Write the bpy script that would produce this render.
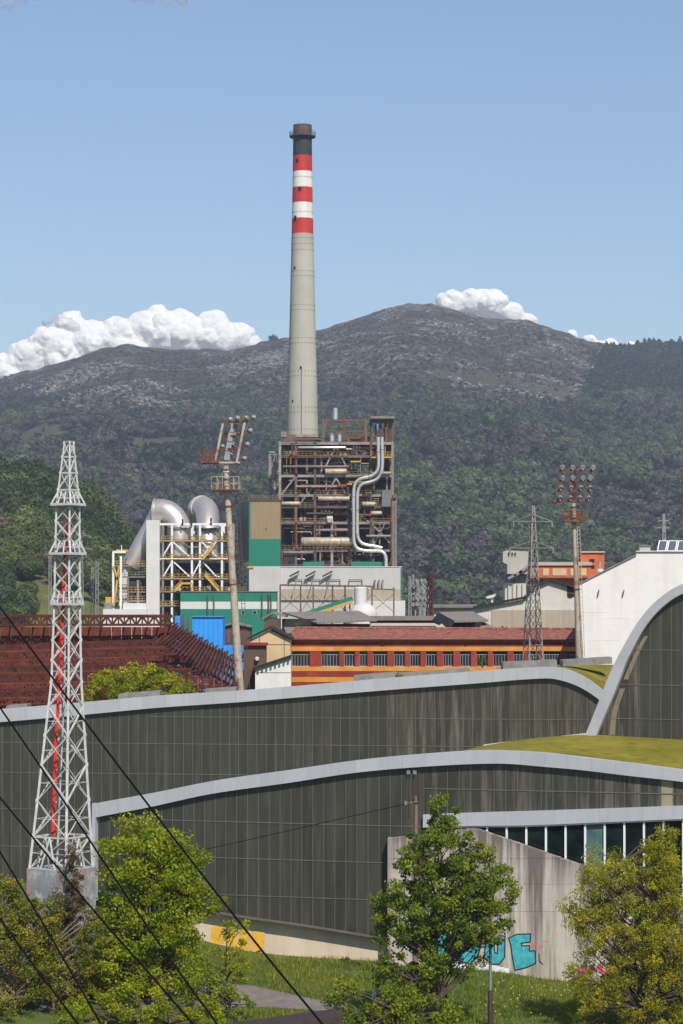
import bpy, bmesh, math, random
import numpy as np
from mathutils import Vector, Matrix
R = math.radians
random.seed(7)
rng = np.random.default_rng(11)
for o in list(bpy.data.objects):
    bpy.data.objects.remove(o)
S = bpy.context.scene
COL = S.collection

# ------------------------------------------------------------------ camera, sky, sun, exposure
F, CX, HY, CZ = 2400.0, 341.5, 600.0, 22.5      # focal length in pixels, principal column, horizon row, eye height
cd = bpy.data.cameras.new('camera')
cam = bpy.data.objects.new('camera', cd)
COL.objects.link(cam)
cam.location = (0, 0, CZ)
cam.rotation_euler = (R(90), 0, 0)
cd.sensor_fit = 'VERTICAL'
cd.sensor_height = 36.0
cd.lens = F / 1024 * 36.0
cd.shift_y = (HY - 512) / 1024.0
cd.clip_start = 1.0
cd.clip_end = 60000.0
S.camera = cam

SUN_AZ, SUN_EL = 19.0, 46.0                     # degrees to the right of straight behind the camera, and above the horizon
sdir = Vector((math.sin(R(SUN_AZ)) * math.cos(R(SUN_EL)), -math.cos(R(SUN_AZ)) * math.cos(R(SUN_EL)), math.sin(R(SUN_EL))))
W = bpy.data.worlds.new('World')
S.world = W
W.use_nodes = True
wn = W.node_tree.nodes
sky = wn.new('ShaderNodeTexSky')
sky.sky_type = 'NISHITA'
sky.sun_disc = False
sky.sun_elevation = R(SUN_EL)
sky.sun_rotation = math.atan2(sdir.x, sdir.y)
sky.altitude = 0
sky.air_density = 1.0
sky.dust_density = 0.25
sky.ozone_density = 3.0
wn['Background'].inputs['Strength'].default_value = 0.085
W.node_tree.links.new(sky.outputs['Color'], wn['Background'].inputs['Color'])
sl = bpy.data.lights.new('sun', 'SUN')
sl.energy = 4.0
sl.angle = R(0.5)
sl.color = (1.0, 0.94, 0.85)
sun = bpy.data.objects.new('sun', sl)
COL.objects.link(sun)
sun.location = (60, -80, 120)
sun.rotation_euler = (-sdir).to_track_quat('-Z', 'Y').to_euler()
S.view_settings.view_transform = 'Standard'
S.view_settings.look = 'None'
S.view_settings.exposure = 0.56
S.view_settings.gamma = 1.0
S.view_settings.use_curve_mapping = False

# ------------------------------------------------------------------ helpers
def X_(px, Y): return (px - CX) * Y / F
def Z_(py, Y): return CZ + (HY - py) * Y / F
def P(px, py, Y): return Vector((X_(px, Y), Y, Z_(py, Y)))

def curve(pts):
    """smooth function through (x, y) points"""
    xs = [p[0] for p in pts]; ys = [p[1] for p in pts]; n = len(xs)
    d = [(ys[i + 1] - ys[i]) / (xs[i + 1] - xs[i]) for i in range(n - 1)]
    m = [d[0]] + [(d[i - 1] + d[i]) / 2 for i in range(1, n - 1)] + [d[-1]]
    def f(x):
        if x <= xs[0]: return ys[0] + m[0] * (x - xs[0])
        if x >= xs[-1]: return ys[-1] + m[-1] * (x - xs[-1])
        i = 0
        while x > xs[i + 1]: i += 1
        h = xs[i + 1] - xs[i]; t = (x - xs[i]) / h
        return ((2*t**3 - 3*t*t + 1) * ys[i] + (t**3 - 2*t*t + t) * h * m[i]
                + (-2*t**3 + 3*t*t) * ys[i + 1] + (t**3 - t*t) * h * m[i + 1])
    return f

def vnoise(x, y, seed=0):
    """smooth 2-D value noise on numpy arrays, -1..1"""
    xi = np.floor(x).astype(np.int64); yi = np.floor(y).astype(np.int64)
    fx = x - xi; fy = y - yi
    fx = fx * fx * (3 - 2 * fx); fy = fy * fy * (3 - 2 * fy)
    def h(a, b):
        n = (a * 374761393 + b * 668265263 + seed * 1442695041) & 0xffffffff
        n = ((n ^ (n >> 13)) * 1274126177) & 0xffffffff
        return ((n ^ (n >> 16)) & 0xffff) / 32767.5 - 1
    return ((h(xi, yi) * (1 - fx) + h(xi + 1, yi) * fx) * (1 - fy)
            + (h(xi, yi + 1) * (1 - fx) + h(xi + 1, yi + 1) * fx) * fy)

def fbm(x, y, octv=5, seed=0):
    s = 0; a = 1.0; t = 0
    for k in range(octv):
        s = s + a * vnoise(x * 2**k + 17.3 * k, y * 2**k - 9.1 * k, seed + k); t += a; a *= 0.5
    return s / t

ORG = {}
def tag(o, label=None, cat=None, group=None, kind=None):
    if label: o['label'] = label
    if cat: o['category'] = cat
    if group: o['group'] = group
    if kind: o['kind'] = kind
    return o

def thing(name, label, cat, loc, group=None):
    o = bpy.data.objects.new(name, None)
    o.empty_display_size = 0.5
    COL.objects.link(o)
    o.location = loc
    ORG[o] = Vector(loc)
    return tag(o, label, cat, group)

class MB:
    def __init__(self):
        self.v = []; self.f = []
    def quad(self, a, b, c, d):
        n = len(self.v); self.v += [tuple(a), tuple(b), tuple(c), tuple(d)]; self.f.append((n, n+1, n+2, n+3)); return self
    def tri(self, a, b, c):
        n = len(self.v); self.v += [tuple(a), tuple(b), tuple(c)]; self.f.append((n, n+1, n+2)); return self
    def hexa(self, p):
        """8 points: 0-3 bottom ring, 4-7 top ring"""
        n = len(self.v); self.v += [tuple(q) for q in p]
        for f in ((0,3,2,1),(4,5,6,7),(0,1,5,4),(1,2,6,5),(2,3,7,6),(3,0,4,7)):
            self.f.append(tuple(n + i for i in f))
        return self
    def box(self, x0, x1, y0, y1, z0, z1):
        return self.hexa([(x0,y0,z0),(x1,y0,z0),(x1,y1,z0),(x0,y1,z0),(x0,y0,z1),(x1,y0,z1),(x1,y1,z1),(x0,y1,z1)])
    def pbox(self, px0, px1, py0, py1, Y, dep):
        """box whose front is a pixel rectangle at depth Y (py0 upper, py1 lower)"""
        return self.box(X_(px0, Y), X_(px1, Y), Y, Y + dep, Z_(py1, Y), Z_(py0, Y))
    def prism(self, pts, off):
        """closed polygon (3-D points) extruded by vector off"""
        off = Vector(off); n = len(self.v); k = len(pts)
        self.v += [tuple(p) for p in pts] + [tuple(Vector(p) + off) for p in pts]
        self.f.append(tuple(range(n, n + k))); self.f.append(tuple(range(n + 2*k - 1, n + k - 1, -1)))
        for i in range(k):
            j = (i + 1) % k
            self.f.append((n + i, n + k + i, n + k + j, n + j))
        return self
    def ppoly(self, pts, Y, dep):
        k = (sum(p[0] for p in pts) / len(pts) - CX) / F * 1.1 if dep > 8 else 0.0   # deep blocks run along their street, not across the view
        return self.prism([P(a, b, Y) for a, b in pts], (dep * k, dep, 0))
    def bar(self, p, q, w, h=None, up=None):
        p = Vector(p); q = Vector(q); d = q - p
        if d.length < 1e-6: return self
        d.normalize(); h = h or w
        u = Vector(up) if up else (Vector((0, 0, 1)) if abs(d.z) < 0.9 else Vector((0, 1, 0)))
        s = d.cross(u).normalized(); t = s.cross(d).normalized()
        s *= w / 2; t *= h / 2
        return self.hexa([p - s - t, p + s - t, q + s - t, q - s - t, p - s + t, p + s + t, q + s + t, q - s + t])
    def tube(self, pts, r, n=8, caps=True):
        pts = [Vector(p) for p in pts]; k = len(pts)
        rr = r if isinstance(r, (list, tuple)) else [r] * k
        base = len(self.v); s = None
        for i in range(k):
            d = (pts[min(i+1, k-1)] - pts[max(i-1, 0)]).normalized()
            if s is None:
                u = Vector((0, 0, 1)) if abs(d.z) < 0.9 else Vector((0, 1, 0))
                s = d.cross(u).normalized()
            else:
                s = (s - d * s.dot(d)).normalized()
            t = d.cross(s)
            for j in range(n):
                a = 2 * math.pi * j / n
                self.v.append(tuple(pts[i] + (s * math.cos(a) + t * math.sin(a)) * rr[i]))
        for i in range(k - 1):
            for j in range(n):
                a = base + i*n + j; b = base + i*n + (j+1) % n
                self.f.append((a, b, b + n, a + n))
        if caps:
            self.f.append(tuple(base + j for j in reversed(range(n))))
            self.f.append(tuple(base + (k-1)*n + j for j in range(n)))
        return self
    def lathe(self, cx, cy, prof, n=32, caps=True):
        """profile [(r, z)] bottom to top round a vertical axis"""
        base = len(self.v); k = len(prof)
        for r, z in prof:
            for j in range(n):
                a = 2 * math.pi * j / n
                self.v.append((cx + r * math.cos(a), cy + r * math.sin(a), z))
        for i in range(k - 1):
            for j in range(n):
                a = base + i*n + j; b = base + i*n + (j+1) % n
                self.f.append((a, b, b + n, a + n))
        if caps:
            self.f.append(tuple(base + j for j in reversed(range(n))))
            self.f.append(tuple(base + (k-1)*n + j for j in range(n)))
        return self
    def build(self, name, m, parent=None, smooth=False):
        loc = ORG.get(parent, Vector((0, 0, 0))) if parent else Vector((0, 0, 0))
        top = parent is None
        if top:
            a = np.array(self.v); loc = Vector((float((a[:,0].min()+a[:,0].max())/2), float((a[:,1].min()+a[:,1].max())/2), float(a[:,2].min())))
        me = bpy.data.meshes.new(name)
        me.from_pydata([(x - loc.x, y - loc.y, z - loc.z) for x, y, z in self.v], [], self.f)
        me.materials.append(m)
        if smooth:
            me.polygons.foreach_set('use_smooth', [True] * len(me.polygons))
            if smooth != 'all':
                bm = bmesh.new(); bm.from_mesh(me)
                for e in bm.edges:
                    if len(e.link_faces) == 2 and e.calc_face_angle(0) > R(38): e.smooth = False
                bm.to_mesh(me); bm.free()
        o = bpy.data.objects.new(name, me)
        COL.objects.link(o)
        if parent: o.parent = parent
        if top: o.location = loc
        ORG[o] = loc
        return o

def numpy_mesh(name, v, q, m, parent=None, col=None, smooth=False):
    """mesh of quads/tris from numpy arrays (world coordinates)"""
    loc = ORG.get(parent, Vector((0, 0, 0))) if parent else Vector((0, 0, 0))
    me = bpy.data.meshes.new(name)
    nv, nf, k = len(v), len(q), q.shape[1]
    me.vertices.add(nv); me.vertices.foreach_set('co', (v - np.array(loc)).astype(np.float32).ravel())
    me.loops.add(nf * k); me.loops.foreach_set('vertex_index', q.astype(np.int32).ravel())
    me.polygons.add(nf); me.polygons.foreach_set('loop_start', np.arange(0, nf * k, k, dtype=np.int32))
    me.polygons.foreach_set('use_smooth', np.full(nf, bool(smooth)))
    me.update(calc_edges=True)
    if col is not None:
        at = me.color_attributes.new('tint', 'FLOAT_COLOR', 'POINT')
        c4 = np.ones((nv, 4), np.float32); c4[:, :3] = col
        at.data.foreach_set('color', c4.ravel())
    me.materials.append(m)
    o = bpy.data.objects.new(name, me); COL.objects.link(o)
    if parent: o.parent = parent
    ORG[o] = loc
    return o

# ------------------------------------------------------------------ materials
def nodes(name):
    m = bpy.data.materials.new(name); m.use_nodes = True
    nt = m.node_tree
    return m, nt, nt.nodes, nt.links, nt.nodes['Principled BSDF']

def mat(name, col, rough=0.8, metal=0.0, var=0.2, scale=1.0, bump=0.0, streak=0.0, streak_col=(0.05, 0.04, 0.03),
        streak_scale=2.0, rib=0.0, rib_w=0.3, patch=0.0, patch_col=(0.2, 0.08, 0.03), patch_scale=0.6, rand=0.0, spec=0.3):
    """weathered surface: colour with mottling, vertical streaks, patches of another colour, ribs as relief"""
    m, nt, N, L, b = nodes(name)
    tc = N.new('ShaderNodeTexCoord')
    def noise(sc, det=5, vec=None, rg=0.6):
        n = N.new('ShaderNodeTexNoise'); n.inputs['Scale'].default_value = sc; n.inputs['Detail'].default_value = det
        n.inputs['Roughness'].default_value = rg
        L.new(vec or tc.outputs['Object'], n.inputs['Vector']); return n
    def ramp(src, a, c):
        r = N.new('ShaderNodeMapRange'); r.inputs[1].default_value = a; r.inputs[2].default_value = c
        L.new(src, r.inputs[0]); return r.outputs[0]
    def mixc(fac, a, bcol):
        x = N.new('ShaderNodeMix'); x.data_type = 'RGBA'
        for s, i in ((fac, 0), (a, 6), (bcol, 7)):
            if isinstance(s, (tuple, list)): x.inputs[i].default_value = (*s, 1)
            elif isinstance(s, float): x.inputs[i].default_value = s
            else: L.new(s, x.inputs[i])
        return x.outputs[2]
    n1 = noise(scale)
    lo = tuple(c * (1 - var) for c in col); hi = tuple(min(1, c * (1 + var)) for c in col)
    c = mixc(ramp(n1.outputs[0], 0.3, 0.7), lo, hi)
    if rand:
        oi = N.new('ShaderNodeObjectInfo')
        hs = N.new('ShaderNodeHueSaturation')
        L.new(ramp(oi.outputs['Random'], -0.0, 1.0), hs.inputs['Value'])
        r = hs.inputs['Value'].links[0].from_node
        r.inputs[3].default_value = 1 - rand; r.inputs[4].default_value = 1 + rand
        L.new(c, hs.inputs['Color']); c = hs.outputs[0]
    if streak:
        mp = N.new('ShaderNodeMapping'); mp.inputs['Scale'].default_value = (1, 1, 0.06)
        L.new(tc.outputs['Object'], mp.inputs[0])
        n2 = noise(streak_scale, 6, mp.outputs[0], 0.65)
        mm = N.new('ShaderNodeMath'); mm.operation = 'MULTIPLY'; mm.inputs[1].default_value = streak
        L.new(ramp(n2.outputs[0], 0.48, 0.72), mm.inputs[0])
        c = mixc(mm.outputs[0], c, streak_col)
    if patch:
        n3 = noise(patch_scale, 7, None, 0.7)
        mm = N.new('ShaderNodeMath'); mm.operation = 'MULTIPLY'; mm.inputs[1].default_value = min(1, patch)
        L.new(ramp(n3.outputs[0], 0.5, 0.6), mm.inputs[0])
        c = mixc(mm.outputs[0], c, patch_col)
    L.new(c, b.inputs['Base Color'])
    b.inputs['Roughness'].default_value = rough; b.inputs['Metallic'].default_value = metal
    b.inputs['Specular IOR Level'].default_value = spec
    if rib:
        wv = N.new('ShaderNodeTexWave'); wv.wave_type = 'BANDS'; wv.bands_direction = 'X'; wv.wave_profile = 'SIN'
        wv.inputs['Scale'].default_value = 0.314 / rib_w
        L.new(tc.outputs['Object'], wv.inputs['Vector'])
        bp = N.new('ShaderNodeBump'); bp.inputs['Strength'].default_value = rib; bp.inputs['Distance'].default_value = 0.05
        L.new(wv.outputs[1], bp.inputs['Height']); L.new(bp.outputs[0], b.inputs['Normal'])
    elif bump:
        n4 = noise(scale * 6, 8)
        bp = N.new('ShaderNodeBump'); bp.inputs['Strength'].default_value = bump; bp.inputs['Distance'].default_value = 0.05
        L.new(n4.outputs[0], bp.inputs['Height']); L.new(bp.outputs[0], b.inputs['Normal'])
    return m

def leafmat(name, col, var=0.35, trans=0.35, instancer=False, scale=0.6, hue=0.02):
    m, nt, N, L, b = nodes(name)
    b.inputs['Roughness'].default_value = 0.55; b.inputs['Specular IOR Level'].default_value = 0.25
    at = N.new('ShaderNodeAttribute'); at.attribute_name = 'tint'
    if instancer: at.attribute_type = 'INSTANCER'
    mx = N.new('ShaderNodeMix'); mx.data_type = 'RGBA'; mx.blend_type = 'MULTIPLY'; mx.inputs[0].default_value = 1
    mx.inputs[6].default_value = (*col, 1); L.new(at.outputs['Color'], mx.inputs[7])
    L.new(mx.outputs[2], b.inputs['Base Color'])
    tr = N.new('ShaderNodeBsdfTranslucent'); ms = N.new('ShaderNodeMixShader'); ms.inputs[0].default_value = trans
    L.new(mx.outputs[2], tr.inputs['Color'])
    L.new(b.outputs[0], ms.inputs[1]); L.new(tr.outputs[0], ms.inputs[2])
    L.new(ms.outputs[0], N['Material Output'].inputs['Surface'])
    return m

M = {}
M['concrete'] = mat('concrete', (0.36, 0.34, 0.30), 0.9, var=0.12, scale=0.5, bump=0.25, streak=0.25, streak_col=(0.2, 0.18, 0.15), streak_scale=1.2)
M['chimney'] = mat('chimney_concrete', (0.37, 0.35, 0.30), 0.9, var=0.1, scale=0.12, bump=0.2, streak=0.25, streak_col=(0.23, 0.22, 0.19), streak_scale=0.5)
M['ch_red'] = mat('chimney_red_paint', (0.42, 0.028, 0.022), 0.6, var=0.15, scale=0.4, streak=0.35, streak_col=(0.2, 0.02, 0.02), streak_scale=0.7)
M['ch_white'] = mat('chimney_white_paint', (0.62, 0.60, 0.56), 0.6, var=0.06, scale=0.4, streak=0.3, streak_col=(0.3, 0.27, 0.25), streak_scale=0.7)
M['ch_black'] = mat('sooty_black', (0.03, 0.03, 0.034), 0.8, var=0.4, scale=0.6, streak=0.4, streak_col=(0.08, 0.07, 0.06))
M['ch_lip'] = mat('sooty_brown', (0.10, 0.075, 0.055), 0.8, var=0.4, scale=0.6, streak=0.6, streak_col=(0.02, 0.02, 0.02))
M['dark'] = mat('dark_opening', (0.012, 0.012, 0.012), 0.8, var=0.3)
M['steel_brown'] = mat('weathered_brown_steel', (0.115, 0.08, 0.062), 0.75, 0.0, var=0.35, scale=0.5, patch=0.6, patch_col=(0.11, 0.05, 0.03), patch_scale=0.5, rand=0.35)
M['steel_grey'] = mat('weathered_grey_steel', (0.22, 0.20, 0.18), 0.6, 0.0, var=0.25, scale=0.5, patch=0.5, patch_col=(0.16, 0.08, 0.05), patch_scale=0.6, rand=0.3)
M['rust'] = mat('rusted_steel', (0.075, 0.020, 0.012), 0.9, var=0.5, scale=0.8, patch=0.7, patch_col=(0.05, 0.016, 0.012), patch_scale=0.7, rand=0.25)
M['rust_light'] = mat('orange_rust', (0.17, 0.055, 0.026), 0.9, var=0.4, scale=2, patch=0.5, patch_col=(0.10, 0.035, 0.02), patch_scale=2.5)
M['dark_equipment'] = mat('dark_equipment', (0.030, 0.025, 0.023), 0.8, var=0.5, scale=0.4, rand=0.4)
M['silver'] = mat('aluminium_cladding', (0.62, 0.60, 0.58), 0.36, 0.75, var=0.06, scale=0.5, streak=0.2, streak_col=(0.3, 0.24, 0.2), streak_scale=0.8)
M['duct'] = mat('duct_steel', (0.58, 0.52, 0.48), 0.42, 0.7, var=0.08, scale=0.3, streak=0.3, streak_col=(0.32, 0.25, 0.22), streak_scale=0.6)
M['cream_pipe'] = mat('cream_lagging', (0.40, 0.34, 0.26), 0.5, 0.2, var=0.3, scale=0.7, patch=0.5, patch_col=(0.25, 0.14, 0.08), patch_scale=1.0)
M['yellow_rail'] = mat('yellow_safety_paint', (0.50, 0.29, 0.035), 0.6, var=0.2, scale=1.0)
M['yellow_old'] = mat('faded_yellow_paint', (0.26, 0.155, 0.035), 0.7, var=0.3, scale=1.0, patch=0.5, patch_col=(0.14, 0.08, 0.04))
M['white_steel'] = mat('white_painted_steel', (0.66, 0.66, 0.65), 0.5, var=0.06, scale=0.5)
M['white_panel'] = mat('white_cladding', (0.54, 0.525, 0.51), 0.6, var=0.05, scale=0.3, streak=0.2, streak_col=(0.40, 0.36, 0.32), streak_scale=1.0)
M['grey_white_wall'] = mat('grey_white_cladding', (0.44, 0.43, 0.42), 0.7, var=0.07, scale=0.15, streak=0.3, streak_col=(0.30, 0.28, 0.25), streak_scale=0.6)
M['beige_rib'] = mat('ribbed_beige_sheet', (0.35, 0.29, 0.22), 0.7, var=0.08, scale=0.3, rib=0.6, rib_w=0.7, streak=0.3, streak_col=(0.2, 0.16, 0.12))
M['tan_sheet'] = mat('tan_sheet', (0.25, 0.185, 0.10), 0.7, var=0.08, scale=0.2, rib=0.5, rib_w=1.0, streak=0.2, streak_col=(0.16, 0.11, 0.06))
M['green_sheet'] = mat('green_sheet', (0.010, 0.165, 0.105), 0.5, var=0.08, scale=0.2, rib=0.3, rib_w=1.0, streak=0.2, streak_col=(0.02, 0.10, 0.07))
M['grey_sheet'] = mat('grey_sheet', (0.14, 0.14, 0.14), 0.6, var=0.15, scale=0.3, rib=0.4, rib_w=0.6)
M['blue_sheet'] = mat('blue_corrugated_sheet', (0.035, 0.26, 0.68), 0.45, var=0.06, scale=0.6, rib=0.6, rib_w=0.5, streak=0.15, streak_col=(0.04, 0.17, 0.45))
M['red_wall'] = mat('dark_red_paint', (0.20, 0.026, 0.022), 0.85, var=0.15, scale=0.6, bump=0.2, patch=0.35, patch_col=(0.42, 0.09, 0.03), patch_scale=0.35)
M['orange_wall'] = mat('orange_paint', (0.52, 0.215, 0.03), 0.85, var=0.22, scale=0.6, bump=0.2, patch=0.45, patch_col=(0.52, 0.33, 0.16), patch_scale=0.4)
M['pier_red'] = mat('brick_red_paint', (0.27, 0.035, 0.024), 0.85, var=0.2, scale=0.8, bump=0.2, rand=0.15)
M['tiles'] = mat('old_clay_tiles', (0.25, 0.085, 0.055), 0.9, var=0.55, scale=2.2, bump=0.8, patch=0.7, patch_col=(0.13, 0.065, 0.05), patch_scale=1.6)
M['glass_dark'] = mat('dark_window_glass', (0.015, 0.018, 0.022), 0.12, var=0.5, scale=0.7, spec=0.5, rand=0.5)
M['frame_white'] = mat('window_frame_paint', (0.26, 0.27, 0.29), 0.6, var=0.25)
M['beige_wall'] = mat('beige_render', (0.52, 0.38, 0.22), 0.9, var=0.1, scale=0.4, bump=0.2, streak=0.25, streak_col=(0.36, 0.25, 0.15))
M['cream_wall'] = mat('cream_render', (0.50, 0.465, 0.41), 0.9, var=0.08, scale=0.3, bump=0.2, streak=0.3, streak_col=(0.40, 0.34, 0.27))
M['dirty_white'] = mat('dirty_whitewash', (0.62, 0.61, 0.58), 0.9, var=0.1, scale=0.6, bump=0.3, streak=0.3, streak_col=(0.36, 0.32, 0.28))
M['white_brick'] = mat('white_painted_brick', (0.64, 0.61, 0.585), 0.85, var=0.05, scale=0.3, bump=0.5, streak=0.35, streak_col=(0.46, 0.42, 0.385), streak_scale=0.8, patch=0.12, patch_col=(0.42, 0.37, 0.33), patch_scale=0.5)
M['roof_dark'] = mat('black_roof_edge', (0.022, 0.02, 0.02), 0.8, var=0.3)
M['roof_grey'] = mat('old_fibre_cement_roof', (0.20, 0.175, 0.155), 0.9, var=0.25, scale=0.4, rib=0.5, rib_w=0.5, patch=0.5, patch_col=(0.12, 0.095, 0.08), patch_scale=0.4)
M['brown_wall'] = mat('brown_timber_wall', (0.10, 0.065, 0.045), 0.9, var=0.3, scale=0.6)
M['orange_brick'] = mat('orange_brick', (0.50, 0.12, 0.045), 0.9, var=0.12, scale=0.8, bump=0.2, streak=0.2)
M['fascia'] = mat('grey_metal_fascia', (0.36, 0.37, 0.40), 0.5, 0.0, var=0.05, scale=0.5, streak=0.25, streak_col=(0.25, 0.25, 0.26), rand=0.05)
M['white_frame'] = mat('white_window_frame', (0.68, 0.70, 0.72), 0.5, var=0.04)
M['tower_paint'] = mat('galvanised_paint', (0.46, 0.46, 0.455), 0.55, 0.0, var=0.15, scale=1.5, patch=0.4, patch_col=(0.30, 0.28, 0.26), patch_scale=2.0)
M['tower_grey'] = mat('galvanised_steel', (0.24, 0.225, 0.21), 0.6, 0.1, var=0.2, scale=0.8)
M['far_grey'] = mat('far_galvanised_steel', (0.25, 0.25, 0.25), 0.6, 0.1, var=0.2, scale=0.8)
M['red_paint'] = mat('bright_red_paint', (0.70, 0.03, 0.02), 0.5, var=0.1)
M['mast'] = mat('mast_pole_paint', (0.38, 0.33, 0.27), 0.7, 0.0, var=0.15, scale=0.8, patch=0.7, patch_col=(0.20, 0.09, 0.04), patch_scale=1.1, streak=0.4, streak_col=(0.16, 0.08, 0.04), streak_scale=4)
M['lamp_metal'] = mat('lamp_housing', (0.22, 0.20, 0.19), 0.45, 0.3, var=0.3, scale=3)
M['lamp_glass'] = mat('lamp_glass', (0.36, 0.37, 0.36), 0.15, 0.3, var=0.2, scale=3, spec=0.6)
M['cable'] = mat('black_cable', (0.006, 0.006, 0.0065), 0.9, var=0.2, spec=0.05)
M['wood_pole'] = mat('weathered_wood_pole', (0.17, 0.125, 0.095), 0.9, var=0.25, scale=2, streak=0.5, streak_scale=10)
M['bark'] = mat('bark', (0.09, 0.07, 0.05), 0.95, var=0.35, scale=6, bump=0.5)
M['bark_pale'] = mat('pale_bark', (0.20, 0.16, 0.11), 0.95, var=0.3, scale=6, bump=0.4)
M['brown_steel'] = mat('brown_painted_steel', (0.05, 0.034, 0.028), 0.55, var=0.25, scale=2)
M['lamp_post'] = mat('grey_lamp_post', (0.10, 0.10, 0.105), 0.5, 0.2, var=0.2, scale=2)
M['turquoise'] = mat('turquoise_spray_paint', (0.05, 0.34, 0.38), 0.6, var=0.35, scale=3.0, bump=0.2)
M['spray_black'] = mat('black_spray_paint', (0.02, 0.022, 0.03), 0.6, var=0.3, scale=3)
M['spray_yellow'] = mat('yellow_spray_paint', (0.66, 0.37, 0.04), 0.7, var=0.15, scale=2.5)
M['spray_pink'] = mat('pink_spray_paint', (0.62, 0.05, 0.16), 0.7, var=0.2, scale=2.5)
M['spray_coral'] = mat('coral_spray_paint', (0.66, 0.17, 0.11), 0.7, var=0.2, scale=2.5)
M['spray_white'] = mat('white_spray_paint', (0.68, 0.70, 0.72), 0.7, var=0.15, scale=2.5)
M['solar'] = mat('solar_cell', (0.012, 0.02, 0.06), 0.15, var=0.2, scale=2, spec=0.6)
M['asphalt'] = mat('worn_path', (0.17, 0.145, 0.13), 0.95, var=0.2, scale=1.5, bump=0.4)

def facade_mat(name, base, streak, rand):
    m = mat(name, base, 0.34, 0.0, var=0.10, scale=0.25, streak=0.7, streak_col=streak, streak_scale=2.6,
            patch=0.0, rand=rand, spec=0.35)
    return m
M['poly_near'] = facade_mat('grey_polycarbonate', (0.040, 0.040, 0.032), (0.088, 0.082, 0.068), 0.12)
M['poly_right'] = facade_mat('stained_polycarbonate', (0.043, 0.041, 0.032), (0.19, 0.172, 0.142), 0.16)
M['poly_beige'] = mat('beige_polycarbonate', (0.30, 0.26, 0.17), 0.4, var=0.1, scale=0.5, streak=0.2)
M['rib_tan'] = mat('tan_rib', (0.19, 0.165, 0.115), 0.6, var=0.12, scale=0.5)
M['mullion'] = mat('thin_aluminium_joint', (0.125, 0.112, 0.098), 0.5, var=0.15, scale=0.8)
M['strip_pale'] = mat('curtained_glass', (0.07, 0.13, 0.13), 0.15, var=0.4, scale=1.2, streak=0.4, streak_col=(0.03, 0.06, 0.06))
M['strip_glass'] = mat('green_tinted_glass', (0.006, 0.012, 0.012), 0.07, var=0.6, scale=0.9, spec=0.35, rand=0.5)

def two_tone(name, c1, c2, sc, c3=None, sc3=1.0, bump=0.3, bsc=3.0, dist=0.1, lo=0.4, hi=0.6):
    m, nt, N, L, b = nodes(name)
    tc = N.new('ShaderNodeTexCoord')
    def noise(s, d=6):
        n = N.new('ShaderNodeTexNoise'); n.inputs['Scale'].default_value = s; n.inputs['Detail'].default_value = d
        n.inputs['Roughness'].default_value = 0.65; L.new(tc.outputs['Object'], n.inputs['Vector']); return n
    def mr(src, a, c):
        r = N.new('ShaderNodeMapRange'); r.inputs[1].default_value = a; r.inputs[2].default_value = c; L.new(src, r.inputs[0]); return r.outputs[0]
    x = N.new('ShaderNodeMix'); x.data_type = 'RGBA'; x.inputs[6].default_value = (*c1, 1); x.inputs[7].default_value = (*c2, 1)
    L.new(mr(noise(sc).outputs[0], lo, hi), x.inputs[0]); c = x.outputs[2]
    if c3:
        y = N.new('ShaderNodeMix'); y.data_type = 'RGBA'; L.new(c, y.inputs[6]); y.inputs[7].default_value = (*c3, 1)
        L.new(mr(noise(sc3, 8).outputs[0], 0.52, 0.62), y.inputs[0]); c = y.outputs[2]
    L.new(c, b.inputs['Base Color']); b.inputs['Roughness'].default_value = 0.95; b.inputs['Specular IOR Level'].default_value = 0.1
    bp = N.new('ShaderNodeBump'); bp.inputs['Strength'].default_value = bump; bp.inputs['Distance'].default_value = dist
    L.new(noise(bsc, 8).outputs[0], bp.inputs['Height']); L.new(bp.outputs[0], b.inputs['Normal'])
    return m
M['roof_grass'] = two_tone('dry_roof_grass', (0.165, 0.145, 0.018), (0.235, 0.195, 0.026), 0.22, (0.11, 0.12, 0.016), 0.9, 0.8, 5.0, 0.08)
M['ground'] = two_tone('meadow_ground', (0.06, 0.085, 0.02), (0.09, 0.12, 0.028), 0.5, (0.12, 0.10, 0.05), 0.8, 0.6, 4.0, 0.08)
M['hill'] = None

# ------------------------------------------------------------------ ground and hills
_gx = curve([(-70, 5.0), (-25, 4.2), (-16, 3.2), (-10, 1.6), (-6, 0.75), (0, 0.45), (6, 0.45), (9.5, 0.3), (12.5, 0.0), (20, -0.3), (70, -0.3)])
def ss(a, b, x):
    t = max(0.0, min(1.0, (x - a) / (b - a))); return t * t * (3 - 2 * t)
def gz(x, y):
    a = _gx(max(-70, min(70, x)))
    z = a * (0.15 + 0.85 * ss(122, 141, y))
    z = z * (1 - ss(150, 200, y)) + 10.0 * ss(192, 206, y) + 2.0 * ss(300, 600, y)
    return z
def ground_sheet():
    xs = sorted(set([-2500, -1200, -600, -300, -150, -90] + list(range(-60, 61, 2)) + [90, 150, 300, 600, 1200, 2500]))
    ys = sorted(set([-900, -400, -150, 0, 60, 90, 105, 115] + list(range(120, 162, 1)) + list(range(162, 214, 3)) + [214, 225, 240, 270, 300, 400, 500, 600, 800, 1100, 1600, 2500, 4300]))
    v = []; q = []
    for y in ys:
        for x in xs: v.append((x, y, gz(x, y)))
    n = len(xs)
    for j in range(len(ys) - 1):
        for i in range(n - 1): q.append((j*n+i, j*n+i+1, (j+1)*n+i+1, (j+1)*n+i))
    o = numpy_mesh('ground', np.array(v, float), np.array(q), M['ground'], smooth=True)
    tag(o, kind='structure')
ground_sheet()

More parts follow.
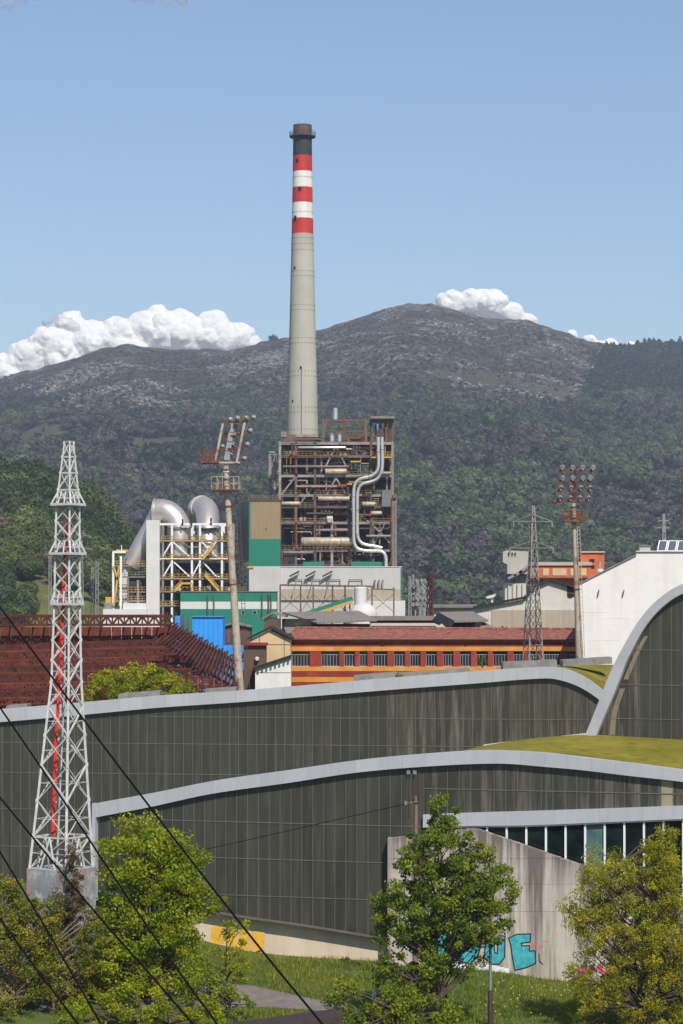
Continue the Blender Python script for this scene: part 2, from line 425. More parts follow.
RIDGE = curve([(-700, 430), (-300, 400), (-120, 392), (0, 378), (60, 362), (98, 350), (125, 345), (150, 347.5), (200, 349), (240, 349), (262, 342),
               (300, 335), (330, 327), (360, 317), (395, 306), (420, 304), (445, 307), (470, 313), (490, 318), (508, 318), (530, 321),
               (560, 330), (592, 341), (620, 345), (650, 348), (700, 352), (800, 372), (1000, 385), (1400, 430)])
YF, YR = 1050.0, 3400.0
def hill_height(U, Y):
    """U image column (direction), Y distance: numpy arrays"""
    rid = np.array([RIDGE(float(u)) for u in U.ravel()]).reshape(U.shape)
    zr = CZ + (HY - rid) * YR / F
    t = (Y - YF) / (YR - YF)
    tc = np.clip(t, 0, 1)
    s = 0.14 * tc + 0.86 * tc ** 1.28
    z = 6.0 + (zr - 6.0) * s
    X = (U - CX) * Y / F
    env = np.clip(tc * (1 - tc) * 4, 0, 1)
    spur = fbm(X / 330.0 + Y / 900.0, Y / 1100.0 - X / 1500, 4, 3)
    z = z + env * (46 * spur + 14 * fbm(X / 90.0, Y / 120.0, 4, 9))
    z = z + np.clip(tc * 3, 0, 1) * 5.0 * fbm(X / 45.0, Y / 60.0, 3, 21) * (0.3 + 0.7 * env) + np.clip(tc * 3 - 1, 0, 1) * 3.2 * fbm(X / 16.0, Y / 16.0, 3, 23)
    b = np.clip((t - 1) / 0.35, 0, 1)
    z = z - b * b * (zr - 6.0) * 0.9
    return z
def hill_sheet():
    us = np.concatenate([np.linspace(-900, -130, 40), np.linspace(-120, 803, 420), np.linspace(813, 1500, 40)])
    ys = np.concatenate([np.linspace(YF - 20, YR, 260), np.linspace(YR + 15, YR + 900, 20)])
    U, Yg = np.meshgrid(us, ys)
    Zg = hill_height(U, Yg)
    Xg = (U - CX) * Yg / F
    v = np.stack([Xg, Yg, Zg], -1).reshape(-1, 3)
    n = len(us); m = len(ys)
    idx = np.arange(n * m).reshape(m, n)
    q = np.stack([idx[:-1, :-1], idx[:-1, 1:], idx[1:, 1:], idx[1:, :-1]], -1).reshape(-1, 4)
    # heath and rock colours of the summit
    mm, nt, N, L, b = nodes('mountain_heath')
    tc = N.new('ShaderNodeTexCoord')
    def noise(s, d=8, rg=0.68, vec=None):
        k = N.new('ShaderNodeTexNoise'); k.inputs['Scale'].default_value = s; k.inputs['Detail'].default_value = d
        k.inputs['Roughness'].default_value = rg; L.new(vec or tc.outputs['Object'], k.inputs['Vector']); return k.outputs[0]
    def mr(src, a, c):
        r = N.new('ShaderNodeMapRange'); r.inputs[1].default_value = a; r.inputs[2].default_value = c; L.new(src, r.inputs[0]); return r.outputs[0]
    def mul(a, c):
        k = N.new('ShaderNodeMath'); k.operation = 'MULTIPLY'; L.new(a, k.inputs[0])
        if isinstance(c, float): k.inputs[1].default_value = c
        else: L.new(c, k.inputs[1])
        return k.outputs[0]
    def mix(f, a, c):
        k = N.new('ShaderNodeMix'); k.data_type = 'RGBA'; L.new(f, k.inputs[0])
        for s, i in ((a, 6), (c, 7)):
            if isinstance(s, tuple): k.inputs[i].default_value = (*s, 1)
            else: L.new(s, k.inputs[i])
        return k.outputs[2]
    sx = N.new('ShaderNodeSeparateXYZ'); L.new(tc.outputs['Object'], sx.inputs[0])
    c = mix(mr(noise(0.006), 0.38, 0.62), (0.046, 0.050, 0.026), (0.074, 0.058, 0.040))
    c = mix(mul(mr(noise(0.03), 0.48, 0.62), 0.7), c, (0.022, 0.027, 0.016))
    rock = mul(mr(noise(0.008), 0.42, 0.58), mr(noise(0.07, 7, 0.8), 0.50, 0.585))
    high = mr(sx.outputs[2], 150.0, 260.0)
    c = mix(mul(mul(rock, high), 0.85), c, (0.25, 0.235, 0.22))
    low = mr(sx.outputs[2], 230.0, 120.0)
    c = mix(mul(low, 0.8), c, mix(mr(noise(0.02), .4, .62), (0.075, 0.098, 0.030), (0.105, 0.085, 0.05)))
    L.new(c, b.inputs['Base Color']); b.inputs['Roughness'].default_value = 0.95; b.inputs['Specular IOR Level'].default_value = 0.05
    bp = N.new('ShaderNodeBump'); bp.inputs['Strength'].default_value = 1.0; bp.inputs['Distance'].default_value = 7.0
    L.new(noise(0.03, 9, 0.7), bp.inputs['Height']); L.new(bp.outputs[0], b.inputs['Normal'])
    o = numpy_mesh('mountain_terrain', v, q, mm, smooth=True)
    tag(o, kind='structure')
hill_sheet()

# wooded knoll at the left, nearer than the mountain
KNOLL = curve([(-500, 60), (-250, 62), (-60, 56), (0, 54), (40, 50), (85, 44), (120, 31), (150, 17), (180, 6), (215, -4), (300, -12)])
def knoll_height(U, Y):
    h = np.array([KNOLL(float(u)) for u in U.ravel()]).reshape(U.shape)
    t = np.clip((Y - 640.0) / 300.0, 0, 1)
    X = (U - CX) * Y / F
    z = 9.0 + (h + 3 - 0.0) * (t * t * (3 - 2 * t)) * 1.0 + 4 * t * fbm(X / 60, Y / 60, 3, 33)
    b = np.clip((Y - 940.0) / 250.0, 0, 1)
    return z - b * b * (np.maximum(h, 0) + 12)
def knoll_sheet():
    us = np.linspace(-600, 240, 110); ys = np.linspace(625, 1190, 70)
    U, Yg = np.meshgrid(us, ys); Zg = knoll_height(U, Yg)
    v = np.stack([(U - CX) * Yg / F, Yg, Zg], -1).reshape(-1, 3)
    idx = np.arange(len(us) * len(ys)).reshape(len(ys), len(us))
    q = np.stack([idx[:-1, :-1], idx[:-1, 1:], idx[1:, 1:], idx[1:, :-1]], -1).reshape(-1, 4)
    m = two_tone('knoll_meadow', (0.075, 0.10, 0.024), (0.115, 0.135, 0.036), 0.03, (0.12, 0.09, 0.05), 0.05, 0.8, 0.4, 0.8)
    tag(numpy_mesh('knoll_terrain', v, q, m, smooth=True), kind='structure')
knoll_sheet()

# ------------------------------------------------------------------ woods (far masses of trees)
def tree_proto(name, m, n, leaf, squash=0.85, seed=0, conic=0.0):
    """unit crown: 1 wide, about 1 high, made of leaf clumps"""
    g = np.random.default_rng(seed)
    k = 9
    cen = g.normal(size=(k, 3)); cen /= np.linalg.norm(cen, axis=1)[:, None]
    cen *= 0.27 * g.uniform(0.6, 1, (k, 1)); cen[:, 2] = np.abs(cen[:, 2]) * 1.1 - 0.08
    w = g.integers(0, k, n)
    d = g.normal(size=(n, 3)); d /= np.linalg.norm(d, axis=1)[:, None]
    p = cen[w] + d * (0.25 * g.uniform(0.75, 1.05, (n, 1)))
    p[:, 2] = p[:, 2] * squash + 0.48
    if conic:
        f = 1 - conic * np.clip(p[:, 2], 0, 1); p[:, :2] *= f[:, None]
    u = np.cross(d, g.normal(size=(n, 3))); u /= np.linalg.norm(u, axis=1)[:, None]
    w2 = np.cross(d, u)
    s = leaf * g.uniform(0.6, 1.3, (n, 1))
    tilt = g.normal(size=(n, 3)) * 0.16
    a = p + (u + tilt) * s; b_ = p + w2 * s * 0.8; c = p - u * s; e = p - (w2 + tilt) * s * 0.8
    v = np.stack([a, b_, c, e], 1).reshape(-1, 3)
    v[:, 2] = np.maximum(v[:, 2], 0.02)
    q = np.arange(4 * n).reshape(n, 4)
    me = bpy.data.meshes.new(name)
    me.from_pydata(v.tolist(), [], q.tolist()); me.materials.append(m)
    tr = MB().tube([(0, 0, -0.15), (0.01, 0, 0.3)], [0.03, 0.02], 5)
    return bpy.data.objects.new(name, me)

def scatter(name, pts, scl, zs, tint, protos, pid, m):
    me = bpy.data.meshes.new(name)
    n = len(pts)
    me.vertices.add(n); me.vertices.foreach_set('co', pts.astype(np.float32).ravel())
    a = me.attributes.new('rot', 'FLOAT', 'POINT'); a.data.foreach_set('value', rng.uniform(0, 6.28, n).astype(np.float32))
    sc = np.stack([scl, scl, scl * zs], -1)
    a = me.attributes.new('scl', 'FLOAT_VECTOR', 'POINT'); a.data.foreach_set('vector', sc.astype(np.float32).ravel())
    a = me.attributes.new('pid', 'INT', 'POINT'); a.data.foreach_set('value', pid.astype(np.int32))
    c4 = np.ones((n, 4), np.float32); c4[:, :3] = tint
    a = me.attributes.new('tint', 'FLOAT_COLOR', 'POINT'); a.data.foreach_set('color', c4.ravel())
    me.materials.append(m)
    o = bpy.data.objects.new(name, me); COL.objects.link(o)
    nt = bpy.data.node_groups.new(name + '_scatter', 'GeometryNodeTree')
    nt.interface.new_socket('Geometry', in_out='INPUT', socket_type='NodeSocketGeometry')
    nt.interface.new_socket('Geometry', in_out='OUTPUT', socket_type='NodeSocketGeometry')
    N, L = nt.nodes, nt.links
    gi = N.new('NodeGroupInput'); go = N.new('NodeGroupOutput')
    jn = N.new('GeometryNodeJoinGeometry')
    for p in reversed(protos):
        ob = N.new('GeometryNodeObjectInfo'); ob.inputs['Object'].default_value = p; ob.inputs['As Instance'].default_value = True
        L.new(ob.outputs['Geometry'], jn.inputs[0])
    ip = N.new('GeometryNodeInstanceOnPoints'); ip.inputs['Pick Instance'].default_value = True
    def attr(nm, ty):
        k = N.new('GeometryNodeInputNamedAttribute'); k.data_type = ty; k.inputs['Name'].default_value = nm; return k.outputs['Attribute']
    cx = N.new('ShaderNodeCombineXYZ'); L.new(attr('rot', 'FLOAT'), cx.inputs[2])
    L.new(gi.outputs[0], ip.inputs['Points']); L.new(jn.outputs[0], ip.inputs['Instance'])
    L.new(attr('pid', 'INT'), ip.inputs['Instance Index']); L.new(cx.outputs[0], ip.inputs['Rotation'])
    L.new(attr('scl', 'FLOAT_VECTOR'), ip.inputs['Scale']); L.new(ip.outputs[0], go.inputs[0])
    md = o.modifiers.new('scatter', 'NODES'); md.node_group = nt
    return o

M['wood_leaf'] = leafmat('wood_foliage', (1, 1, 1), trans=0.25, instancer=True)
def mountain_wood():
    protos = [tree_proto('wood_crown', M['wood_leaf'], 320, 0.085, 0.85, 40 + i) for i in range(5)] \
           + [tree_proto('wood_conifer', M['wood_leaf'], 220, 0.075, 1.5, 60 + i, 0.75) for i in range(2)]
    n = 42000
    U = rng.uniform(-170, 853, n)
    Y = np.sqrt(rng.uniform(1070.0 ** 2, 3390.0 ** 2, n))
    Z = hill_height(U, Y); X = (U - CX) * Y / F
    py = HY - (Z - CZ) * F / Y
    edge = 404 + 16 * fbm(X / 160, Y / 260, 4, 71) + 14 * np.sin(U / 70.0)
    edge = np.where(U > 570, edge - np.clip((U - 570) / 40, 0, 1) * 62, edge)
    clear = fbm(X / 150 + 50, Y / 210, 4, 81)
    few = rng.uniform(0, 1, n) < 0.16
    keep = (py > edge) & ((clear < 0.40) | few)
    keep &= ~((py < 455) & (clear > 0.27) & ~few)
    sparse = (py > edge - 40) & (py <= edge) & (rng.uniform(0, 1, n) < 0.75 * np.clip((py - edge + 40) / 40, 0, 1) ** 1.5)
    sparse |= (py <= edge - 30) & (rng.uniform(0, 1, n) < 0.10) & (Y < 3300)
    scl = rng.uniform(9.0, 21.0, n) * (0.75 + 0.35 * (fbm(X / 80, Y / 80, 3, 5) + 1) / 2)
    scl = np.where(sparse & ~keep, rng.uniform(2.0, 5.5, n) + 5 * np.clip((py - edge + 30) / 30, 0, 1) * rng.uniform(0, 1, n), scl)
    scl = np.where(few & (clear > .25), scl * .5, scl)
    k = keep | sparse
    X, Y, Z, scl, U, py = X[k], Y[k], Z[k], scl[k], U[k], py[k]
    m = len(X)
    a = fbm(X / 190, Y / 260, 4, 91); b = fbm(X / 120 + 9, Y / 150, 4, 95)
    pal = np.array([(0.022, 0.038, 0.016), (0.040, 0.062, 0.020), (0.066, 0.094, 0.034), (0.074, 0.061, 0.058), (0.052, 0.048, 0.040)])
    r = rng.uniform(-0.55, 0.55, m)
    ci = np.where(a + r > 0.34, 3, np.where(a + r < -0.22, 1, 4))
    ci = np.where(b + r * 0.8 > 0.26, 2, ci)
    ci = np.where((py < 400) & (U > 590), 0, ci)
    ci = np.where((b + r < -0.34), 0, ci)
    tint = pal[ci] * rng.uniform(0.7, 1.3, (m, 1))
    con = (ci == 0) & (rng.uniform(0, 1, m) < 0.6)
    pid = np.where(con, 5 + rng.integers(0, 2, m), rng.integers(0, 5, m))
    o = scatter('mountain_wood', np.stack([X, Y, Z - 0.6], -1), scl, rng.uniform(0.8, 1.2, m), tint, protos, pid, M['wood_leaf'])
    tag(o, 'mixed green and brown spring wood covering the slopes of the mountain', 'forest', kind='stuff')
mountain_wood()

def rock_proto(seed):
    b = bmesh.new(); bmesh.ops.create_icosphere(b, subdivisions=1, radius=0.5); g = random.Random(seed)
    for v in b.verts: v.co = v.co * g.uniform(.7, 1.2); v.co.z = v.co.z * .75 + .1
    me = bpy.data.meshes.new('rock'); b.to_mesh(me); b.free(); me.materials.append(M['rock'])
    return bpy.data.objects.new('rock', me)
def rock_mat():
    m, nt, N, L, b = nodes('limestone_rock')
    at = N.new('ShaderNodeAttribute'); at.attribute_name = 'tint'; at.attribute_type = 'INSTANCER'
    L.new(at.outputs['Color'], b.inputs['Base Color']); b.inputs['Roughness'].default_value = .95
    return m
M['rock'] = rock_mat()
def heath():
    n = 90000
    U = rng.uniform(-170, 853, n); Y = np.sqrt(rng.uniform(2000.0 ** 2, 3350.0 ** 2, n))
    Z = hill_height(U, Y); X = (U - CX) * Y / F; py = HY - (Z - CZ) * F / Y
    edge = 404 + 16 * fbm(X / 160, Y / 260, 4, 71) + 14 * np.sin(U / 70.0)
    edge = np.where(U > 570, edge - np.clip((U - 570) / 40, 0, 1) * 62, edge)
    top = py < edge + 6
    a = fbm(X / 70, Y / 110, 4, 41) + .25 * fbm(X / 300, Y / 300, 2, 44)
    rk = top & (a > .20) & (rng.uniform(0, 1, n) < np.clip((a - .2) * 3.2, .1, .9)) & (py < edge - 12)
    m = int(rk.sum())
    tint = np.array((.215, .20, .185)) * rng.uniform(.55, 1.25, (m, 1))
    o = scatter('mountain_rocks', np.stack([X, Y, Z], -1)[rk], rng.uniform(1.2, 4.6, m) * rng.uniform(.6, 1.3, m), rng.uniform(.5, 1.1, m), tint, [rock_proto(i) for i in range(4)], rng.integers(0, 4, m), M['rock'])
    tag(o, 'pale limestone outcrops speckling the bare upper slopes of the mountain', 'rocks', kind='stuff')
    bs = top & (a < .12) & (rng.uniform(0, 1, n) < .5)
    m = int(bs.sum())
    pal = np.array([(.038, .044, .022), (.056, .060, .030), (.078, .062, .042), (.066, .068, .036)])
    tint = pal[rng.integers(0, 4, m)] * rng.uniform(.6, 1.35, (m, 1))
    o = scatter('heath_bushes', np.stack([X, Y, Z - .2], -1)[bs], rng.uniform(1.5, 4.2, m), rng.uniform(.4, .8, m), tint, [tree_proto('heath_bush', M['wood_leaf'], 60, .16, .8, 200 + i) for i in range(3)], rng.integers(0, 3, m), M['wood_leaf'])
    tag(o, 'low dark heather and gorse covering the bare upper slopes', 'heath', kind='stuff')
heath()

def knoll_wood():
    protos = [tree_proto('knoll_crown', M['wood_leaf'], 900, 0.042, 0.9, 140 + i) for i in range(5)]
    n = 7000
    U = rng.uniform(-330, 175, n); Y = rng.uniform(660, 1120, n)
    Z = knoll_height(U, Y); X = (U - CX) * Y / F
    py = HY - (Z - CZ) * F / Y
    c = fbm(X / 45, Y / 60, 3, 55)
    k = ((Y > 760) & (c < 0.45)) | ((Y > 650) & (c > 0.02) & (rng.uniform(0, 1, n) < .55))
    k &= rng.uniform(0, 1, n) < 0.55
    X, Y, Z, U = X[k], Y[k], Z[k], U[k]; m = len(X)
    far = np.clip((Y - 700) / 200, 0, 1)
    scl = rng.uniform(6, 9, m) + far * rng.uniform(1, 5.5, m)
    a = fbm(X / 40, Y / 50, 3, 57) + rng.uniform(-0.4, 0.4, m)
    pal = np.array([(0.030, 0.052, 0.014), (0.062, 0.092, 0.020), (0.105, 0.13, 0.026), (0.095, 0.070, 0.045)])
    ci = np.where(a > 0.3, 2, np.where(a < -0.2, 0, 1)); ci = np.where(rng.uniform(0, 1, m) < 0.07, 3, ci)
    tint = pal[ci] * rng.uniform(0.75, 1.25, (m, 1))
    o = scatter('knoll_wood', np.stack([X, Y, Z - 0.5], -1), scl, rng.uniform(0.85, 1.25, m), tint, protos, rng.integers(0, 5, m), M['wood_leaf'])
    tag(o, 'dense bright green wood on the low knoll behind the lattice tower', 'forest', kind='stuff')
knoll_wood()

# ------------------------------------------------------------------ clouds
def cloud_mat():
    m, nt, N, L, b = nodes('cloud_white')
    d = N.new('ShaderNodeBsdfDiffuse'); d.inputs['Color'].default_value = (0.98, 0.96, 0.93, 1)
    t = N.new('ShaderNodeBsdfTranslucent'); t.inputs['Color'].default_value = (0.93, 0.93, 0.94, 1)
    ms = N.new('ShaderNodeMixShader'); ms.inputs[0].default_value = 0.4
    L.new(d.outputs[0], ms.inputs[1]); L.new(t.outputs[0], ms.inputs[2]); L.new(ms.outputs[0], N['Material Output'].inputs['Surface'])
    return m
M['cloud'] = cloud_mat()
_b = bmesh.new(); bmesh.ops.create_icosphere(_b, subdivisions=2, radius=1.0)
ICO_V = np.array([v.co[:] for v in _b.verts]); ICO_F = np.array([[v.index for v in f.verts] for f in _b.faces]); _b.free()
def cloud(label, puffs, Y, seed):
    """cumulus: one closed skin over many overlapping puffs given as (px, py, radius px)"""
    g = np.random.default_rng(seed)
    k = Y / F; VV = []; FF = []
    def ball(c, r):
        n0 = len(VV) * len(ICO_V); VV.append(ICO_V * r + np.array(c)); FF.append(ICO_F + n0)
    for (px, py, r) in puffs:
        c0 = P(px, py, Y); R0 = r * k
        ball(c0, R0)
        for sub in range(7):
            d = g.normal(size=3); d /= np.linalg.norm(d); d[2] = abs(d[2]) * .9 - .15; d[1] = -abs(d[1])
            c1 = c0 + Vector(d) * R0 * .82; r1 = R0 * g.uniform(.26, .46); ball(c1, r1)
            for q in range(2):
                e = g.normal(size=3); e /= np.linalg.norm(e); e[1] = -abs(e[1])
                ball(c1 + Vector(e) * r1 * .85, r1 * g.uniform(.25, .5))
    me = bpy.data.meshes.new('cloud'); me.from_pydata(np.concatenate(VV).tolist(), [], np.concatenate(FF).tolist())
    c0 = P(puffs[0][0], puffs[0][1], Y)
    me.transform(Matrix.Translation(-c0))
    o = bpy.data.objects.new('cloud', me); COL.objects.link(o); o.location = c0
    rm = o.modifiers.new('skin', 'REMESH'); rm.mode = 'VOXEL'; rm.voxel_size = 0.75 * k; rm.use_smooth_shade = True
    sm = o.modifiers.new('soften', 'SMOOTH'); sm.factor = 0.5; sm.iterations = 26
    tx = bpy.data.textures.new('billow', 'CLOUDS'); tx.noise_scale = 7 * k; tx.noise_depth = 4
    dp = o.modifiers.new('billow', 'DISPLACE'); dp.texture = tx; dp.strength = 2.4 * k; dp.mid_level = 0.5; dp.texture_coords = 'LOCAL'
    me.materials.append(M['cloud'])
    tag(o, label, 'cloud', 'cumulus clouds behind the ridge')
YC = 14000
cloud('large white cumulus bank behind the left shoulder of the mountain',
      [(5, 375, 22), (30, 362, 24), (58, 348, 26), (70, 328, 17), (92, 345, 26), (118, 338, 22), (143, 330, 20), (157, 316, 12), (165, 335, 25),
       (190, 338, 24), (214, 325, 16), (222, 340, 20), (240, 338, 16), (180, 322, 14), (130, 355, 25), (70, 366, 26), (252, 345, 11)], YC, 3)
cloud('white dome-shaped cumulus peeking over the summit', [(452, 305, 15), (472, 302, 14), (492, 305, 17), (512, 314, 13), (528, 322, 9), (443, 300, 8), (484, 297, 9)], YC, 5)
cloud('low thin line of white cloud above the right end of the ridge', [(572, 335, 6), (590, 342, 8), (610, 346, 8), (632, 350, 9), (652, 354, 8), (664, 354, 6), (600, 350, 10), (575, 345, 8)], YC, 8)

def wisp_mat(name, col, tr):
    m, nt, N, L, b = nodes(name)
    d = N.new('ShaderNodeBsdfDiffuse'); d.inputs['Color'].default_value = (*col, 1); t = N.new('ShaderNodeBsdfTransparent')
    tc = N.new('ShaderNodeTexCoord'); nz = N.new('ShaderNodeTexNoise'); nz.inputs['Scale'].default_value = .006; nz.inputs['Detail'].default_value = 6
    L.new(tc.outputs['Object'], nz.inputs['Vector']); mr = N.new('ShaderNodeMapRange'); mr.inputs[1].default_value = .35; mr.inputs[2].default_value = .7; mr.inputs[3].default_value = 1; mr.inputs[4].default_value = tr
    L.new(nz.outputs[0], mr.inputs[0]); ms = N.new('ShaderNodeMixShader'); L.new(mr.outputs[0], ms.inputs[0])
    L.new(d.outputs[0], ms.inputs[1]); L.new(t.outputs[0], ms.inputs[2]); L.new(ms.outputs[0], N['Material Output'].inputs['Surface'])
    return m
_keep = M['cloud']
M['cloud'] = wisp_mat('shaded_grey_wisp', (.42, .43, .47), .45)  # shaded cloud: its shade is put into the grey diffuse colour
cloud('small shaded cloud scrap, coloured grey-blue, beside the large cumulus bank', [(48, 322, 6), (58, 320, 8), (68, 324, 7), (76, 327, 5)], 12500, 12)
M['cloud'] = wisp_mat('mauve_wisp', (.50, .46, .48), .72)
cloud('thin mauve cloud wisp at the top left of the sky', [(135, -3, 6), (150, -2, 7), (166, 0, 7), (182, 1, 6), (196, -1, 5)], 13000, 14)
cloud('faint mauve cloud wisp in the top left corner of the sky', [(-8, 6, 9), (8, 3, 8), (22, 0, 6), (36, -4, 5)], 13200, 15)
M['cloud'] = _keep
# ------------------------------------------------------------------ sports hall
class Line:
    """vertical plane seen obliquely: distance runs between two image columns"""
    def __init__(s, p0, Y0, p1, Y1):
        s.A = Vector((X_(p0, Y0), Y0, 0)); s.B = Vector((X_(p1, Y1), Y1, 0)); s.d = (s.B - s.A).normalized()
        s.n = Vector((s.d.y, -s.d.x, 0))
        if s.n.y > 0: s.n = -s.n
    def Y(s, px):
        k = (px - CX) / F      # X = k*Y ; point A + t d
        t = (k * s.A.y - s.A.x) / (s.d.x - k * s.d.y)
        return s.A.y + t * s.d.y
    def at(s, px, py, off=0.0): return P(px, py, s.Y(px)) + s.n * off
    def pxat(s, t):
        q = s.A + s.d * t; return CX + F * q.x / q.y
    def t(s, px):
        Y = s.Y(px); return (Vector((X_(px, Y), Y, 0)) - s.A).dot(s.d)

L1 = Line(97, 151.0, 683, 141.0)
L2 = Line(0, 184.0, 600, 177.0)
L3 = Line(590, 160.0, 683, 157.5)
hall = thing('sports_hall', 'long low sports hall of dark grey panels with curved grass roofs', 'building', (0, 165, 0))
f1_top = curve([(97, 803), (150, 793.5), (210, 781.5), (290, 770), (360, 760), (430, 753.5), (480, 750.5), (510, 751), (540, 752.5), (580, 757), (630, 763), (683, 770), (760, 784), (860, 806)])
f1_low = curve([(97, 817), (150, 807), (210, 794), (290, 782.5), (360, 772), (430, 766), (480, 763.5), (510, 763.5), (540, 766), (580, 769.5), (630, 775.5), (683, 781.5), (760, 795), (860, 817)])
f1_bot = curve([(97, 890), (160, 901), (240, 915.5), (300, 924), (390, 938.5), (470, 951)])
sw = 0.71
def facade(line, p0, p1, top, bot, m, off=0.0, special=None, rails=(), rail_span=None):
    t0, t1 = line.t(p0), line.t(p1); k = int(round((t1 - t0) / sw)); st = (t1 - t0) / k
    mu = MB()
    for i in range(k):
        a, b = line.pxat(t0 + i * st + 0.018), line.pxat(t0 + (i + 1) * st - 0.018)
        ta, tb, ba, bb = top(a), top(b), bot(a), bot(b)
        if ba - ta < 0.6 and bb - tb < 0.6: continue
        ba = max(ba, ta + 0.1); bb = max(bb, tb + 0.1)
        pa = [line.at(a, ta, off), line.at(b, tb, off), line.at(b, bb, off), line.at(a, ba, off)]
        mm = special(0.5 * (a + b)) if special else m
        MB().prism(pa, -line.n * 0.08).build('panel', mm, hall)
        c = line.pxat(t0 + (i + 1) * st)
        if bot(c) - top(c) > 1: mu.bar(line.at(c, top(c), off + 0.0), line.at(c, bot(c), off + 0.0), 0.034, 0.05, up=tuple(line.n))
    tag(mu.build('panel_joints', M['mullion'], hall), kind='stuff')
    for (z0, ps, pe) in rails:
        r = MB(); r.bar(P(ps, 0, line.Y(ps)).xy.to_3d() + Vector((0, 0, z0)) + line.n * (off + 0.012), P(pe, 0, line.Y(pe)).xy.to_3d() + Vector((0, 0, z0)) + line.n * (off + 0.012), 0.05, 0.05)
        r.build('rail', M['mullion'], hall)
def fascia(line, pxs, top, low, thick, out):
    for i in range(len(pxs) - 1):
        a, b = pxs[i] + 0.06, pxs[i + 1] - 0.06
        pts = []
        k = 4
        up_ = [line.at(a + (b - a) * j / k, top(a + (b - a) * j / k), out) for j in range(k + 1)]
        dn_ = [line.at(a + (b - a) * j / k, low(a + (b - a) * j / k), out) for j in range(k + 1)]
        MB().prism(up_ + dn_[::-1], -line.n * thick).build('fascia_panel', M['fascia'], hall)

# lower facade, two stretches: full height at the left, above the window strip at the right
band_top = curve([(400, 815.5), (470, 812.5), (523, 811), (600, 808.5), (683, 805.5), (860, 800)])
band_low = curve([(400, 828), (470, 825.5), (523, 825), (600, 822), (683, 818.5), (860, 812)])
zr = [Z_(822.5, L1.Y(260)), Z_(859, L1.Y(260)), Z_(896, L1.Y(260))]
facade(L1, 99, 424, f1_low, f1_bot, M['poly_near'], 0.0, None,
       [(zr[0], 140, 424), (zr[1], 112, 424), (zr[2], 215, 424)])
facade(L1, 424.4, 860, f1_low, band_top, M['poly_right'], 0.0, lambda p: M['poly_beige'] if 665 < p < 678 else M['poly_right'],
       [(Z_(789, L1.Y(450)), 424, 860)])
fascia(L1, [97 + 23.6 * i for i in range(33)], f1_top, f1_low, 0.9, 0.35)
fascia(L1, [424 + 44 * i for i in range(11)], band_top, band_low, 0.5, 0.30)
MB().bar(L1.at(96.2, 803, 0.2), L1.at(96.2, 900, 0.2), 0.22, 0.5, up=tuple(L1.n)).build('corner_post', M['fascia'], hall)
# lower edge strip and the dark soffit under the overhang, recessed base wall
lp = [97 + 14 * i for i in range(27)]
m_ = MB()
for a, b in zip(lp[:-1], lp[1:]):
    m_.prism([L1.at(a, f1_bot(a) - 0.3, 0.06), L1.at(b, f1_bot(b) - 0.3, 0.06), L1.at(b, f1_bot(b) + 1.9, 0.06), L1.at(a, f1_bot(a) + 1.9, 0.06)], -L1.n * 0.9)
m_.build('sill_beam', M['mullion'], hall)
basew = MB()
gl = [100 + 12 * i for i in range(26)]
for a, b in zip(gl[:-1], gl[1:]):
    basew.prism([L1.at(a, f1_bot(a) - 5, -0.6), L1.at(b, f1_bot(b) - 5, -0.6), L1.at(b, f1_bot(b) + 75, -0.6), L1.at(a, f1_bot(a) + 75, -0.6)], -L1.n * 0.4)
M['base_wall'] = mat('pale_rendered_base', (0.56, 0.47, 0.36), 0.9, var=0.1, scale=0.5, bump=0.3, streak=0.35, streak_col=(0.38, 0.28, 0.19), streak_scale=1.5)
bw = basew.build('base_wall', M['base_wall'], hall)
# window strip
ws = [428.5 + 19.6 * i for i in range(0, 22)]
offp = {552: 0}
frm = MB()
for i in range(len(ws) - 1):
    a, b = ws[i] + 0.5, ws[i + 1] - 0.5
    MB().prism([L1.at(a, band_low(a), -0.05), L1.at(b, band_low(b), -0.05), L1.at(b, 925, -0.05), L1.at(a, 925, -0.05)], -L1.n * 0.03).build('window_pane', M['strip_pale'] if i == 8 else M['strip_glass'], hall)
for c in ws:
    MB().bar(L1.at(c, band_low(c), 0.02), L1.at(c, 925, 0.02), 0.11, 0.16, up=tuple(L1.n)).build('window_post', M['white_frame'], hall)
for a, b in zip(ws[:-1], ws[1:]):
    frm.bar(L1.at(a, band_low(a) + 1, 0.03), L1.at(b, band_low(b) + 1, 0.03), 0.1, 0.1)
frm.build('window_head', M['white_frame'], hall)
MB().prism([L1.at(426, 925.2, 0.0), L1.at(862, 925.2, 0.0), L1.at(862, 1040, 0.0), L1.at(426, 1010, 0.0)], -L1.n * 0.4).build('plinth', M['concrete'], hall)
# room behind the strip so that the glass looks into a dark hall
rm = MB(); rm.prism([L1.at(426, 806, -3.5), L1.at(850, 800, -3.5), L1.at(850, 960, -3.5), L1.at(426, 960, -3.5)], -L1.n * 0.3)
rm.build('inner_wall', M['dark'], hall)

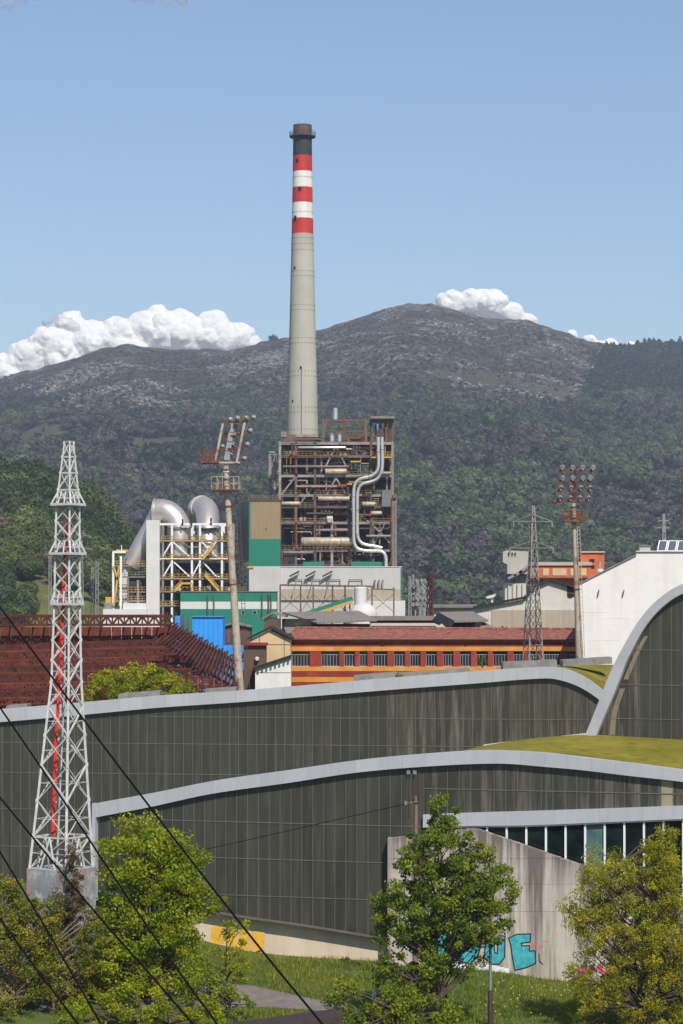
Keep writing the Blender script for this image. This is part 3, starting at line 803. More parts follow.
# upper facade
f2_top = curve([(-140, 718), (0, 709), (80, 702.5), (160, 695.5), (240, 690.5), (320, 684), (400, 677), (480, 671), (530, 667.5), (552, 667), (566, 669), (582, 675.5), (596, 684.5), (610, 697), (620, 707)])
f2_low = curve([(-140, 731), (0, 722), (80, 715), (160, 707.5), (240, 702), (320, 695.5), (400, 689), (480, 683), (530, 679), (552, 678.5), (566, 681.5), (582, 688), (596, 697), (610, 709), (620, 719)])
f2_bot = curve([(-140, 905), (60, 905), (110, 900), (200, 850), (330, 790), (430, 757), (480, 747), (530, 741), (590, 734.5), (620, 731)])
zs2 = [Z_(p, 181) for p in (744.5, 775, 812, 850)]
facade(L2, -130, 616, f2_low, f2_bot, M['poly_near'], 0.0, lambda p: M['poly_right'] if p > 385 else M['poly_near'],
       [(zs2[0], -130, 600), (zs2[1], -130, 330), (zs2[2], -130, 120), (zs2[3], -130, 110), (Z_(718, 180), 150, 590)])
fascia(L2, [-136 + 23.3 * i for i in range(33)], f2_top, f2_low, 0.9, 0.35)
fl = MB()
for a, b in zip(range(484, 588, 8), range(492, 596, 8)):
    fl.bar(L2.at(a, f2_bot(a) - 1.0, 0.25), L2.at(b, f2_bot(b) - 1.0, 0.25), 0.3, 0.14)
fl.build('flashing', M['cream_wall'], hall)

# big arch at the right
out_ = [(587, 735), (598, 708), (611, 675), (620, 656), (629, 639.5), (637, 626), (646.4, 613), (655, 603.5), (664, 596), (673, 589.5), (683, 584.5), (696, 580), (712, 577), (730, 576)]
inn_ = [(598, 735.5), (606, 716.5), (614, 698), (622, 678), (628, 662), (634, 650), (641, 636.5), (649, 624), (658, 613), (667, 604.5), (676, 598), (685, 593.3), (698, 588.5), (713, 585.8), (730, 584.8)]
def resample(pts, k):
    pts = [Vector(p) for p in pts]; ln = [0]
    for a, b in zip(pts[:-1], pts[1:]): ln.append(ln[-1] + (b - a).length)
    fx = curve([(l, p.x) for l, p in zip(ln, pts)]); fy = curve([(l, p.y) for l, p in zip(ln, pts)])
    return [(fx(ln[-1] * i / k), fy(ln[-1] * i / k)) for i in range(k + 1)]
oo = resample(out_, 36); ii = resample(inn_, 36)
oo += [(1460 - a, b) for a, b in oo[-2::-1]]; ii += [(1460 - a, b) for a, b in ii[-2::-1]]
for i in range(0, len(oo) - 1, 3):
    u = oo[i:i + 4]; w = ii[i:i + 4]
    MB().prism([L3.at(a, b, 0.45) for a, b in u] + [L3.at(a, b, 0.45) for a, b in w[::-1]], -L3.n * 1.0).build('fascia_panel', M['fascia'], hall)
in_x = [p[0] for p in ii]; in_y = [p[1] for p in ii]
def f3_top(p): return float(np.interp(p, in_x, in_y)) - 1.0
def f3_bot(p): return 735.5 + max(0, p - 600) * 0.058
facade(L3, 598, 858, f3_top, f3_bot, M['poly_near'], 0.0, lambda p: M['poly_right'] if p < 640 else M['poly_near'],
       [(Z_(650, 158.5), 630, 790), (Z_(685, 158.5), 617, 800), (Z_(719, 158.5), 604, 800)])
rb = resample([(612, 735), (614, 715), (622, 690), (634, 660), (645, 638), (658, 622), (683, 606)], 16)
for i in range(16):
    a, b = rb[i], rb[i + 1]
    w0, w1 = 5.2 - 0.16 * i, 5.2 - 0.16 * (i + 1)
    MB().prism([L3.at(a[0] - w0 * .55, a[1], 0.02), L3.at(a[0] + w0 * .55, a[1], 0.02), L3.at(b[0] + w1 * .55, b[1], 0.02), L3.at(b[0] - w1 * .55, b[1], 0.02)], -L3.n * 0.015).build('rib_strip', M['rib_tan'], hall) if i in (0, 1, 2, 3, 4, 6, 7, 8, 9, 10) else None

# roofs
def roof(name, front, back, k, m, sub=1):
    a = MB(); n = len(front)
    for i in range(n - 1):
        for j in range(k):
            def q(s, t): 
                p = front[s].lerp(back[s], t / k); return p
            a.quad(q(i, j), q(i + 1, j), q(i + 1, j + 1), q(i, j + 1))
    bm = bmesh.new()
    o = a.build(name, m, hall, smooth='all')
    bm.from_mesh(o.data); bmesh.ops.remove_doubles(bm, verts=bm.verts, dist=0.001); bm.to_mesh(o.data); bm.free()
    return o
S1b = curve([(97, 870), (250, 815), (400, 768), (440, 757), (480, 748.5), (530, 742), (588, 735.5)])
px_ = list(range(97, 588, 10)) + [588] + list(range(596, 861, 10))
fr, md, bk = [], [], []
for p in px_:
    a = L1.at(p, f1_top(p) + 1.2, -0.4); fr.append(a)
    if p <= 588:
        b = L2.at(p, S1b(p) + 0.6, -0.4); f = (L3.Y(p) - a.y) / (b.y - a.y); c = a.lerp(b, f)
        t = ss(430, 588, p); c = c.lerp(L3.at(p, 735.2, -0.5), t); md.append(c); bk.append(b)
    else:
        c = L3.at(p, f3_bot(p) - 0.7, -0.5); md.append(c); bk.append(c + Vector((1.2, 4, -.1)))
m_ = MB()
NS = 8
for i in range(len(px_) - 1):
    for j in range(NS):
        def q_(s, t):
            f = t / NS
            if f <= .75:
                g_ = f / .75; p = fr[s].lerp(md[s], g_); p.z += .12 * math.sin(math.pi * g_) * ss(470, 560, px_[s]); return p
            return md[s].lerp(bk[s], (f - .75) / .25)
        m_.quad(q_(i, j), q_(i + 1, j), q_(i + 1, j + 1), q_(i, j + 1))
o = m_.build('grass_roof', M['roof_grass'], hall, smooth='all')
bm = bmesh.new(); bm.from_mesh(o.data); bmesh.ops.remove_doubles(bm, verts=bm.verts, dist=0.002); bm.to_mesh(o.data); bm.free()
px_ = list(range(-136, 621, 6))
back2 = curve([(-136, 735), (200, 700), (480, 676), (540, 668), (560, 664.5), (590, 664.5), (630, 665)])
roof('grass_roof', [L2.at(p, f2_top(p) + 1.2, -0.4) for p in px_], [P(p, back2(p), 203.0 - (p - 0) * 0.004) for p in px_], 6, M['roof_grass'])
vf = [L3.at(a, b + 0.6, -0.45) for a, b in oo]; vd = Vector((0.30, 0.954, 0)) * 34
roof('vault_roof', vf, [p + vd for p in vf], 4, M['roof_grass'])
# side and back walls that close the hall
cl = MB()
A = L1.at(97, 806, -0.4); B = L2.at(97, 872, -0.4)
cl.quad(A, B, Vector((B.x, B.y, 0)), Vector((A.x, A.y, 0)))
A = L1.at(860, 810, -0.4); B = L3.at(860, f3_bot(860), -0.5)
cl.quad(A, B, Vector((B.x, B.y, -2)), Vector((A.x, A.y, -2)))
for p0, p1 in ((-136, 630),):
    a = P(p0, back2(p0), 203); b = P(p1, back2(p1), 200.5)
    cl.quad(a, b, Vector((b.x, b.y, 5)), Vector((a.x, a.y, 5)))
cl.build('end_wall', M['concrete'], hall)
# low metal upstands on the upper roof
def upstand(p0, p1, y0, y1, Y, dep):
    MB().ppoly([(p0, y0[0]), (p1, y0[1]), (p1, y1[1]), (p0, y1[0])], Y, dep).build('roof_upstand', M['upst'], hall)
M['upst'] = mat('grey_roof_upstand', (0.20, 0.195, 0.185), 0.7, var=0.25, scale=1, patch=0.5, patch_col=(0.10, 0.095, 0.09), patch_scale=1.5)
upstand(503, 557, (662.5, 660.0), (672, 668), 181.0, 2.5)
upstand(563, 612, (660.5, 657.2), (666.5, 663.7), 189, 3.0)
upstand(354, 397, (676, 672.5), (683, 679), 185, 2.5)
upstand(398, 470, (673.5, 668.8), (679, 673), 186, 2.5)
upstand(118, 160, (694.5, 691), (701, 698), 187, 2.5)
upstand(205, 236, (689.5, 687.5), (694, 692), 187, 2.5)
upstand(6, 27, (706, 704.5), (711, 709), 187, 2.5)

# ------------------------------------------------------------------ power station chimney
def chimney():
    Y = 645.0; cx = X_(302.5, Y); g = gz(cx, Y)
    t = thing('factory_chimney', 'tall tapering concrete chimney with red and white bands and black top', 'chimney', (cx, Y, g))
    rad = curve([(125, 9.3), (160, 9.6), (235, 10.9), (340, 13.4), (437, 15.8), (500, 17.2), (650, 21.5)])
    def seg(name, y0, y1, m, lab=None, n=10):
        pr = []
        for i in range(n + 1):
            y = y1 + (y0 - y1) * i / n
            pr.append((rad(y) * Y / F, Z_(y, Y)))
        o = MB().lathe(cx, Y, pr, 48).build(name, m, t, smooth=True)
        if lab: o['label'] = lab
        return o
    seg('shaft', 234.3, 642.5, M['chimney'], n=24)
    for a, b, m, lab in ((218.9, 234.3, 'ch_red', 'lowest red band'), (203.2, 218.9, 'ch_white', 'lower white band'), (187.8, 203.2, 'ch_red', 'middle red band'),
                    (172, 187.8, 'ch_white', 'upper white band'), (156.3, 172, 'ch_red', 'topmost red band'), (136.5, 156.3, 'ch_black', 'sooty black band')):
        seg('painted_band', a, b, M[m], lab, 4)
    seg('flue_lip', 125.2, 136.5, M['ch_lip'], None, 3)
    r0 = rad(136.5) * Y / F
    z = Z_(137.3, Y)
    MB().lathe(cx, Y, [(r0 - 0.1, z), (r0 + 1.0, z), (r0 + 1.0, z + 0.3), (r0 - 0.1, z + 0.3)], 40, False).build('walkway', M['ch_black'], t)
    ra = MB()
    for j in range(28):
        a = 2 * math.pi * j / 28; p = Vector((cx + (r0 + .95) * math.cos(a), Y + (r0 + .95) * math.sin(a), z + .3))
        ra.bar(p, p + Vector((0, 0, 1.1)), .07)
    for h in (.6, 1.1):
        ra.tube([(cx + (r0 + .95) * math.cos(2*math.pi*j/28), Y + (r0 + .95) * math.sin(2*math.pi*j/28), z + .3 + h) for j in range(29)], .05, 4, False)
    ra.build('railing', M['ch_black'], t)
    # little service hatches and vent holes
    def on(px, y, w, h, name):
        r = rad(y) * Y / F; x = X_(px, Y) - cx; yy = -math.sqrt(max(.01, r * r - x * x))
        n = Vector((x, yy, 0)).normalized(); s = Vector((-n.y, n.x, 0)); c = Vector((cx + x, Y + yy, Z_(y, Y)))
        MB().hexa([c - s*w - n*.2 - Vector((0,0,h)), c + s*w - n*.2 - Vector((0,0,h)), c + s*w + n*.12 - Vector((0,0,h)), c - s*w + n*.12 - Vector((0,0,h)),
                   c - s*w - n*.2 + Vector((0,0,h)), c + s*w - n*.2 + Vector((0,0,h)), c + s*w + n*.12 + Vector((0,0,h)), c - s*w + n*.12 + Vector((0,0,h))]).build(name, M['dark'], t)
    on(297.5, 162, .35, .5, 'hatch'); on(300, 190.5, .42, .5, 'hatch'); on(295.5, 219.5, .38, .7, 'hatch'); on(295, 269, .25, .35, 'hatch'); on(301, 369, .25, .35, 'hatch'); on(293, 402, .2, .3, 'hatch')
    vh = MB()
    for y in (178, 213, 239, 245, 251, 272, 277, 306, 311, 339, 344, 372, 377, 408, 413, 430):
        r = rad(y) * Y / F
        for j in range(26):
            a = 2 * math.pi * (j + .3) / 26; n = Vector((math.cos(a), math.sin(a), 0)); s = Vector((-n.y, n.x, 0)); c = Vector((cx, Y, Z_(y, Y))) + n * (r - .03)
            vh.bar(c - n * .1, c + n * .07, .2, .24)
    vh.build('vent_holes', M['dark'], t)
    ld = MB()
    pts = [P(301.5, y, Y) for y in range(370, 441, 10)]
    for p, y in zip(pts, range(370, 441, 10)): p.y = Y - rad(y) * Y / F - .1
    ld.tube(pts, .07, 4); ld.build('ladder', M['dark_equipment'], t)
chimney()

# ------------------------------------------------------------------ boiler house steel frame
def railing(mb, a, b, h=1.1, n=6, w=.07):
    a = Vector(a); b = Vector(b); u = Vector((0, 0, h))
    for k in (.5, 1): mb.bar(a + u * k, b + u * k, w)
    for i in range(n + 1):
        p = a.lerp(b, i / n); mb.bar(p, p + u, w)

def boiler_house():
    Y0, Y1, Y2 = 604.0, 614.0, 628.0
    g = 12.0
    t = thing('boiler_house_frame', 'open brown steel boiler house full of pipes, ducts and platforms', 'industrial plant', (X_(335, Y0), 615, g))
    top = Z_(441.5, Y0)
    cols = [280, 296, 315, 332, 349.5, 371, 392.6]
    fl = [443.5, 456.5, 476, 495.5, 507, 523, 550.6, 565.5]
    for r, Yr in enumerate((Y0, Y1, Y2)):
        for i, c in enumerate(cols):
            yt = 441.5
            if r == 0 and c == 332: yt = 520
            if r == 0 and c == 349.5: yt = 520
            x = X_(c, Y0)
            MB().bar((x, Yr, g), (x, Yr, Z_(yt, Y0)), .62 if r == 0 else .7, .62).build('column', M['steel_brown'] if (i + r) % 3 else M['steel_grey'], t)
        for k, y in enumerate(fl):
            z = Z_(y, Y0)
            MB().bar((X_(279, Y0), Yr, z), (X_(393.4, Y0), Yr, z), .45, .62).build('floor_beam', M['steel_grey'] if r == 0 and k % 3 != 1 else M['steel_brown'], t)
    for k, y in enumerate(fl):
        z = Z_(y, Y0)
        for c in cols: 
            MB().bar((X_(c, Y0), Y0, z - .1), (X_(c, Y0), Y2, z - .1), .35, .45).build('cross_beam', M['steel_brown'], t)
        if k > 0:
            # partial gratings, irregular like the photograph
            x0 = X_(280, Y0); x1 = X_(392, Y0)
            MB().box(x0, x1, Y0 + 5, Y2 - 3, z + .26, z + .36).build('grating', M['dark_equipment'], t)
    # side bay at the left
    for c in (268.5, 274):
        for Yr in (612, 622):
            x = X_(c, Y0); MB().bar((x, Yr, g), (x, Yr, Z_(447 + (280 - c) * .4, Y0)), .4).build('column', M['steel_grey'], t)
    for y in (450, 462, 474, 486, 499, 520, 545):
        z = Z_(y, Y0)
        MB().bar((X_(268, Y0), 612, z), (X_(280, Y0), 612, z), .25, .3).build('floor_beam', M['steel_grey'], t)
        MB().bar((X_(268, Y0), 622, z), (X_(280, Y0), 622, z), .25, .3).build('floor_beam', M['steel_grey'], t)
    for a, b, c, d in ((268.5, 499, 274, 450), (274, 545, 268.5, 499), (268.5, 470, 280, 447)):
        MB().bar(P(a, b, Y0) + Vector((0, 8, 0)), P(c, d, Y0) + Vector((0, 8, 0)), .25).build('brace', M['steel_grey'], t)
    # braces in the front plane
    for a, b, c, d in ((336, 446, 324, 470), (336, 446, 348, 470), (336, 478, 327, 494), (336, 478, 346, 494), (371, 523, 392, 545), (371, 550, 385, 523), (281, 495, 296, 476), (297, 508, 315, 484), (349, 508, 371, 523)):
        MB().bar(P(a, b, Y0), P(c, d, Y0), .38).build('brace', M['steel_grey'], t)
    # the boiler itself and other heavy dark plant in the middle
    for (a, b, y0, y1, Ya, dep, mm) in ((299, 347, 450, 505, 616, 11, 'dark_equipment'), (284, 300, 458, 548, 617, 9, 'dark_equipment'), (350, 371, 480, 560, 616, 11, 'dark_equipment'),
                                        (302, 347, 508, 560, 618, 9, 'dark_equipment'), (372, 391, 448, 488, 617, 9, 'dark_equipment'), (375, 391, 512, 562, 618, 9, 'dark_equipment')):
        MB().pbox(a, b, y0, y1, Ya, dep).build('boiler_casing', M[mm], t)
    MB().pbox(382, 392, 490, 506.5, 603, 3).build('cladding_panel', M['grey_sheet'], t)
    MB().pbox(327, 332.7, 516, 522.5, 603, 1.4).build('control_cabin', M['white_panel'], t)
    for a, b in ((303, 324), (351, 386)):
        MB().pbox(a, b, 561.8, 567, 602, .4).build('green_cladding', M['green_sheet'], t)
    for a, b in ((281.5, 283), (350.5, 352)):
        MB().pbox(a, b, 551, 566, 603, .5).build('red_post', M['red_wall'], t)
    # horizontal vessels and lagged pipes
    for (a, b, y, r, Yv, mm) in ((301, 353, 541.3, 1.05, 603.2, 'cream_pipe'), (318, 350, 498.6, .55, 603, 'cream_pipe'), (325, 347, 471.5, .75, 603.4, 'cream_pipe'),
                             (281, 300, 503.5, .5, 603.6, 'cream_pipe'), (362, 375, 504, .6, 602.8, 'cream_pipe'), (371, 382, 513, .5, 603, 'cream_pipe'),
                             (298, 346, 447.5, .3, 603, 'silver'), (283, 313, 552.5, .3, 603, 'steel_grey'), (300, 348, 486, .35, 603, 'rust_light'), (316, 348, 530, .3, 603, 'steel_grey'),
                             (296, 337, 486.5, .25, 602.8, 'steel_grey'), (283, 349, 466.5, .25, 603.4, 'steel_grey'), (372, 391, 473, .35, 603, 'steel_grey'), (366, 391, 536, .3, 603, 'steel_grey'), (352, 371, 515, .3, 603, 'rust_light')):
        p, q = P(a, y, Yv), P(b, y, Yv)
        e = Vector((r * .4, 0, 0))
        MB().tube([p, p + e * .3, p + e, q - e, q - e * .3, q], [r * .45, r * .85, r, r, r * .85, r * .45], 14).build('vessel' if r > .5 else 'pipe', M[mm], t, smooth=True)
    # flanges of the big vessel
    for px in (303, 315, 329, 341):
        MB().tube([P(px, 541.3, 603.2), P(px + .8, 541.3, 603.2)], 1.16, 14).build('flange', M['steel_grey'], t)
    # random smaller pipework, deep inside and along the front
    g2 = random.Random(5)
    for k in range(230):
        Yv = g2.uniform(603.2, 613)
        mm = M[g2.choice(['steel_grey', 'steel_brown', 'rust_light', 'cream_pipe', 'steel_brown', 'yellow_old', 'steel_grey', 'dark_equipment', 'rust'])]
        r = g2.choice([.1, .14, .18, .24, .3])
        if g2.random() < .5:
            x = g2.uniform(282, 391); i = g2.randrange(0, 7); y0, y1 = fl[i], fl[i + 1]
            pts = [P(x, y0, Yv), P(x, y1 - 3, Yv), P(x + g2.choice([-1, 1]) * 2.5, y1 - 1.2, Yv)]
        else:
            x = g2.uniform(282, 370); y = g2.choice(fl[:-1]) + g2.uniform(3, 9); x1 = min(391, x + g2.uniform(8, 32))
            dr = g2.choice([-1, 1]) * g2.uniform(2, 6)
            pts = [P(x, y, Yv), P(x1 - 1, y, Yv), P(x1, y + dr * .3, Yv), P(x1, y + dr, Yv)]
        MB().tube(pts, r, 7).build('pipe', mm, t, smooth=True)
    for k in range(70):
        Yv = g2.uniform(604.5, 611); i = g2.randrange(0, 7); a = g2.uniform(283, 386); w = g2.uniform(1.5, 7); h = g2.uniform(1.5, 6)
        yb = fl[i + 1] - 1.3
        MB().pbox(a, a + w, yb - h, yb, Yv, 2.0).build('machine_casing', M[g2.choice(['steel_grey', 'dark_equipment', 'steel_brown', 'steel_brown', 'dark_equipment', 'beige_rib'])], t)
    # yellow railings and platforms
    for (a, b, y, mm) in ((281, 315, 456, 'yellow_old'), (316, 349, 495, 'yellow_old'), (281, 300, 495, 'yellow_old'), (300, 315, 507, 'yellow_old'), (281, 332, 523, 'yellow_old'),
                      (371, 392, 456.5, 'yellow_rail'), (352, 371, 495, 'yellow_rail'), (352, 361, 523, 'yellow_rail'), (349, 371, 476, 'yellow_old'), (372, 392, 523, 'yellow_old'), (281, 350, 550, 'yellow_old'), (316, 349, 456.5, 'yellow_old'), (281, 315, 443, 'steel_brown')):
        m = MB(); railing(m, P(a, y, 602.7) , P(b, y, 602.7), 1.15, max(3, int((b - a) / 4)), .085); m.build('handrail', M[mm], t)
    for (a, b, y) in ((350.5, 361, 461.5), (352, 362, 495), (351.5, 360.5, 523.6), (371.5, 392, 457.3), (347, 352, 484)):
        MB().pbox(a, b, y - .6, y + .6, 601.2, 3).build('platform', M['yellow_rail'], t)
    # two big insulated downcomers with an offset
    for k, (dx, dY, dy) in enumerate(((0, 600.6, 0), (3.9, 600.9, 2.9))):
        pts = [(378.3, 437), (378.3, 452), (378.6, 463), (377.6, 470), (374, 474.5), (368, 477), (361, 478.5), (356.5, 481.5), (354.3, 487), (353.6, 496), (353.6, 520), (353.6, 536), (354.3, 543), (357, 548), (362, 550.2), (372, 551), (381, 551.3), (384.3, 553), (385.8, 557), (386, 567)]
        if k == 0: q = pts
        else: q = [(382, 437), (382.2, 452), (382.4, 464), (381, 473), (377, 479), (370.5, 481.8), (364, 483.3), (360, 486), (358, 491), (357.4, 498), (357.4, 520), (357.4, 532), (358.2, 538), (361, 542.5), (366, 544.8), (374, 546), (382, 548)]
        s = [(a, b) for a, b in resample(q, 46)]
        MB().tube([P(a, b, dY) for a, b in s], .43, 12).build('downcomer_pipe', M['silver'], t, smooth=True)
        for j in range(4, 44, 8):
            a, b = s[j], s[j + 1]
            MB().tube([P(a[0], a[1], dY), P(a[0] + (b[0]-a[0])*.25, a[1] + (b[1]-a[1])*.25, dY)], .5, 12).build('pipe_clamp', M['steel_grey'], t)
    # pipe bundle at the right edge
    MB().tube([P(395.3, 496, 604), P(395.3, 566, 604)], .4, 10).build('riser_pipe', M['steel_grey'], t, smooth=True)
    MB().pbox(392.8, 396.8, 494, 498, 603, 2).build('pipe_box', M['steel_brown'], t)
    MB().tube([P(391.7, 498, 602.9), P(391.7, 566, 602.9)], .2, 8).build('riser_pipe', M['rust_light'], t, smooth=True)
    # roof deck
    MB().box(X_(279, Y0), X_(393, Y0), Y0 - .2, Y2, Z_(443, Y0), Z_(441.4, Y0)).build('roof_deck', M['steel_brown'], t)
    for (a, b, y0, y1, Ya, dep, mm) in ((284, 321, 434.5, 441.4, 612, 8, 'steel_brown'), (296, 322, 434.3, 437, 608, 3, 'steel_grey'), (281, 287, 431.5, 437, 607, 3, 'steel_grey'),
                                        (349, 372, 436.5, 441.4, 607, 6, 'rust_light'), (324, 331, 438, 441.4, 606, 3, 'dark_equipment')):
        MB().pbox(a, b, y0, y1, Ya, dep).build('roof_plant', M[mm], t)
    for c, y in ((323.4, 419.5), (344, 416.5), (366, 419.5), (371.5, 419), (393, 419), (386, 419)):
        for Yr in (605, 617):
            x = X_(c, Y0); MB().bar((x, Yr, Z_(442, Y0)), (x, Yr, Z_(y, Y0)), .42).build('roof_post', M['rust_light'] if c in (344, 386) else M['steel_brown'], t)
    for Yr in (605, 617):
        for y in (420, 431):
            MB().bar((X_(322, Y0), Yr, Z_(y, Y0)), (X_(371 if y < 425 else 366, Y0), Yr, Z_(y, Y0)), .35, .45).build('roof_beam', M['steel_brown'], t)
        for a, b, c, d in ((366, 420, 362, 441), (344, 431, 350, 441), (323.4, 431, 327, 420)):
            MB().bar((X_(a, Y0), Yr, Z_(b, Y0)), (X_(c, Y0), Yr, Z_(d, Y0)), .3).build('brace', M['steel_brown'], t)
    MB().box(X_(370.5, Y0), X_(394.5, Y0), 603, 619, Z_(418.8, Y0), Z_(416.3, Y0)).build('canopy_slab', M['steel_grey'], t)
    for c in (376, 380.5, 389.5):
        MB().tube([P(c, 420, 605.5), P(c, 441, 605.5)], .28, 8).build('vent_pipe', M['rust_light'], t, smooth=True)
    MB().tube([P(373.5, 424, 604.3), P(377, 423.5, 604.3), P(377.4, 430, 604.3)], .2, 8).build('blue_pipe', M['blue_sheet'], t, smooth=True)
    for c, y0, y1, r in ((335.4, 408, 419.5, .55), (332, 431.6, 442, .62), (339.7, 431.6, 442, .62), (356.5, 444, 458, .3)):
        MB().tube([P(c, y1, 606), P(c, y0, 606)], r, 14).build('tank' if r > .6 else 'vent_stack', M['silver'], t, smooth=True)
boiler_house()

def cooling_block():
    Y = 588.0
    t = thing('turbine_hall', 'long whitish turbine hall in front of the boiler frame', 'industrial building', (X_(325, Y), 594, 12))
    MB().box(X_(246.5, Y), X_(401.8, Y), Y, Y + 13, 12, Z_(567.2, Y)).build('wall', M['grey_white_wall'], t)
    MB().box(X_(346, Y), X_(405, Y), Y - 2, Y - .02, 12, Z_(600.5, Y)).build('annex', M['white_panel'], t)
    MB().box(X_(281, Y), X_(400.5, Y), Y - .5, Y - .01, Z_(600.2, Y), Z_(589, Y)).build('ribbed_band', M['beige_rib'], t)
    MB().box(X_(246, Y), X_(402.2, Y), Y - .15, Y + 13.2, Z_(567.15, Y), Z_(566.4, Y)).build('parapet', M['white_panel'], t)
    MB().box(X_(400.8, Y), X_(402.4, Y), Y - .2, Y - .01, Z_(600, Y), Z_(568, Y)).build('corner_strip', M['green_sheet'], t)
    # slanting discharge chutes with hoods on the wall
    for x in (298.5, 314.7, 331.5):
        MB().bar(P(x - 6.5, 596, Y - 1.0), P(x, 573.5, Y - 1.0), .3).build('strut', M['steel_grey'], t)
        MB().bar(P(x - 9, 576.5, Y - 1.2), P(x + .8, 571.2, Y - 1.2), .8, .35).build('hood', M['roof_dark'], t)
    for x in (289, 307, 327, 349):
        m = MB(); m.bar(P(x, 585, Y - .4), P(x, 579.5, Y - .4), .15); m.bar(P(x, 579.5, Y - .4), P(x + 13, 579.5, Y - .4), .15); m.bar(P(x + 13, 579.5, Y - .4), P(x + 13, 585, Y - .4), .15)
        m.build('pipe_loop', M['steel_brown'], t)
    for x in (374.5, 378.5, 382.5):
        MB().tube([P(x, 588, Y - .6), P(x, 583, Y - .6), P(x + .6, 580, Y - .6)], .22, 6).build('vent_pipe', M['steel_grey'], t)
    # beige and green block at the left
    Y = 586.0
    k = thing('clad_block', 'square block, tan sheeting above and green below, beside the boiler frame', 'industrial building', (X_(262, Y), 594, 12))
    x0, x1 = X_(249, Y), X_(280.2, Y)
    MB().box(x0, x1, Y, Y + 9, Z_(539, Y), Z_(501, Y)).build('upper_cladding', M['tan_sheet'], k)
    MB().box(x0, x1, Y, Y + 9, Z_(566.2, Y), Z_(539.06, Y)).build('middle_cladding', M['green_sheet'], k)
    MB().box(x0 - .02, x0 + .4, Y - .06, Y + 9.06, Z_(566, Y), Z_(501, Y)).build('corner_strip', M['green_sheet'], k)
    MB().box(x0, x1, Y, Y + 1.98, 12, Z_(566.26, Y)).build('base_wall', M['grey_white_wall'], k)
    MB().box(x0 - .2, x1 + .2, Y - .2, Y + 9.2, Z_(501, Y), Z_(499.5, Y)).build('roof_edge', M['steel_brown'], k)
    MB().prism([Vector((x0 - .03, Y + .1, Z_(560, Y))), Vector((x0 - .03, Y + .1, Z_(501.5, Y))), Vector((x0 - 3.3, Y + 14, Z_(501.5, Y))), Vector((x0 - 3.3, Y + 14, Z_(560, Y)))], (0.02, .1, 0)).build('shade_toned_side', M['grey_sheet'], k)  # left face turned from the sun; its shade is painted as darker grey
    MB().pbox(247.5, 253.5, 566, 568.2, Y - .3, .25).build('yellow_strip', M['yellow_rail'], k)
    MB().pbox(265.5, 266.5, 528.5, 529.8, Y - .1, .15).build('vent_hole', M['dark'], k)
    m = MB(); railing(m, P(249, 499.5, Y), P(280, 499.5, Y), .9, 9, .08); m.build('handrail', M['yellow_old'], k)
    # striped low building
    Y = 572.0
    k = thing('striped_shed', 'low green shed with a broad white stripe left of the turbine hall', 'industrial building', (X_(228, Y), 577, 12))
    x0, x1 = X_(180.4, Y), X_(276.5, Y)
    for a, b, m in ((592, 601.6, 'green_sheet'), (601.65, 609, 'white_panel'), (609.05, 652, 'green_sheet')):
        MB().box(x0, x1, Y, Y + 10, Z_(b, Y), Z_(a, Y)).build('cladding_band', M[m], k)
    MB().box(x0 - .2, x1 + .2, Y - .2, Y + 10.2, Z_(592, Y), Z_(591.2, Y)).build('roof_edge', M['grey_sheet'], k)
    for px in (241, 252.6):
        w = MB().pbox(px, px + 4.2, 610.5, 614.5, Y - .08, .1).build('window', M['frame_white'], k)
        MB().pbox(px + .6, px + 3.6, 611, 614, Y - .1, .06).build('pane', M['glass_dark'], w)
    for px in (207.5, 214, 262, 268.5, 271):
        MB().tube([P(px, 618, Y - .5), P(px, 594, Y - .5)], .14, 6).build('drain_pipe', M['steel_brown'], k)
cooling_block()

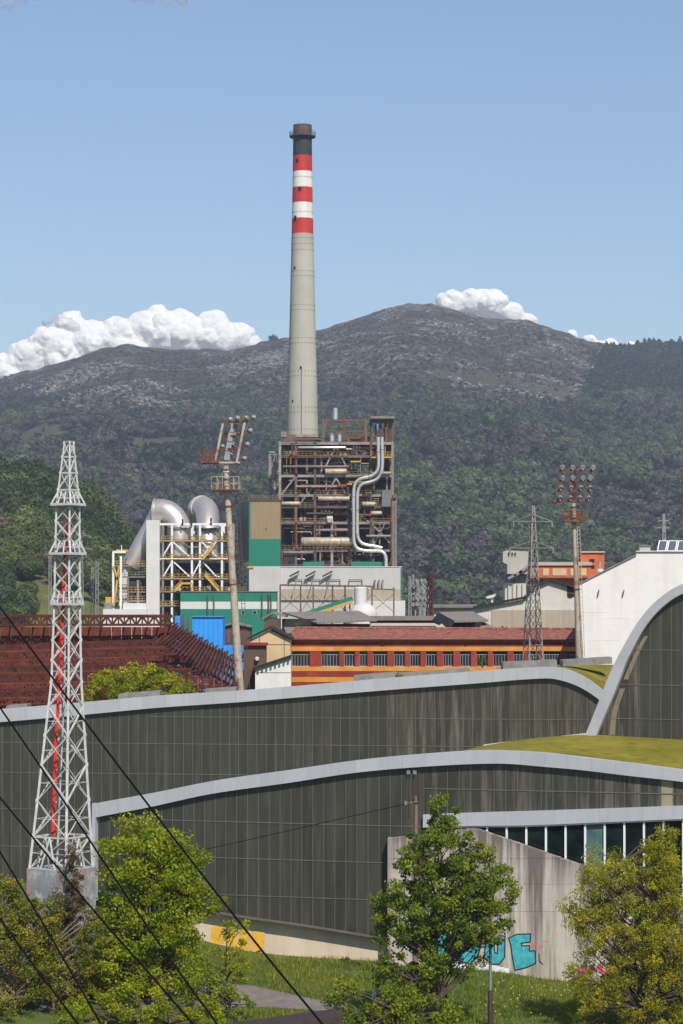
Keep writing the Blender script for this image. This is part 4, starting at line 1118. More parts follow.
def conveyor_trestle():
    Y = 578.0
    t = thing('pipe_trestle', 'tall thin rusty pipe trestle across the front of the turbine hall', 'trestle', (X_(336, Y), Y, 12))
    xs = [280.2, 300.6, 313.2, 332.5, 345, 358, 372, 393.8]
    for i, x in enumerate(xs):
        top = 584.8 if x < 372 else (587 if x > 372 else 586)
        if x == 313.2: top = 584.8
        MB().bar(P(x, 648, Y), P(x, top, Y), .38).build('post', M['steel_brown'], t)
    MB().bar(P(280, 585, Y), P(372, 586.5, Y), .3, .45).build('top_beam', M['steel_brown'], t)
    MB().bar(P(372, 589, Y), P(394, 589.5, Y), .25, .35).build('top_beam', M['steel_brown'], t)
    for a, b in zip(xs[:-1], xs[1:]):
        MB().bar(P(a, 612, Y), P(b, 594, Y), .14).build('brace', M['steel_brown'], t)
        MB().bar(P(a, 594, Y), P(b, 612, Y), .14).build('brace', M['steel_brown'], t)
    Yc = 574
    t = thing('conveyor', 'inclined conveyor with green side and yellow handrail', 'conveyor', (X_(330, Yc), Yc, 12))
    a, b = P(300, 615.5, Yc), P(352.5, 598, Yc)
    MB().bar(a, b, 2.0, .9).build('belt_gallery', M['green_sheet'], t)
    MB().bar(a + Vector((0, -1.2, -.9)), b + Vector((0, -1.2, -.9)), .2, .7).build('side_beam', M['yellow_rail'], t)
    for f in (.25, .6, .95):
        p = a.lerp(b, f); MB().bar((p.x, Yc, 12), (p.x, Yc, p.z - .3), .35).build('leg', M['steel_brown'], t)
    Ys = 572
    t = thing('white_silo', 'small white silo with a domed white store at its foot', 'silo', (X_(361, Ys), Ys, 12))
    MB().lathe(X_(360.5, Ys), Ys, [(1.5, 12), (1.5, Z_(588, Ys)), (1.2, Z_(586.8, Ys))], 20).build('cylinder', M['white_panel'], t, smooth=True)
    pr = [(3.3 * math.cos(a), Z_(614, Ys) + 2.7 * math.sin(a)) for a in [i * math.pi / 2 / 10 for i in range(10)]] + [(.15, Z_(614, Ys) + 2.7)]
    MB().lathe(X_(363, Ys), Ys - 3.2, [(3.3, 12)] + pr, 28).build('dome', M['white_panel'], t, smooth=True)
    MB().bar(P(367.5, 588, Ys), P(367.5, 600, Ys), .5).build('ladder_cage', M['steel_grey'], t)
conveyor_trestle()

# ------------------------------------------------------------------ flue gas cleaning plant with two huge elbows
def gas_plant():
    Y = 578.0; g = 12.0
    t = thing('gas_cleaning_plant', 'flue gas plant with two huge shiny steel elbows, white frame and yellow rails', 'industrial plant', (X_(170, Y), Y, g))
    def sw(pts, r, m, name, n=28): return MB().tube(pts, r, n).build(name, m, t, smooth=True)
    rd = 10.9 * Y / F
    # elbow 1: rises at px 179, bends left and runs down the long slope to px 126,569
    cen = resample([(179, 556), (179, 533), (178, 524), (173.5, 517), (166, 512), (158, 511.5)], 20)
    pts = [P(a, b, Y + 3 + 2.6 * (i / 20) ** 2) for i, (a, b) in enumerate(cen)]
    sw(pts, [rd * (.96 + .2 * (i / 20)) for i in range(21)], M['duct'], 'duct_elbow')
    e = pts[-1]
    lo = P(131, 566, Y + 6)
    up = P(157, 520, Y + 6)
    sw([e + Vector((-.3, 0, 0)), e + Vector((-.8, .1, 0))], rd * 1.2, M['duct'], 'duct_flange')
    sw([P(160, 513, Y + 6.2), up, lo], [rd * 1.0, rd * .93, rd * .93], M['duct'], 'sloping_duct')
    sw([lo, P(127.6, 573, Y + 6)], [rd * .93, rd * .3], M['duct'], 'duct_end')
    cen = resample([(208, 556), (208, 530), (207.8, 520), (207, 513.5), (205, 509.5), (202.5, 508)], 20)
    pts = [P(a, b, Y + 3 + 9 * (i / 20) ** 2.2) for i, (a, b) in enumerate(cen)]
    sw(pts, [rd * (1.0 + .14 * (i / 20)) for i in range(21)], M['duct'], 'duct_elbow')
    sw([pts[-1], pts[-1] + Vector((-.8, 1.8, -.2))], rd * 1.2, M['duct'], 'duct_flange')
    sw([pts[-1] + Vector((-.8, 1.8, -.2)), pts[-1] + Vector((-3.5, 16, -5))], rd * 1.02, M['duct'], 'rear_duct')
    for px, py in ((179, 529), (179, 512.5), (208, 529), (208, 513)):
        Yd = Y + 3
        if py > 520: sw([P(px, py, Yd), P(px, py - 1, Yd)], rd * 1.07, M['steel_grey'], 'duct_flange')
    for px, top in ((182.5, 519), (191.5, 516), (211, 518)):
        MB().bar(P(px, 526, Y - .6), P(px, top, Y - .6), .4).build('lifting_lug', M['roof_dark'], t)
    # white slab tower
    MB().box(X_(146.7, Y), X_(159.9, Y), Y - 1.2, Y + 8, g, Z_(520.3, Y)).build('stair_tower', M['white_panel'], t)
    # white frame
    for px, y0 in ((163, 524), (172, 525), (192, 525), (200, 524), (222, 524), (232, 524)):
        for Yr in (Y, Y + 9):
            x = X_(px, Y); MB().bar((x, Yr, g), (x, Yr, Z_(y0, Y)), .5).build('column', M['white_steel'] if px in (172, 200, 222, 192) else M['steel_grey'], t)
    for y, m in ((524.2, 'white_steel'), (541, 'steel_grey'), (559, 'white_steel'), (579, 'steel_grey'), (592, 'steel_grey'), (606, 'steel_grey')):
        for Yr in (Y - .1, Y + 9):
            MB().bar((X_(160, Y), Yr, Z_(y, Y)), (X_(232, Y), Yr, Z_(y, Y)), .35, .5).build('floor_beam', M[m], t)
        if y > 530:
            MB().box(X_(161, Y), X_(231, Y), Y + .4, Y + 8.6, Z_(y, Y) + .28, Z_(y, Y) + .36).build('grating', M['dark_equipment'], t)
            MB().box(X_(161, Y), X_(231, Y), Y - .45, Y - .35, Z_(y + .4, Y), Z_(y - .2, Y)).build('kickboard', M['yellow_old'] if y in (579, 592, 606) else M['yellow_rail'], t)
            m = MB(); railing(m, P(161, y - .4, Y - .4), P(231, y - .4, Y - .4), 1.1, 16, .085); m.build('handrail', M['yellow_rail'], t)
    for a, b, c, d in ((172, 541, 163, 556), (172, 541, 190, 557), (201, 541, 217, 557), (201, 557, 217, 541), (172, 562, 163, 577), (174, 562, 190, 577), (203, 562, 217, 577), (192, 577, 200, 562)):
        MB().bar(P(a, b, Y - .2), P(c, d, Y - .2), .32).build('brace', M['white_steel'], t)
    # stairs
    for a, b, c, d in ((205, 575, 219, 591), (203, 559, 214, 545), (175, 591, 182, 583.5)):
        for o in (0, 1.2):
            MB().bar(P(a, b, Y - 1 - o), P(c, d, Y - 1 - o), .18, .5).build('stair_stringer', M['yellow_rail'], t)
        m = MB()
        for f in range(1, 11):
            p = P(a + (c - a) * f / 11, b + (d - b) * f / 11, Y - 1); m.box(p.x - .15, p.x + .15, Y - 2.2, Y - 1, p.z - .03, p.z + .03)
        m.build('stair_treads', M['steel_grey'], t)
        m = MB(); m.bar(P(a, b - 4.2, Y - 2.3), P(c, d - 4.2, Y - 2.3), .14); m.bar(P(a, b - 2.2, Y - 2.3), P(c, d - 2.2, Y - 2.3), .14); m.build('handrail', M['yellow_rail'], t)
    m = MB(); m.bar(P(182, 583.3, Y - 2), P(192, 583.3, Y - 2), .3, .5); m.bar(P(192, 583.3, Y - 2), P(193, 591, Y - 2), .25); m.build('walkway', M['yellow_rail'], t)
    # machinery inside
    g2 = random.Random(15)
    for k in range(60):
        i = g2.choice([541, 559, 579, 592, 606, 618]); a = g2.uniform(162, 226); w = g2.uniform(2, 7); h = g2.uniform(2, 9); Yv = g2.uniform(Y + 1, Y + 7)
        MB().pbox(a, a + w, i - 1.3 - h, i - 1.3, Yv, 1.5).build('machine_casing', M[g2.choice(['dark_equipment', 'steel_grey', 'dark_equipment', 'beige_rib', 'white_panel', 'roof_dark'])], t)
    for k in range(30):
        a = g2.uniform(162, 222); y = g2.uniform(545, 612); Yv = g2.uniform(Y + .5, Y + 6)
        MB().tube([P(a, y, Yv), P(a + g2.uniform(4, 16), y, Yv), P(a + 16, y + g2.uniform(-6, 6), Yv)], g2.choice([.15, .22, .3]), 6).build('pipe', M[g2.choice(['silver', 'steel_grey', 'rust_light', 'dark_equipment'])], t)
    MB().pbox(163, 229, 563, 612, Y + 9.3, 2).build('back_casing', M['dark_equipment'], t)
    # lower left part below the sloping duct
    for px, y0 in ((113.3, 552), (121, 556), (128, 578), (138, 580)):
        MB().bar(P(px, 648, Y), P(px, y0, Y), .5).build('column', M['white_steel'] if px < 125 else M['steel_grey'], t)
    MB().bar(P(112.8, 552, Y), P(126, 552, Y), .4, .5).build('floor_beam', M['white_steel'], t)
    MB().pbox(116, 128, 549.5, 552, Y + .5, 2).build('platform', M['yellow_rail'], t)
    for y in (566, 577, 592, 601):
        m = MB(); railing(m, P(113.5, y, Y - .2), P(146, y, Y - .2), 1.2, 9, .09); m.build('handrail', M['yellow_rail'] if y != 577 else M['steel_grey'], t)
        MB().bar(P(113.5, y, Y), P(146, y, Y), .3, .35).build('floor_beam', M['steel_grey'], t)
    MB().pbox(129, 146, 575, 608, Y + 3, 5).build('back_casing', M['dark_equipment'], t)
    MB().pbox(119, 128, 562, 606, Y + 5, 3).build('casing', M['white_panel'], t)
    MB().pbox(123, 146, 603, 612, Y - 1.5, 1.3).build('casing', M['white_panel'], t)
    MB().pbox(103, 147, 609, 650, Y - 3, 2).build('plinth', M['white_panel'], t)
    MB().pbox(105.5, 111, 597, 603, Y - 2, 2).build('yellow_hood', M['yellow_rail'], t)
    MB().pbox(104.5, 112, 603, 609, Y - 2.2, 2).build('motor_house', M['steel_grey'], t)
    for a, b, c, d in ((114, 606, 119, 566), (118, 580, 113.5, 566)):
        MB().bar(P(a, b, Y - .5), P(c, d, Y - .5), .4).build('ladder', M['yellow_rail'], t)
    MB().tube([P(121.5, 552, Y), P(121.5, 545, Y)], .12, 6).build('vent_pipe', M['white_steel'], t)
gas_plant()

# ------------------------------------------------------------------ lattice helpers, substation masts and pylons
def lattice_levels(mb_leg, mb_br, cx, cy, zs, hw, rot, wl, wb, legs=True, xbrace=True, ring=True):
    C = []
    for z, h in zip(zs, hw):
        C.append([Vector((cx + h * math.sqrt(2) * math.cos(rot + math.pi / 2 * k + math.pi / 4), cy + h * math.sqrt(2) * math.sin(rot + math.pi / 2 * k + math.pi / 4), z)) for k in range(4)])
    for i in range(len(zs) - 1):
        for k in range(4):
            if legs: mb_leg[k].bar(C[i][k], C[i + 1][k], wl)
            a, b = C[i][k], C[i][(k + 1) % 4]; c, d = C[i + 1][k], C[i + 1][(k + 1) % 4]
            mb_br.bar(a, d, wb)
            if xbrace: mb_br.bar(b, c, wb)
            if ring: mb_br.bar(c, d, wb)
    return C

def pylon(px, yt, yb, w0, w1, Y, rot, m, label, arms=(), name='power_pylon', group=None, n=12, wl=.14, wb=.07, base=None):
    cx = X_(px, Y); z1 = Z_(yt, Y); z0 = base if base is not None else Z_(yb, Y)
    t = thing(name, label, 'pylon', (cx, Y, z0), group)
    zs = []; hw = []
    f = 0.0
    for i in range(n + 1):
        f = 1 - (1 - i / n) ** 1.15; zs.append(z0 + (z1 - z0) * f); hw.append((w0 + (w1 - w0) * f) * Y / F / 2)
    legs = [MB() for _ in range(4)]; br = MB()
    lattice_levels(legs, br, cx, Y, zs, hw, rot, wl, wb)
    for l in legs: l.build('leg', m, t)
    br.build('bracing', m, t)
    for (ya, l, r) in arms:
        a = MB(); z = Z_(ya, Y)
        for s in (l, r):
            tip = Vector((X_(s, Y), Y, z)); h = .45
            for dy in (-.35, .35):
                a.bar(Vector((cx, Y + dy, z)), tip, wb * 1.1); a.bar(Vector((cx, Y + dy, z + h * 1.6)), tip, wb)
            a.tube([tip, tip - Vector((0, 0, .55))], .06, 6)
        a.build('crossarm', m, t)
    return t
pylon(533, 505.5, 660, 21, 2.2, 236, .35, M['tower_grey'], 'slim grey lattice pylon standing before the red building', [(521.5, 513.5, 552), (548, 510, 553)], n=15, wl=.095, wb=.05, base=10.0)
pylon(81, 540, 616, 5.5, 2, 640, .4, M['far_grey'], 'grey substation mast just right of the white lattice tower', [(536, 76, 90), (549, 76, 92)], 'substation_mast', 'masts of the substation by the knoll', n=10, wl=.13, wb=.07, base=12.0)
pylon(97, 562, 616, 3.4, 2.6, 650, .2, M['far_grey'], 'grey substation mast nearest to the gas plant', [(564, 86, 99)], 'substation_mast', 'masts of the substation by the knoll', n=9, wl=.13, wb=.07, base=12.0)
pylon(92.5, 567, 616, 3.0, 2.4, 655, .2, M['far_grey'], 'shorter grey substation mast second from the gas plant', [(584, 86, 99)], 'substation_mast', 'masts of the substation by the knoll', n=8, wl=.13, wb=.07, base=12.0)
pylon(50, 556, 616, 3.4, 2.2, 645, .2, M['far_grey'], 'grey substation mast left of the white lattice tower', [(597, 44, 62)], 'substation_mast', 'masts of the substation by the knoll', n=9, wl=.13, wb=.07, base=12.0)
pylon(663.5, 514, 560, 6, 1.6, 1150, .3, M['tower_grey'], 'faint distant pylon on the slope above the white warehouse', [(521, 658, 669), (528, 657, 670)], n=7, wl=.5, wb=.3, base=20.0)

def substation():
    Y = 620.0
    for i, (px, yt, w) in enumerate(((409.5, 576, 3.2), (413, 574.5, 2.2), (418, 580, 2.6), (423, 579, 2.4))):
        pylon(px, yt, 640, w + 1.5, w * .5, Y + 4 * i, .3 + .2 * i, M['far_grey'], ['leftmost grey gantry mast right of the turbine hall', 'tallest pointed grey gantry mast right of the turbine hall',
              'third grey gantry mast right of the turbine hall', 'grey gantry mast close behind the rusty mast'][i], (), 'gantry_mast', 'gantry masts right of the turbine hall', n=12, wl=.13, wb=.08, base=12.0)
    t = thing('switch_gantry', 'pale grey switchgear frame between the gantry masts', 'gantry', (X_(416, Y), Y + 2, 12))
    for y in (582, 588, 594, 600, 606):
        MB().bar(P(408, y, Y + 2), P(428, y, Y + 2), .35).build('beam', M['far_grey'], t)
    for x in (411, 415.5, 420, 425, 428):
        MB().bar(P(x, 646, Y + 2), P(x, 581 + (x % 3) * 2, Y + 2), .35).build('post', M['far_grey'], t)
    g2 = random.Random(3)
    for k in range(26):
        x = g2.uniform(409, 427); y = g2.choice([582, 588, 594, 600, 606])
        MB().tube([P(x, y, Y + 1), P(x, y - 3.5, Y + 1)], .28, 6).build('insulator', M['far_grey'], t)
    pylon(430.2, 573.5, 640, 5, 4, 330, .5, M['rust'], 'rusty lattice mast in front of the grey gantries', (), 'rusty_mast', None, n=12, wl=.09, wb=.075, base=10.3)
substation()

# ------------------------------------------------------------------ right hand group
def right_group():
    # concrete tower
    Y = 345.0
    t = thing('concrete_silo_tower', 'grey concrete block tower with an overhanging top beside the orange building', 'tower', (X_(515, Y), Y, 10))
    MB().ppoly([(503, 552), (507, 550.3), (528.5, 551.5), (528.5, 574), (507.3, 574), (507.3, 564.5), (503, 562.5)], Y, 5).build('upper_block', M['concrete'], t)
    MB().pbox(505, 526, 583.5, 690, Y + .6, 4).build('lower_block', M['cream_wall'], t)
    MB().pbox(506, 527, 574.1, 583.4, Y + 1.2, 3.4).build('middle_storey', M['grey_sheet'], t)
    for x in (508, 512.5, 517, 522):
        MB().pbox(x, x + 1.1, 584, 690, Y + .3, .28).build('pilaster', M['concrete'], t)
    for a, b, c, d in ((508, 578.5, 516, 574.5), (514, 576, 522, 571), (519, 573, 528, 566)):
        MB().bar(P(a, b, Y - .4), P(c, d, Y - .4), .35).build('strut', M['tower_grey'], t)
    for x in (508, 511.5, 514.5):
        MB().tube([P(x, 550, Y + 1), P(x + .8, 553.5, Y - .2), P(x + 1.2, 555, Y - .2)], .09, 5).build('hanging_cable', M['cable'], t)
    # orange building
    Y = 352.0
    t = thing('orange_building', 'orange brick works building with beige panels and flat roofs', 'industrial building', (X_(567, Y), Y + 5, 10))
    MB().pbox(530, 591, 565.5, 680, Y, 9).build('wall', M['orange_brick'], t)
    for a, b in ((532.5, 538), (543, 549), (552.5, 566.5), (570.5, 573.5), (581, 586.5)):
        MB().pbox(a, b, 568.5, 575.5, Y - .1, .14).build('infill_panel', M['beige_wall'] if a != 532.5 else M['steel_grey'], t)
    MB().pbox(528.5, 592, 562, 565.4, Y - .3, 9.6).build('roof_slab', M['concrete'], t)
    MB().ppoly([(551, 562), (558, 558.6), (566, 558.6), (574, 562)], Y + 2, 5).build('roof_hump', M['roof_dark'], t)
    MB().pbox(581, 604.2, 552.6, 680, Y + 1, 8).build('stair_block', M['orange_brick'], t)
    MB().pbox(580.5, 604.7, 551.4, 552.5, Y + .7, 8.6).build('parapet', M['cream_wall'], t)
    for y in (559, 565.2):
        w = MB().pbox(589.5, 594.6, y, y + 3, Y + .9, .15).build('window', M['dark'], t)
    MB().pbox(599, 601, 561, 568, Y + .9, .15).build('window', M['frame_white'], t)
    MB().tube([P(600, 572, Y - 2), P(600, 569.5, Y - 2), P(600, 568.6, Y - 2)], [.55, .5, .2], 12).build('white_tank', M['white_panel'], t)
    MB().pbox(527, 590, 577.6, 579.2, Y - 1.2, 1.1).build('canopy', M['roof_dark'], t)
    # gabled beige hall
    Y = 292.0
    t = thing('gabled_hall', 'cream gabled hall with tan ribbed lower wall and black roof edge', 'industrial building', (X_(528, Y), Y + 10, 10))
    MB().ppoly([(474, 609), (523, 599.5), (534, 587), (550, 580.3), (580, 590), (583, 611), (474, 611)], Y, 20).build('upper_wall', M['cream_wall'], t)
    MB().ppoly([(475, 611.05), (583, 611.05), (583, 690), (475, 690)], Y + .05, 19.9).build('plinth_wall', M['cream_wall'], t)
    MB().pbox(492, 582, 610, 640, Y - .12, .15).build('ribbed_sheeting', M['beige_rib'], t)
    e = [(473, 608.6), (523.3, 598.6)]
    MB().bar(P(473, 607.6, Y - .3), P(524.5, 597.6, Y - .3), .6, .3).build('roof_edge', M['roof_dark'], t)
    MB().bar(P(523.5, 598.2, Y - .3), P(534.5, 586, Y - .3), .6, .22).build('roof_edge', M['roof_dark'], t)
    MB().bar(P(534, 586.2, Y - .3), P(550, 579.2, Y - .3), .6, .26).build('roof_edge', M['roof_dark'], t)
    MB().bar(P(549.6, 579.2, Y - .3), P(581, 589, Y - .3), .6, .26).build('roof_edge', M['roof_dark'], t)
    MB().ppoly([(567, 584), (574, 584.5), (574.5, 596), (571, 598), (567.5, 597)], Y - .1, .2).build('louvre', M['dark'], t)
    for y in (586, 589.5, 593):
        MB().bar(P(567.4, y, Y - .15), P(574, y + .3, Y - .15), .08, .12).build('louvre_slat', M['brown_wall'], t)
    # white warehouse
    Y = 235.0
    t = thing('white_warehouse', 'big white painted warehouse with a stepped sloping top behind the arch', 'warehouse', (X_(660, Y), Y + 15, 10))
    MB().ppoly([(579.5, 583.5), (636, 555), (636, 551.5), (790, 551.5), (790, 745), (579.5, 745)], Y, 26).build('wall', M['white_brick'], t)
    MB().bar(P(579, 583.4, Y - .05), P(636.2, 554.6, Y - .05), .3, .09).build('coping', M['upst'], t)
    MB().bar(P(635.8, 551.2, Y - .05), P(790, 551.2, Y - .05), .3, .08).build('coping', M['dirty_white'], t)
    for x, y in ((597.5, 593), (622.5, 593)):
        MB().bar(P(x, y + 4, Y - .12), P(x + 1.5, y - 3, Y - .25), .1).build('wall_hook', M['steel_brown'], t)
    for a, b in ((584, 612), (600, 618), (592, 640), (640, 625)):
        MB().pbox(a, a + 26, b, b + .35, Y - .015, .02).build('mortar_line', M['dirty_white'], t)
    MB().pbox(639.5, 650.5, 546.5, 551.3, Y + 2, 1).build('roof_vent', M['concrete'], t)
    MB().pbox(639, 651, 545.2, 546.4, Y + 1.9, 1.2).build('vent_cap', M['grey_sheet'], t)
    for i in range(6):
        x0 = 657 + i * 9.7
        s = thing('solar_panel', ['leftmost solar panel on the warehouse roof', 'second solar panel from the left on the warehouse roof', 'third solar panel from the left on the warehouse roof',
                                  'fourth solar panel on the warehouse roof', 'fifth solar panel on the warehouse roof', 'sixth solar panel on the warehouse roof'][i], 'solar panel', P(x0 + 4, 551.2, Y + 3), 'solar panels on the white warehouse')
        a, b = P(x0, 551, Y + 2.5), P(x0 + 9, 551, Y + 2.5)
        up = Vector((.28, .55, 1.05))
        MB().prism([a, b, b + up, a + up], (0, .05, -.03)).build('frame', M['white_frame'], s)
        q = Vector((0, -.02, .01)); e = Vector((.09, 0, 0))
        for j in range(1):
            MB().prism([a + e + up * .06 + q, b - e + up * .06 + q, b - e + up * .94 + q, a + e + up * .94 + q], (0, .012, -.006)).build('cells', M['solar'], s)
        MB().bar(b + up * .95 + Vector((-.2, .06, 0)), b + Vector((-.2, .8, -.1)), .05).build('support_leg', M['white_frame'], s)
right_group()

# ------------------------------------------------------------------ red and orange striped building
def red_building():
    Y = 258.0
    t = thing('striped_red_building', 'long low building painted in dark red and orange stripes with clay tile roof', 'industrial building', (X_(433, Y), Y + 5, 10))
    x0, x1 = 290.6, 579
    wins = [(292, 310), (321, 339.5), (344, 355), (359.5, 367.5), (373, 387.5), (394, 405), (410, 420.5), (426, 437), (443, 453.5), (460, 471), (476.5, 488), (493, 507.5), (513.5, 523), (528, 538.5), (544, 560.5), (567, 576)]
    def band(a, b, m, dep, out=0.0): MB().pbox(x0, x1, a, b, Y - out, dep).build('painted_band', M[m], t)
    band(639.6, 642, 'orange_wall', 8, .12); band(642.05, 646.6, 'red_wall', 8); band(646.65, 651, 'orange_wall', 8, .05)
    band(666.6, 671.2, 'orange_wall', 8, .05); band(671.25, 677, 'red_wall', 8); band(677.05, 682, 'orange_wall', 8, .03); band(682.05, 720, 'red_wall', 8)
    e = x0
    for a, b in wins + [(x1, x1)]:
        if a - e > .3: MB().pbox(e, a, 651.05, 666.55, Y, 1).build('pier', M['pier_red'], t)
        e = b
    for a, b in wins:
        w = MB().pbox(a, b, 651.05, 666.55, Y + .35, .1).build('window', M['glass_dark'], t)
        m = MB(); n = max(3, int(round((b - a) / 3.0)))
        for i in range(n + 1):
            x = a + (b - a) * i / n; m.bar(P(min(max(x, a + .4), b - .4), 666, Y + .3), P(min(max(x, a + .4), b - .4), 654.5, Y + .3), .045)
        m.bar(P(a, 654.6, Y + .3), P(b, 654.6, Y + .3), .06); m.bar(P(a, 666.2, Y + .3), P(b, 666.2, Y + .3), .09)
        m.build('mullions', M['frame_white'], w)
    # tiled roof
    r = MB(); A, B = P(x0 - .5, 639.3, Y - .4), P(x1 + 1, 639.3, Y - .4)
    C, D = P(x1 + 1, 629.5, Y + 6.2), P(x0 + 4, 628.5, Y + 6.2)
    r.prism([A, B, C, D], (0, .1, -.25)); r.build('tiled_roof', M['tiles'], t)
    MB().tube([D + Vector((0, 0, .05)), C + Vector((0, 0, .05))], .16, 8).build('ridge_tiles', M['tiles'], t)
    MB().pbox(x0 - .3, x1 + .5, 639.1, 639.7, Y - .55, .3).build('gutter', M['brown_wall'], t)
    for px in (383, 466):
        MB().tube([P(px, 644.5, Y - .1), P(px, 643, Y - .1)], .15, 6).build('wall_lamp', M['roof_dark'], t)
red_building()

# ------------------------------------------------------------------ sheds behind and left of the red building
def gable_shed(name, label, cat, Y, pts_wall, mw, roof_pts, dep, mr=None, thick=.3):
    xs = [p[0] for p in pts_wall]; t = thing(name, label, cat, (X_(sum(xs) / len(xs), Y), Y + dep / 2, 10))
    MB().ppoly(pts_wall, Y, dep).build('wall', mw, t)
    for (a, b) in zip(roof_pts[:-1], roof_pts[1:]):
        p, q = P(*a, Y - .4), P(*b, Y - .4)
        MB().prism([p, q, q + Vector((0, dep + .6, 0)), p + Vector((0, dep + .6, 0))], (0, 0, thick)).build('roof_slope', mr or M['roof_dark'], t)
    return t
t = gable_shed('beige_gable_house', 'beige gable-end house with dark roof left of the red building', 'house', 250, [(249, 640.5), (270, 630), (290.3, 639.5), (290.3, 730), (249, 730)], M['beige_wall'], [(247, 640), (270, 628.5), (292.5, 639.8)], 7, M['roof_dark'], .22)
MB().pbox(259.3, 259.8, 636, 690, 249.93, .06).build('drain_pipe', M['brown_wall'], t)
MB().pbox(284, 284.5, 637, 690, 249.93, .06).build('drain_pipe', M['brown_wall'], t)
MB().pbox(249, 290, 644.3, 644.6, 249.95, .06).build('string_course', M['brown_wall'], t)
t = thing('brown_lean_to', 'brown lean-to with a red ledge in front of the beige gable house', 'shed', (X_(255, 246), 247, 10))
MB().pbox(243.5, 266, 645.6, 740, 246, 2.5).build('wall', M['brown_wall'], t)
MB().pbox(242.5, 267, 643, 645.5, 245.6, 3.2).build('ledge', M['red_wall'], t)
MB().tube([P(257, 659, 245.8), P(257, 659, 245.5)], [.25, .16], 12).build('round_lamp', M['white_panel'], t)
t = thing('white_lean_to', 'small whitewashed lean-to with a sloping dark roof', 'shed', (X_(273, 243), 244, 10))
MB().ppoly([(255.2, 668.5), (290.8, 657), (290.8, 740), (255.2, 740)], 243, 2.5).build('wall', M['dirty_white'], t)
MB().ppoly([(252.5, 667.8), (291.6, 655), (291.6, 656.6), (252.5, 669.4)], 242.6, 3.2).build('roof', M['roof_dark'], t)
rf = MB()
for i in range(9):
    f = (i + .5) / 9; p = P(252.5 + 39 * f, 669.4 - 12.8 * f, 242.55); rf.box(p.x - .09, p.x + .09, 242.45, 242.62, p.z - .2, p.z)
rf.build('rafter_ends', M['roof_dark'], t)
MB().pbox(255.4, 290.6, 672.3, 672.7, 242.96, .06).build('string_course', M['upst'], t)
t = thing('blue_shed', 'bright blue corrugated sheet shed behind the rusty frame', 'shed', (X_(212, 252), 254, 10))
MB().pbox(192.3, 223, 617, 745, 252, 5).build('tall_wall', M['blue_sheet'], t)
MB().pbox(223.1, 255, 646, 745, 251.5, 5).build('low_wall', M['blue_sheet'], t)
MB().pbox(191.8, 223.4, 616.2, 617, 251.8, 5.4).build('top_edge', M['blue_sheet'], t)
MB().pbox(175, 180, 616, 700, 254, 3).build('side_wall', M['blue_sheet'], t)
t = thing('brown_shed', 'dark brown shed between the blue shed and the beige gable', 'shed', (X_(236, 262), 264, 10))
MB().ppoly([(223, 627), (233, 624.5), (250, 628), (250, 740), (223, 740)], 262, 6).build('wall', M['brown_wall'], t)
MB().ppoly([(222, 626.6), (233, 623.8), (251, 627.6), (251, 626.4), (233, 622.4), (222, 625.2)], 261.6, 7).build('roof', M['roof_grey'], t)
for x in (227, 240, 246):
    MB().pbox(x, x + 3.2, 630, 643, 261.95, .1).build('shutter', M['steel_brown'], t)
for x, top in ((176.5, 619), (183, 614), (187.5, 618)):
    MB().bar(P(x, 720, 262), P(x, top, 262), .22).build('frame_post', M['steel_brown'], t)
t = gable_shed('monitor_shed', 'dark ridge shed with raised louvred top above the beige gable', 'shed', 300, [(264, 621), (273, 618), (281, 620), (281, 690), (264, 690)], M['brown_wall'], [(261.5, 620), (272.5, 614), (286, 617.5)], 12, M['roof_grey'], .25)
t = thing('long_grey_roof_shed', 'long shed with a wide sloping grey sheet roof above dark openings', 'shed', (X_(335, 300), 306, 10))
MB().prism([P(317, 624, 299), P(377, 621.3, 299), P(358.5, 612.2, 308), P(282, 613.5, 308)], (0, 0, .2)).build('roof', M['roof_grey'], t)
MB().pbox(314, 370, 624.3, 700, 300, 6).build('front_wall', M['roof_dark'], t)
for x in (322, 332, 341, 352, 361):
    MB().pbox(x, x + .8, 624.5, 640, 299.9, .12).build('post', M['brown_wall'], t)
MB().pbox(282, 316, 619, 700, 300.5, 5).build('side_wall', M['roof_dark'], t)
MB().prism([P(284, 628, 299), P(308, 628, 299), P(311, 633, 294), P(286, 633.5, 294)], (0, 0, .12)).build('lower_roof', M['roof_grey'], t)
t = thing('low_flat_roofs', 'low flat-roofed range with pale fascia right of the grey roof', 'shed', (X_(405, 296), 300, 10))
MB().pbox(370, 436, 616.3, 620.4, 304, 8).build('roof', M['roof_grey'], t)
MB().pbox(370, 436, 620.5, 623, 304.5, 7).build('painted_shadow_strip', M['roof_dark'], t)  # solid black strip, shade under the roof put into its colour
MB().pbox(371, 436, 623.1, 700, 304.2, 7).build('wall', M['cream_wall'], t)
MB().pbox(372, 436, 626, 700, 300, 3).build('front_parapet', M['steel_brown'], t)
t = thing('open_canopy', 'open-sided shed with a grey pitched roof over a dark interior', 'shed', (X_(463, 274), 277, 10))
MB().prism([P(454.5, 622.6, 272), P(488.5, 621.7, 272), P(472.3, 613, 280), P(438.5, 613.8, 280)], (0, 0, .2)).build('roof', M['roof_grey'], t)
MB().prism([P(438.5, 613.8, 280), P(454.5, 622.6, 272), P(449, 630, 272), P(432, 622, 280)], (0, 0, .2)).build('end_slope', M['roof_dark'], t)
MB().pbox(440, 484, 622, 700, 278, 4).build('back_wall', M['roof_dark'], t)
MB().ppoly([(433, 629), (442, 623.6), (450, 632), (450, 700), (433, 700)], 273, .4).build('end_wall', M['cream_wall'], t)
MB().pbox(450, 486, 629.5, 700, 273, .5).build('low_wall', M['upst'], t)
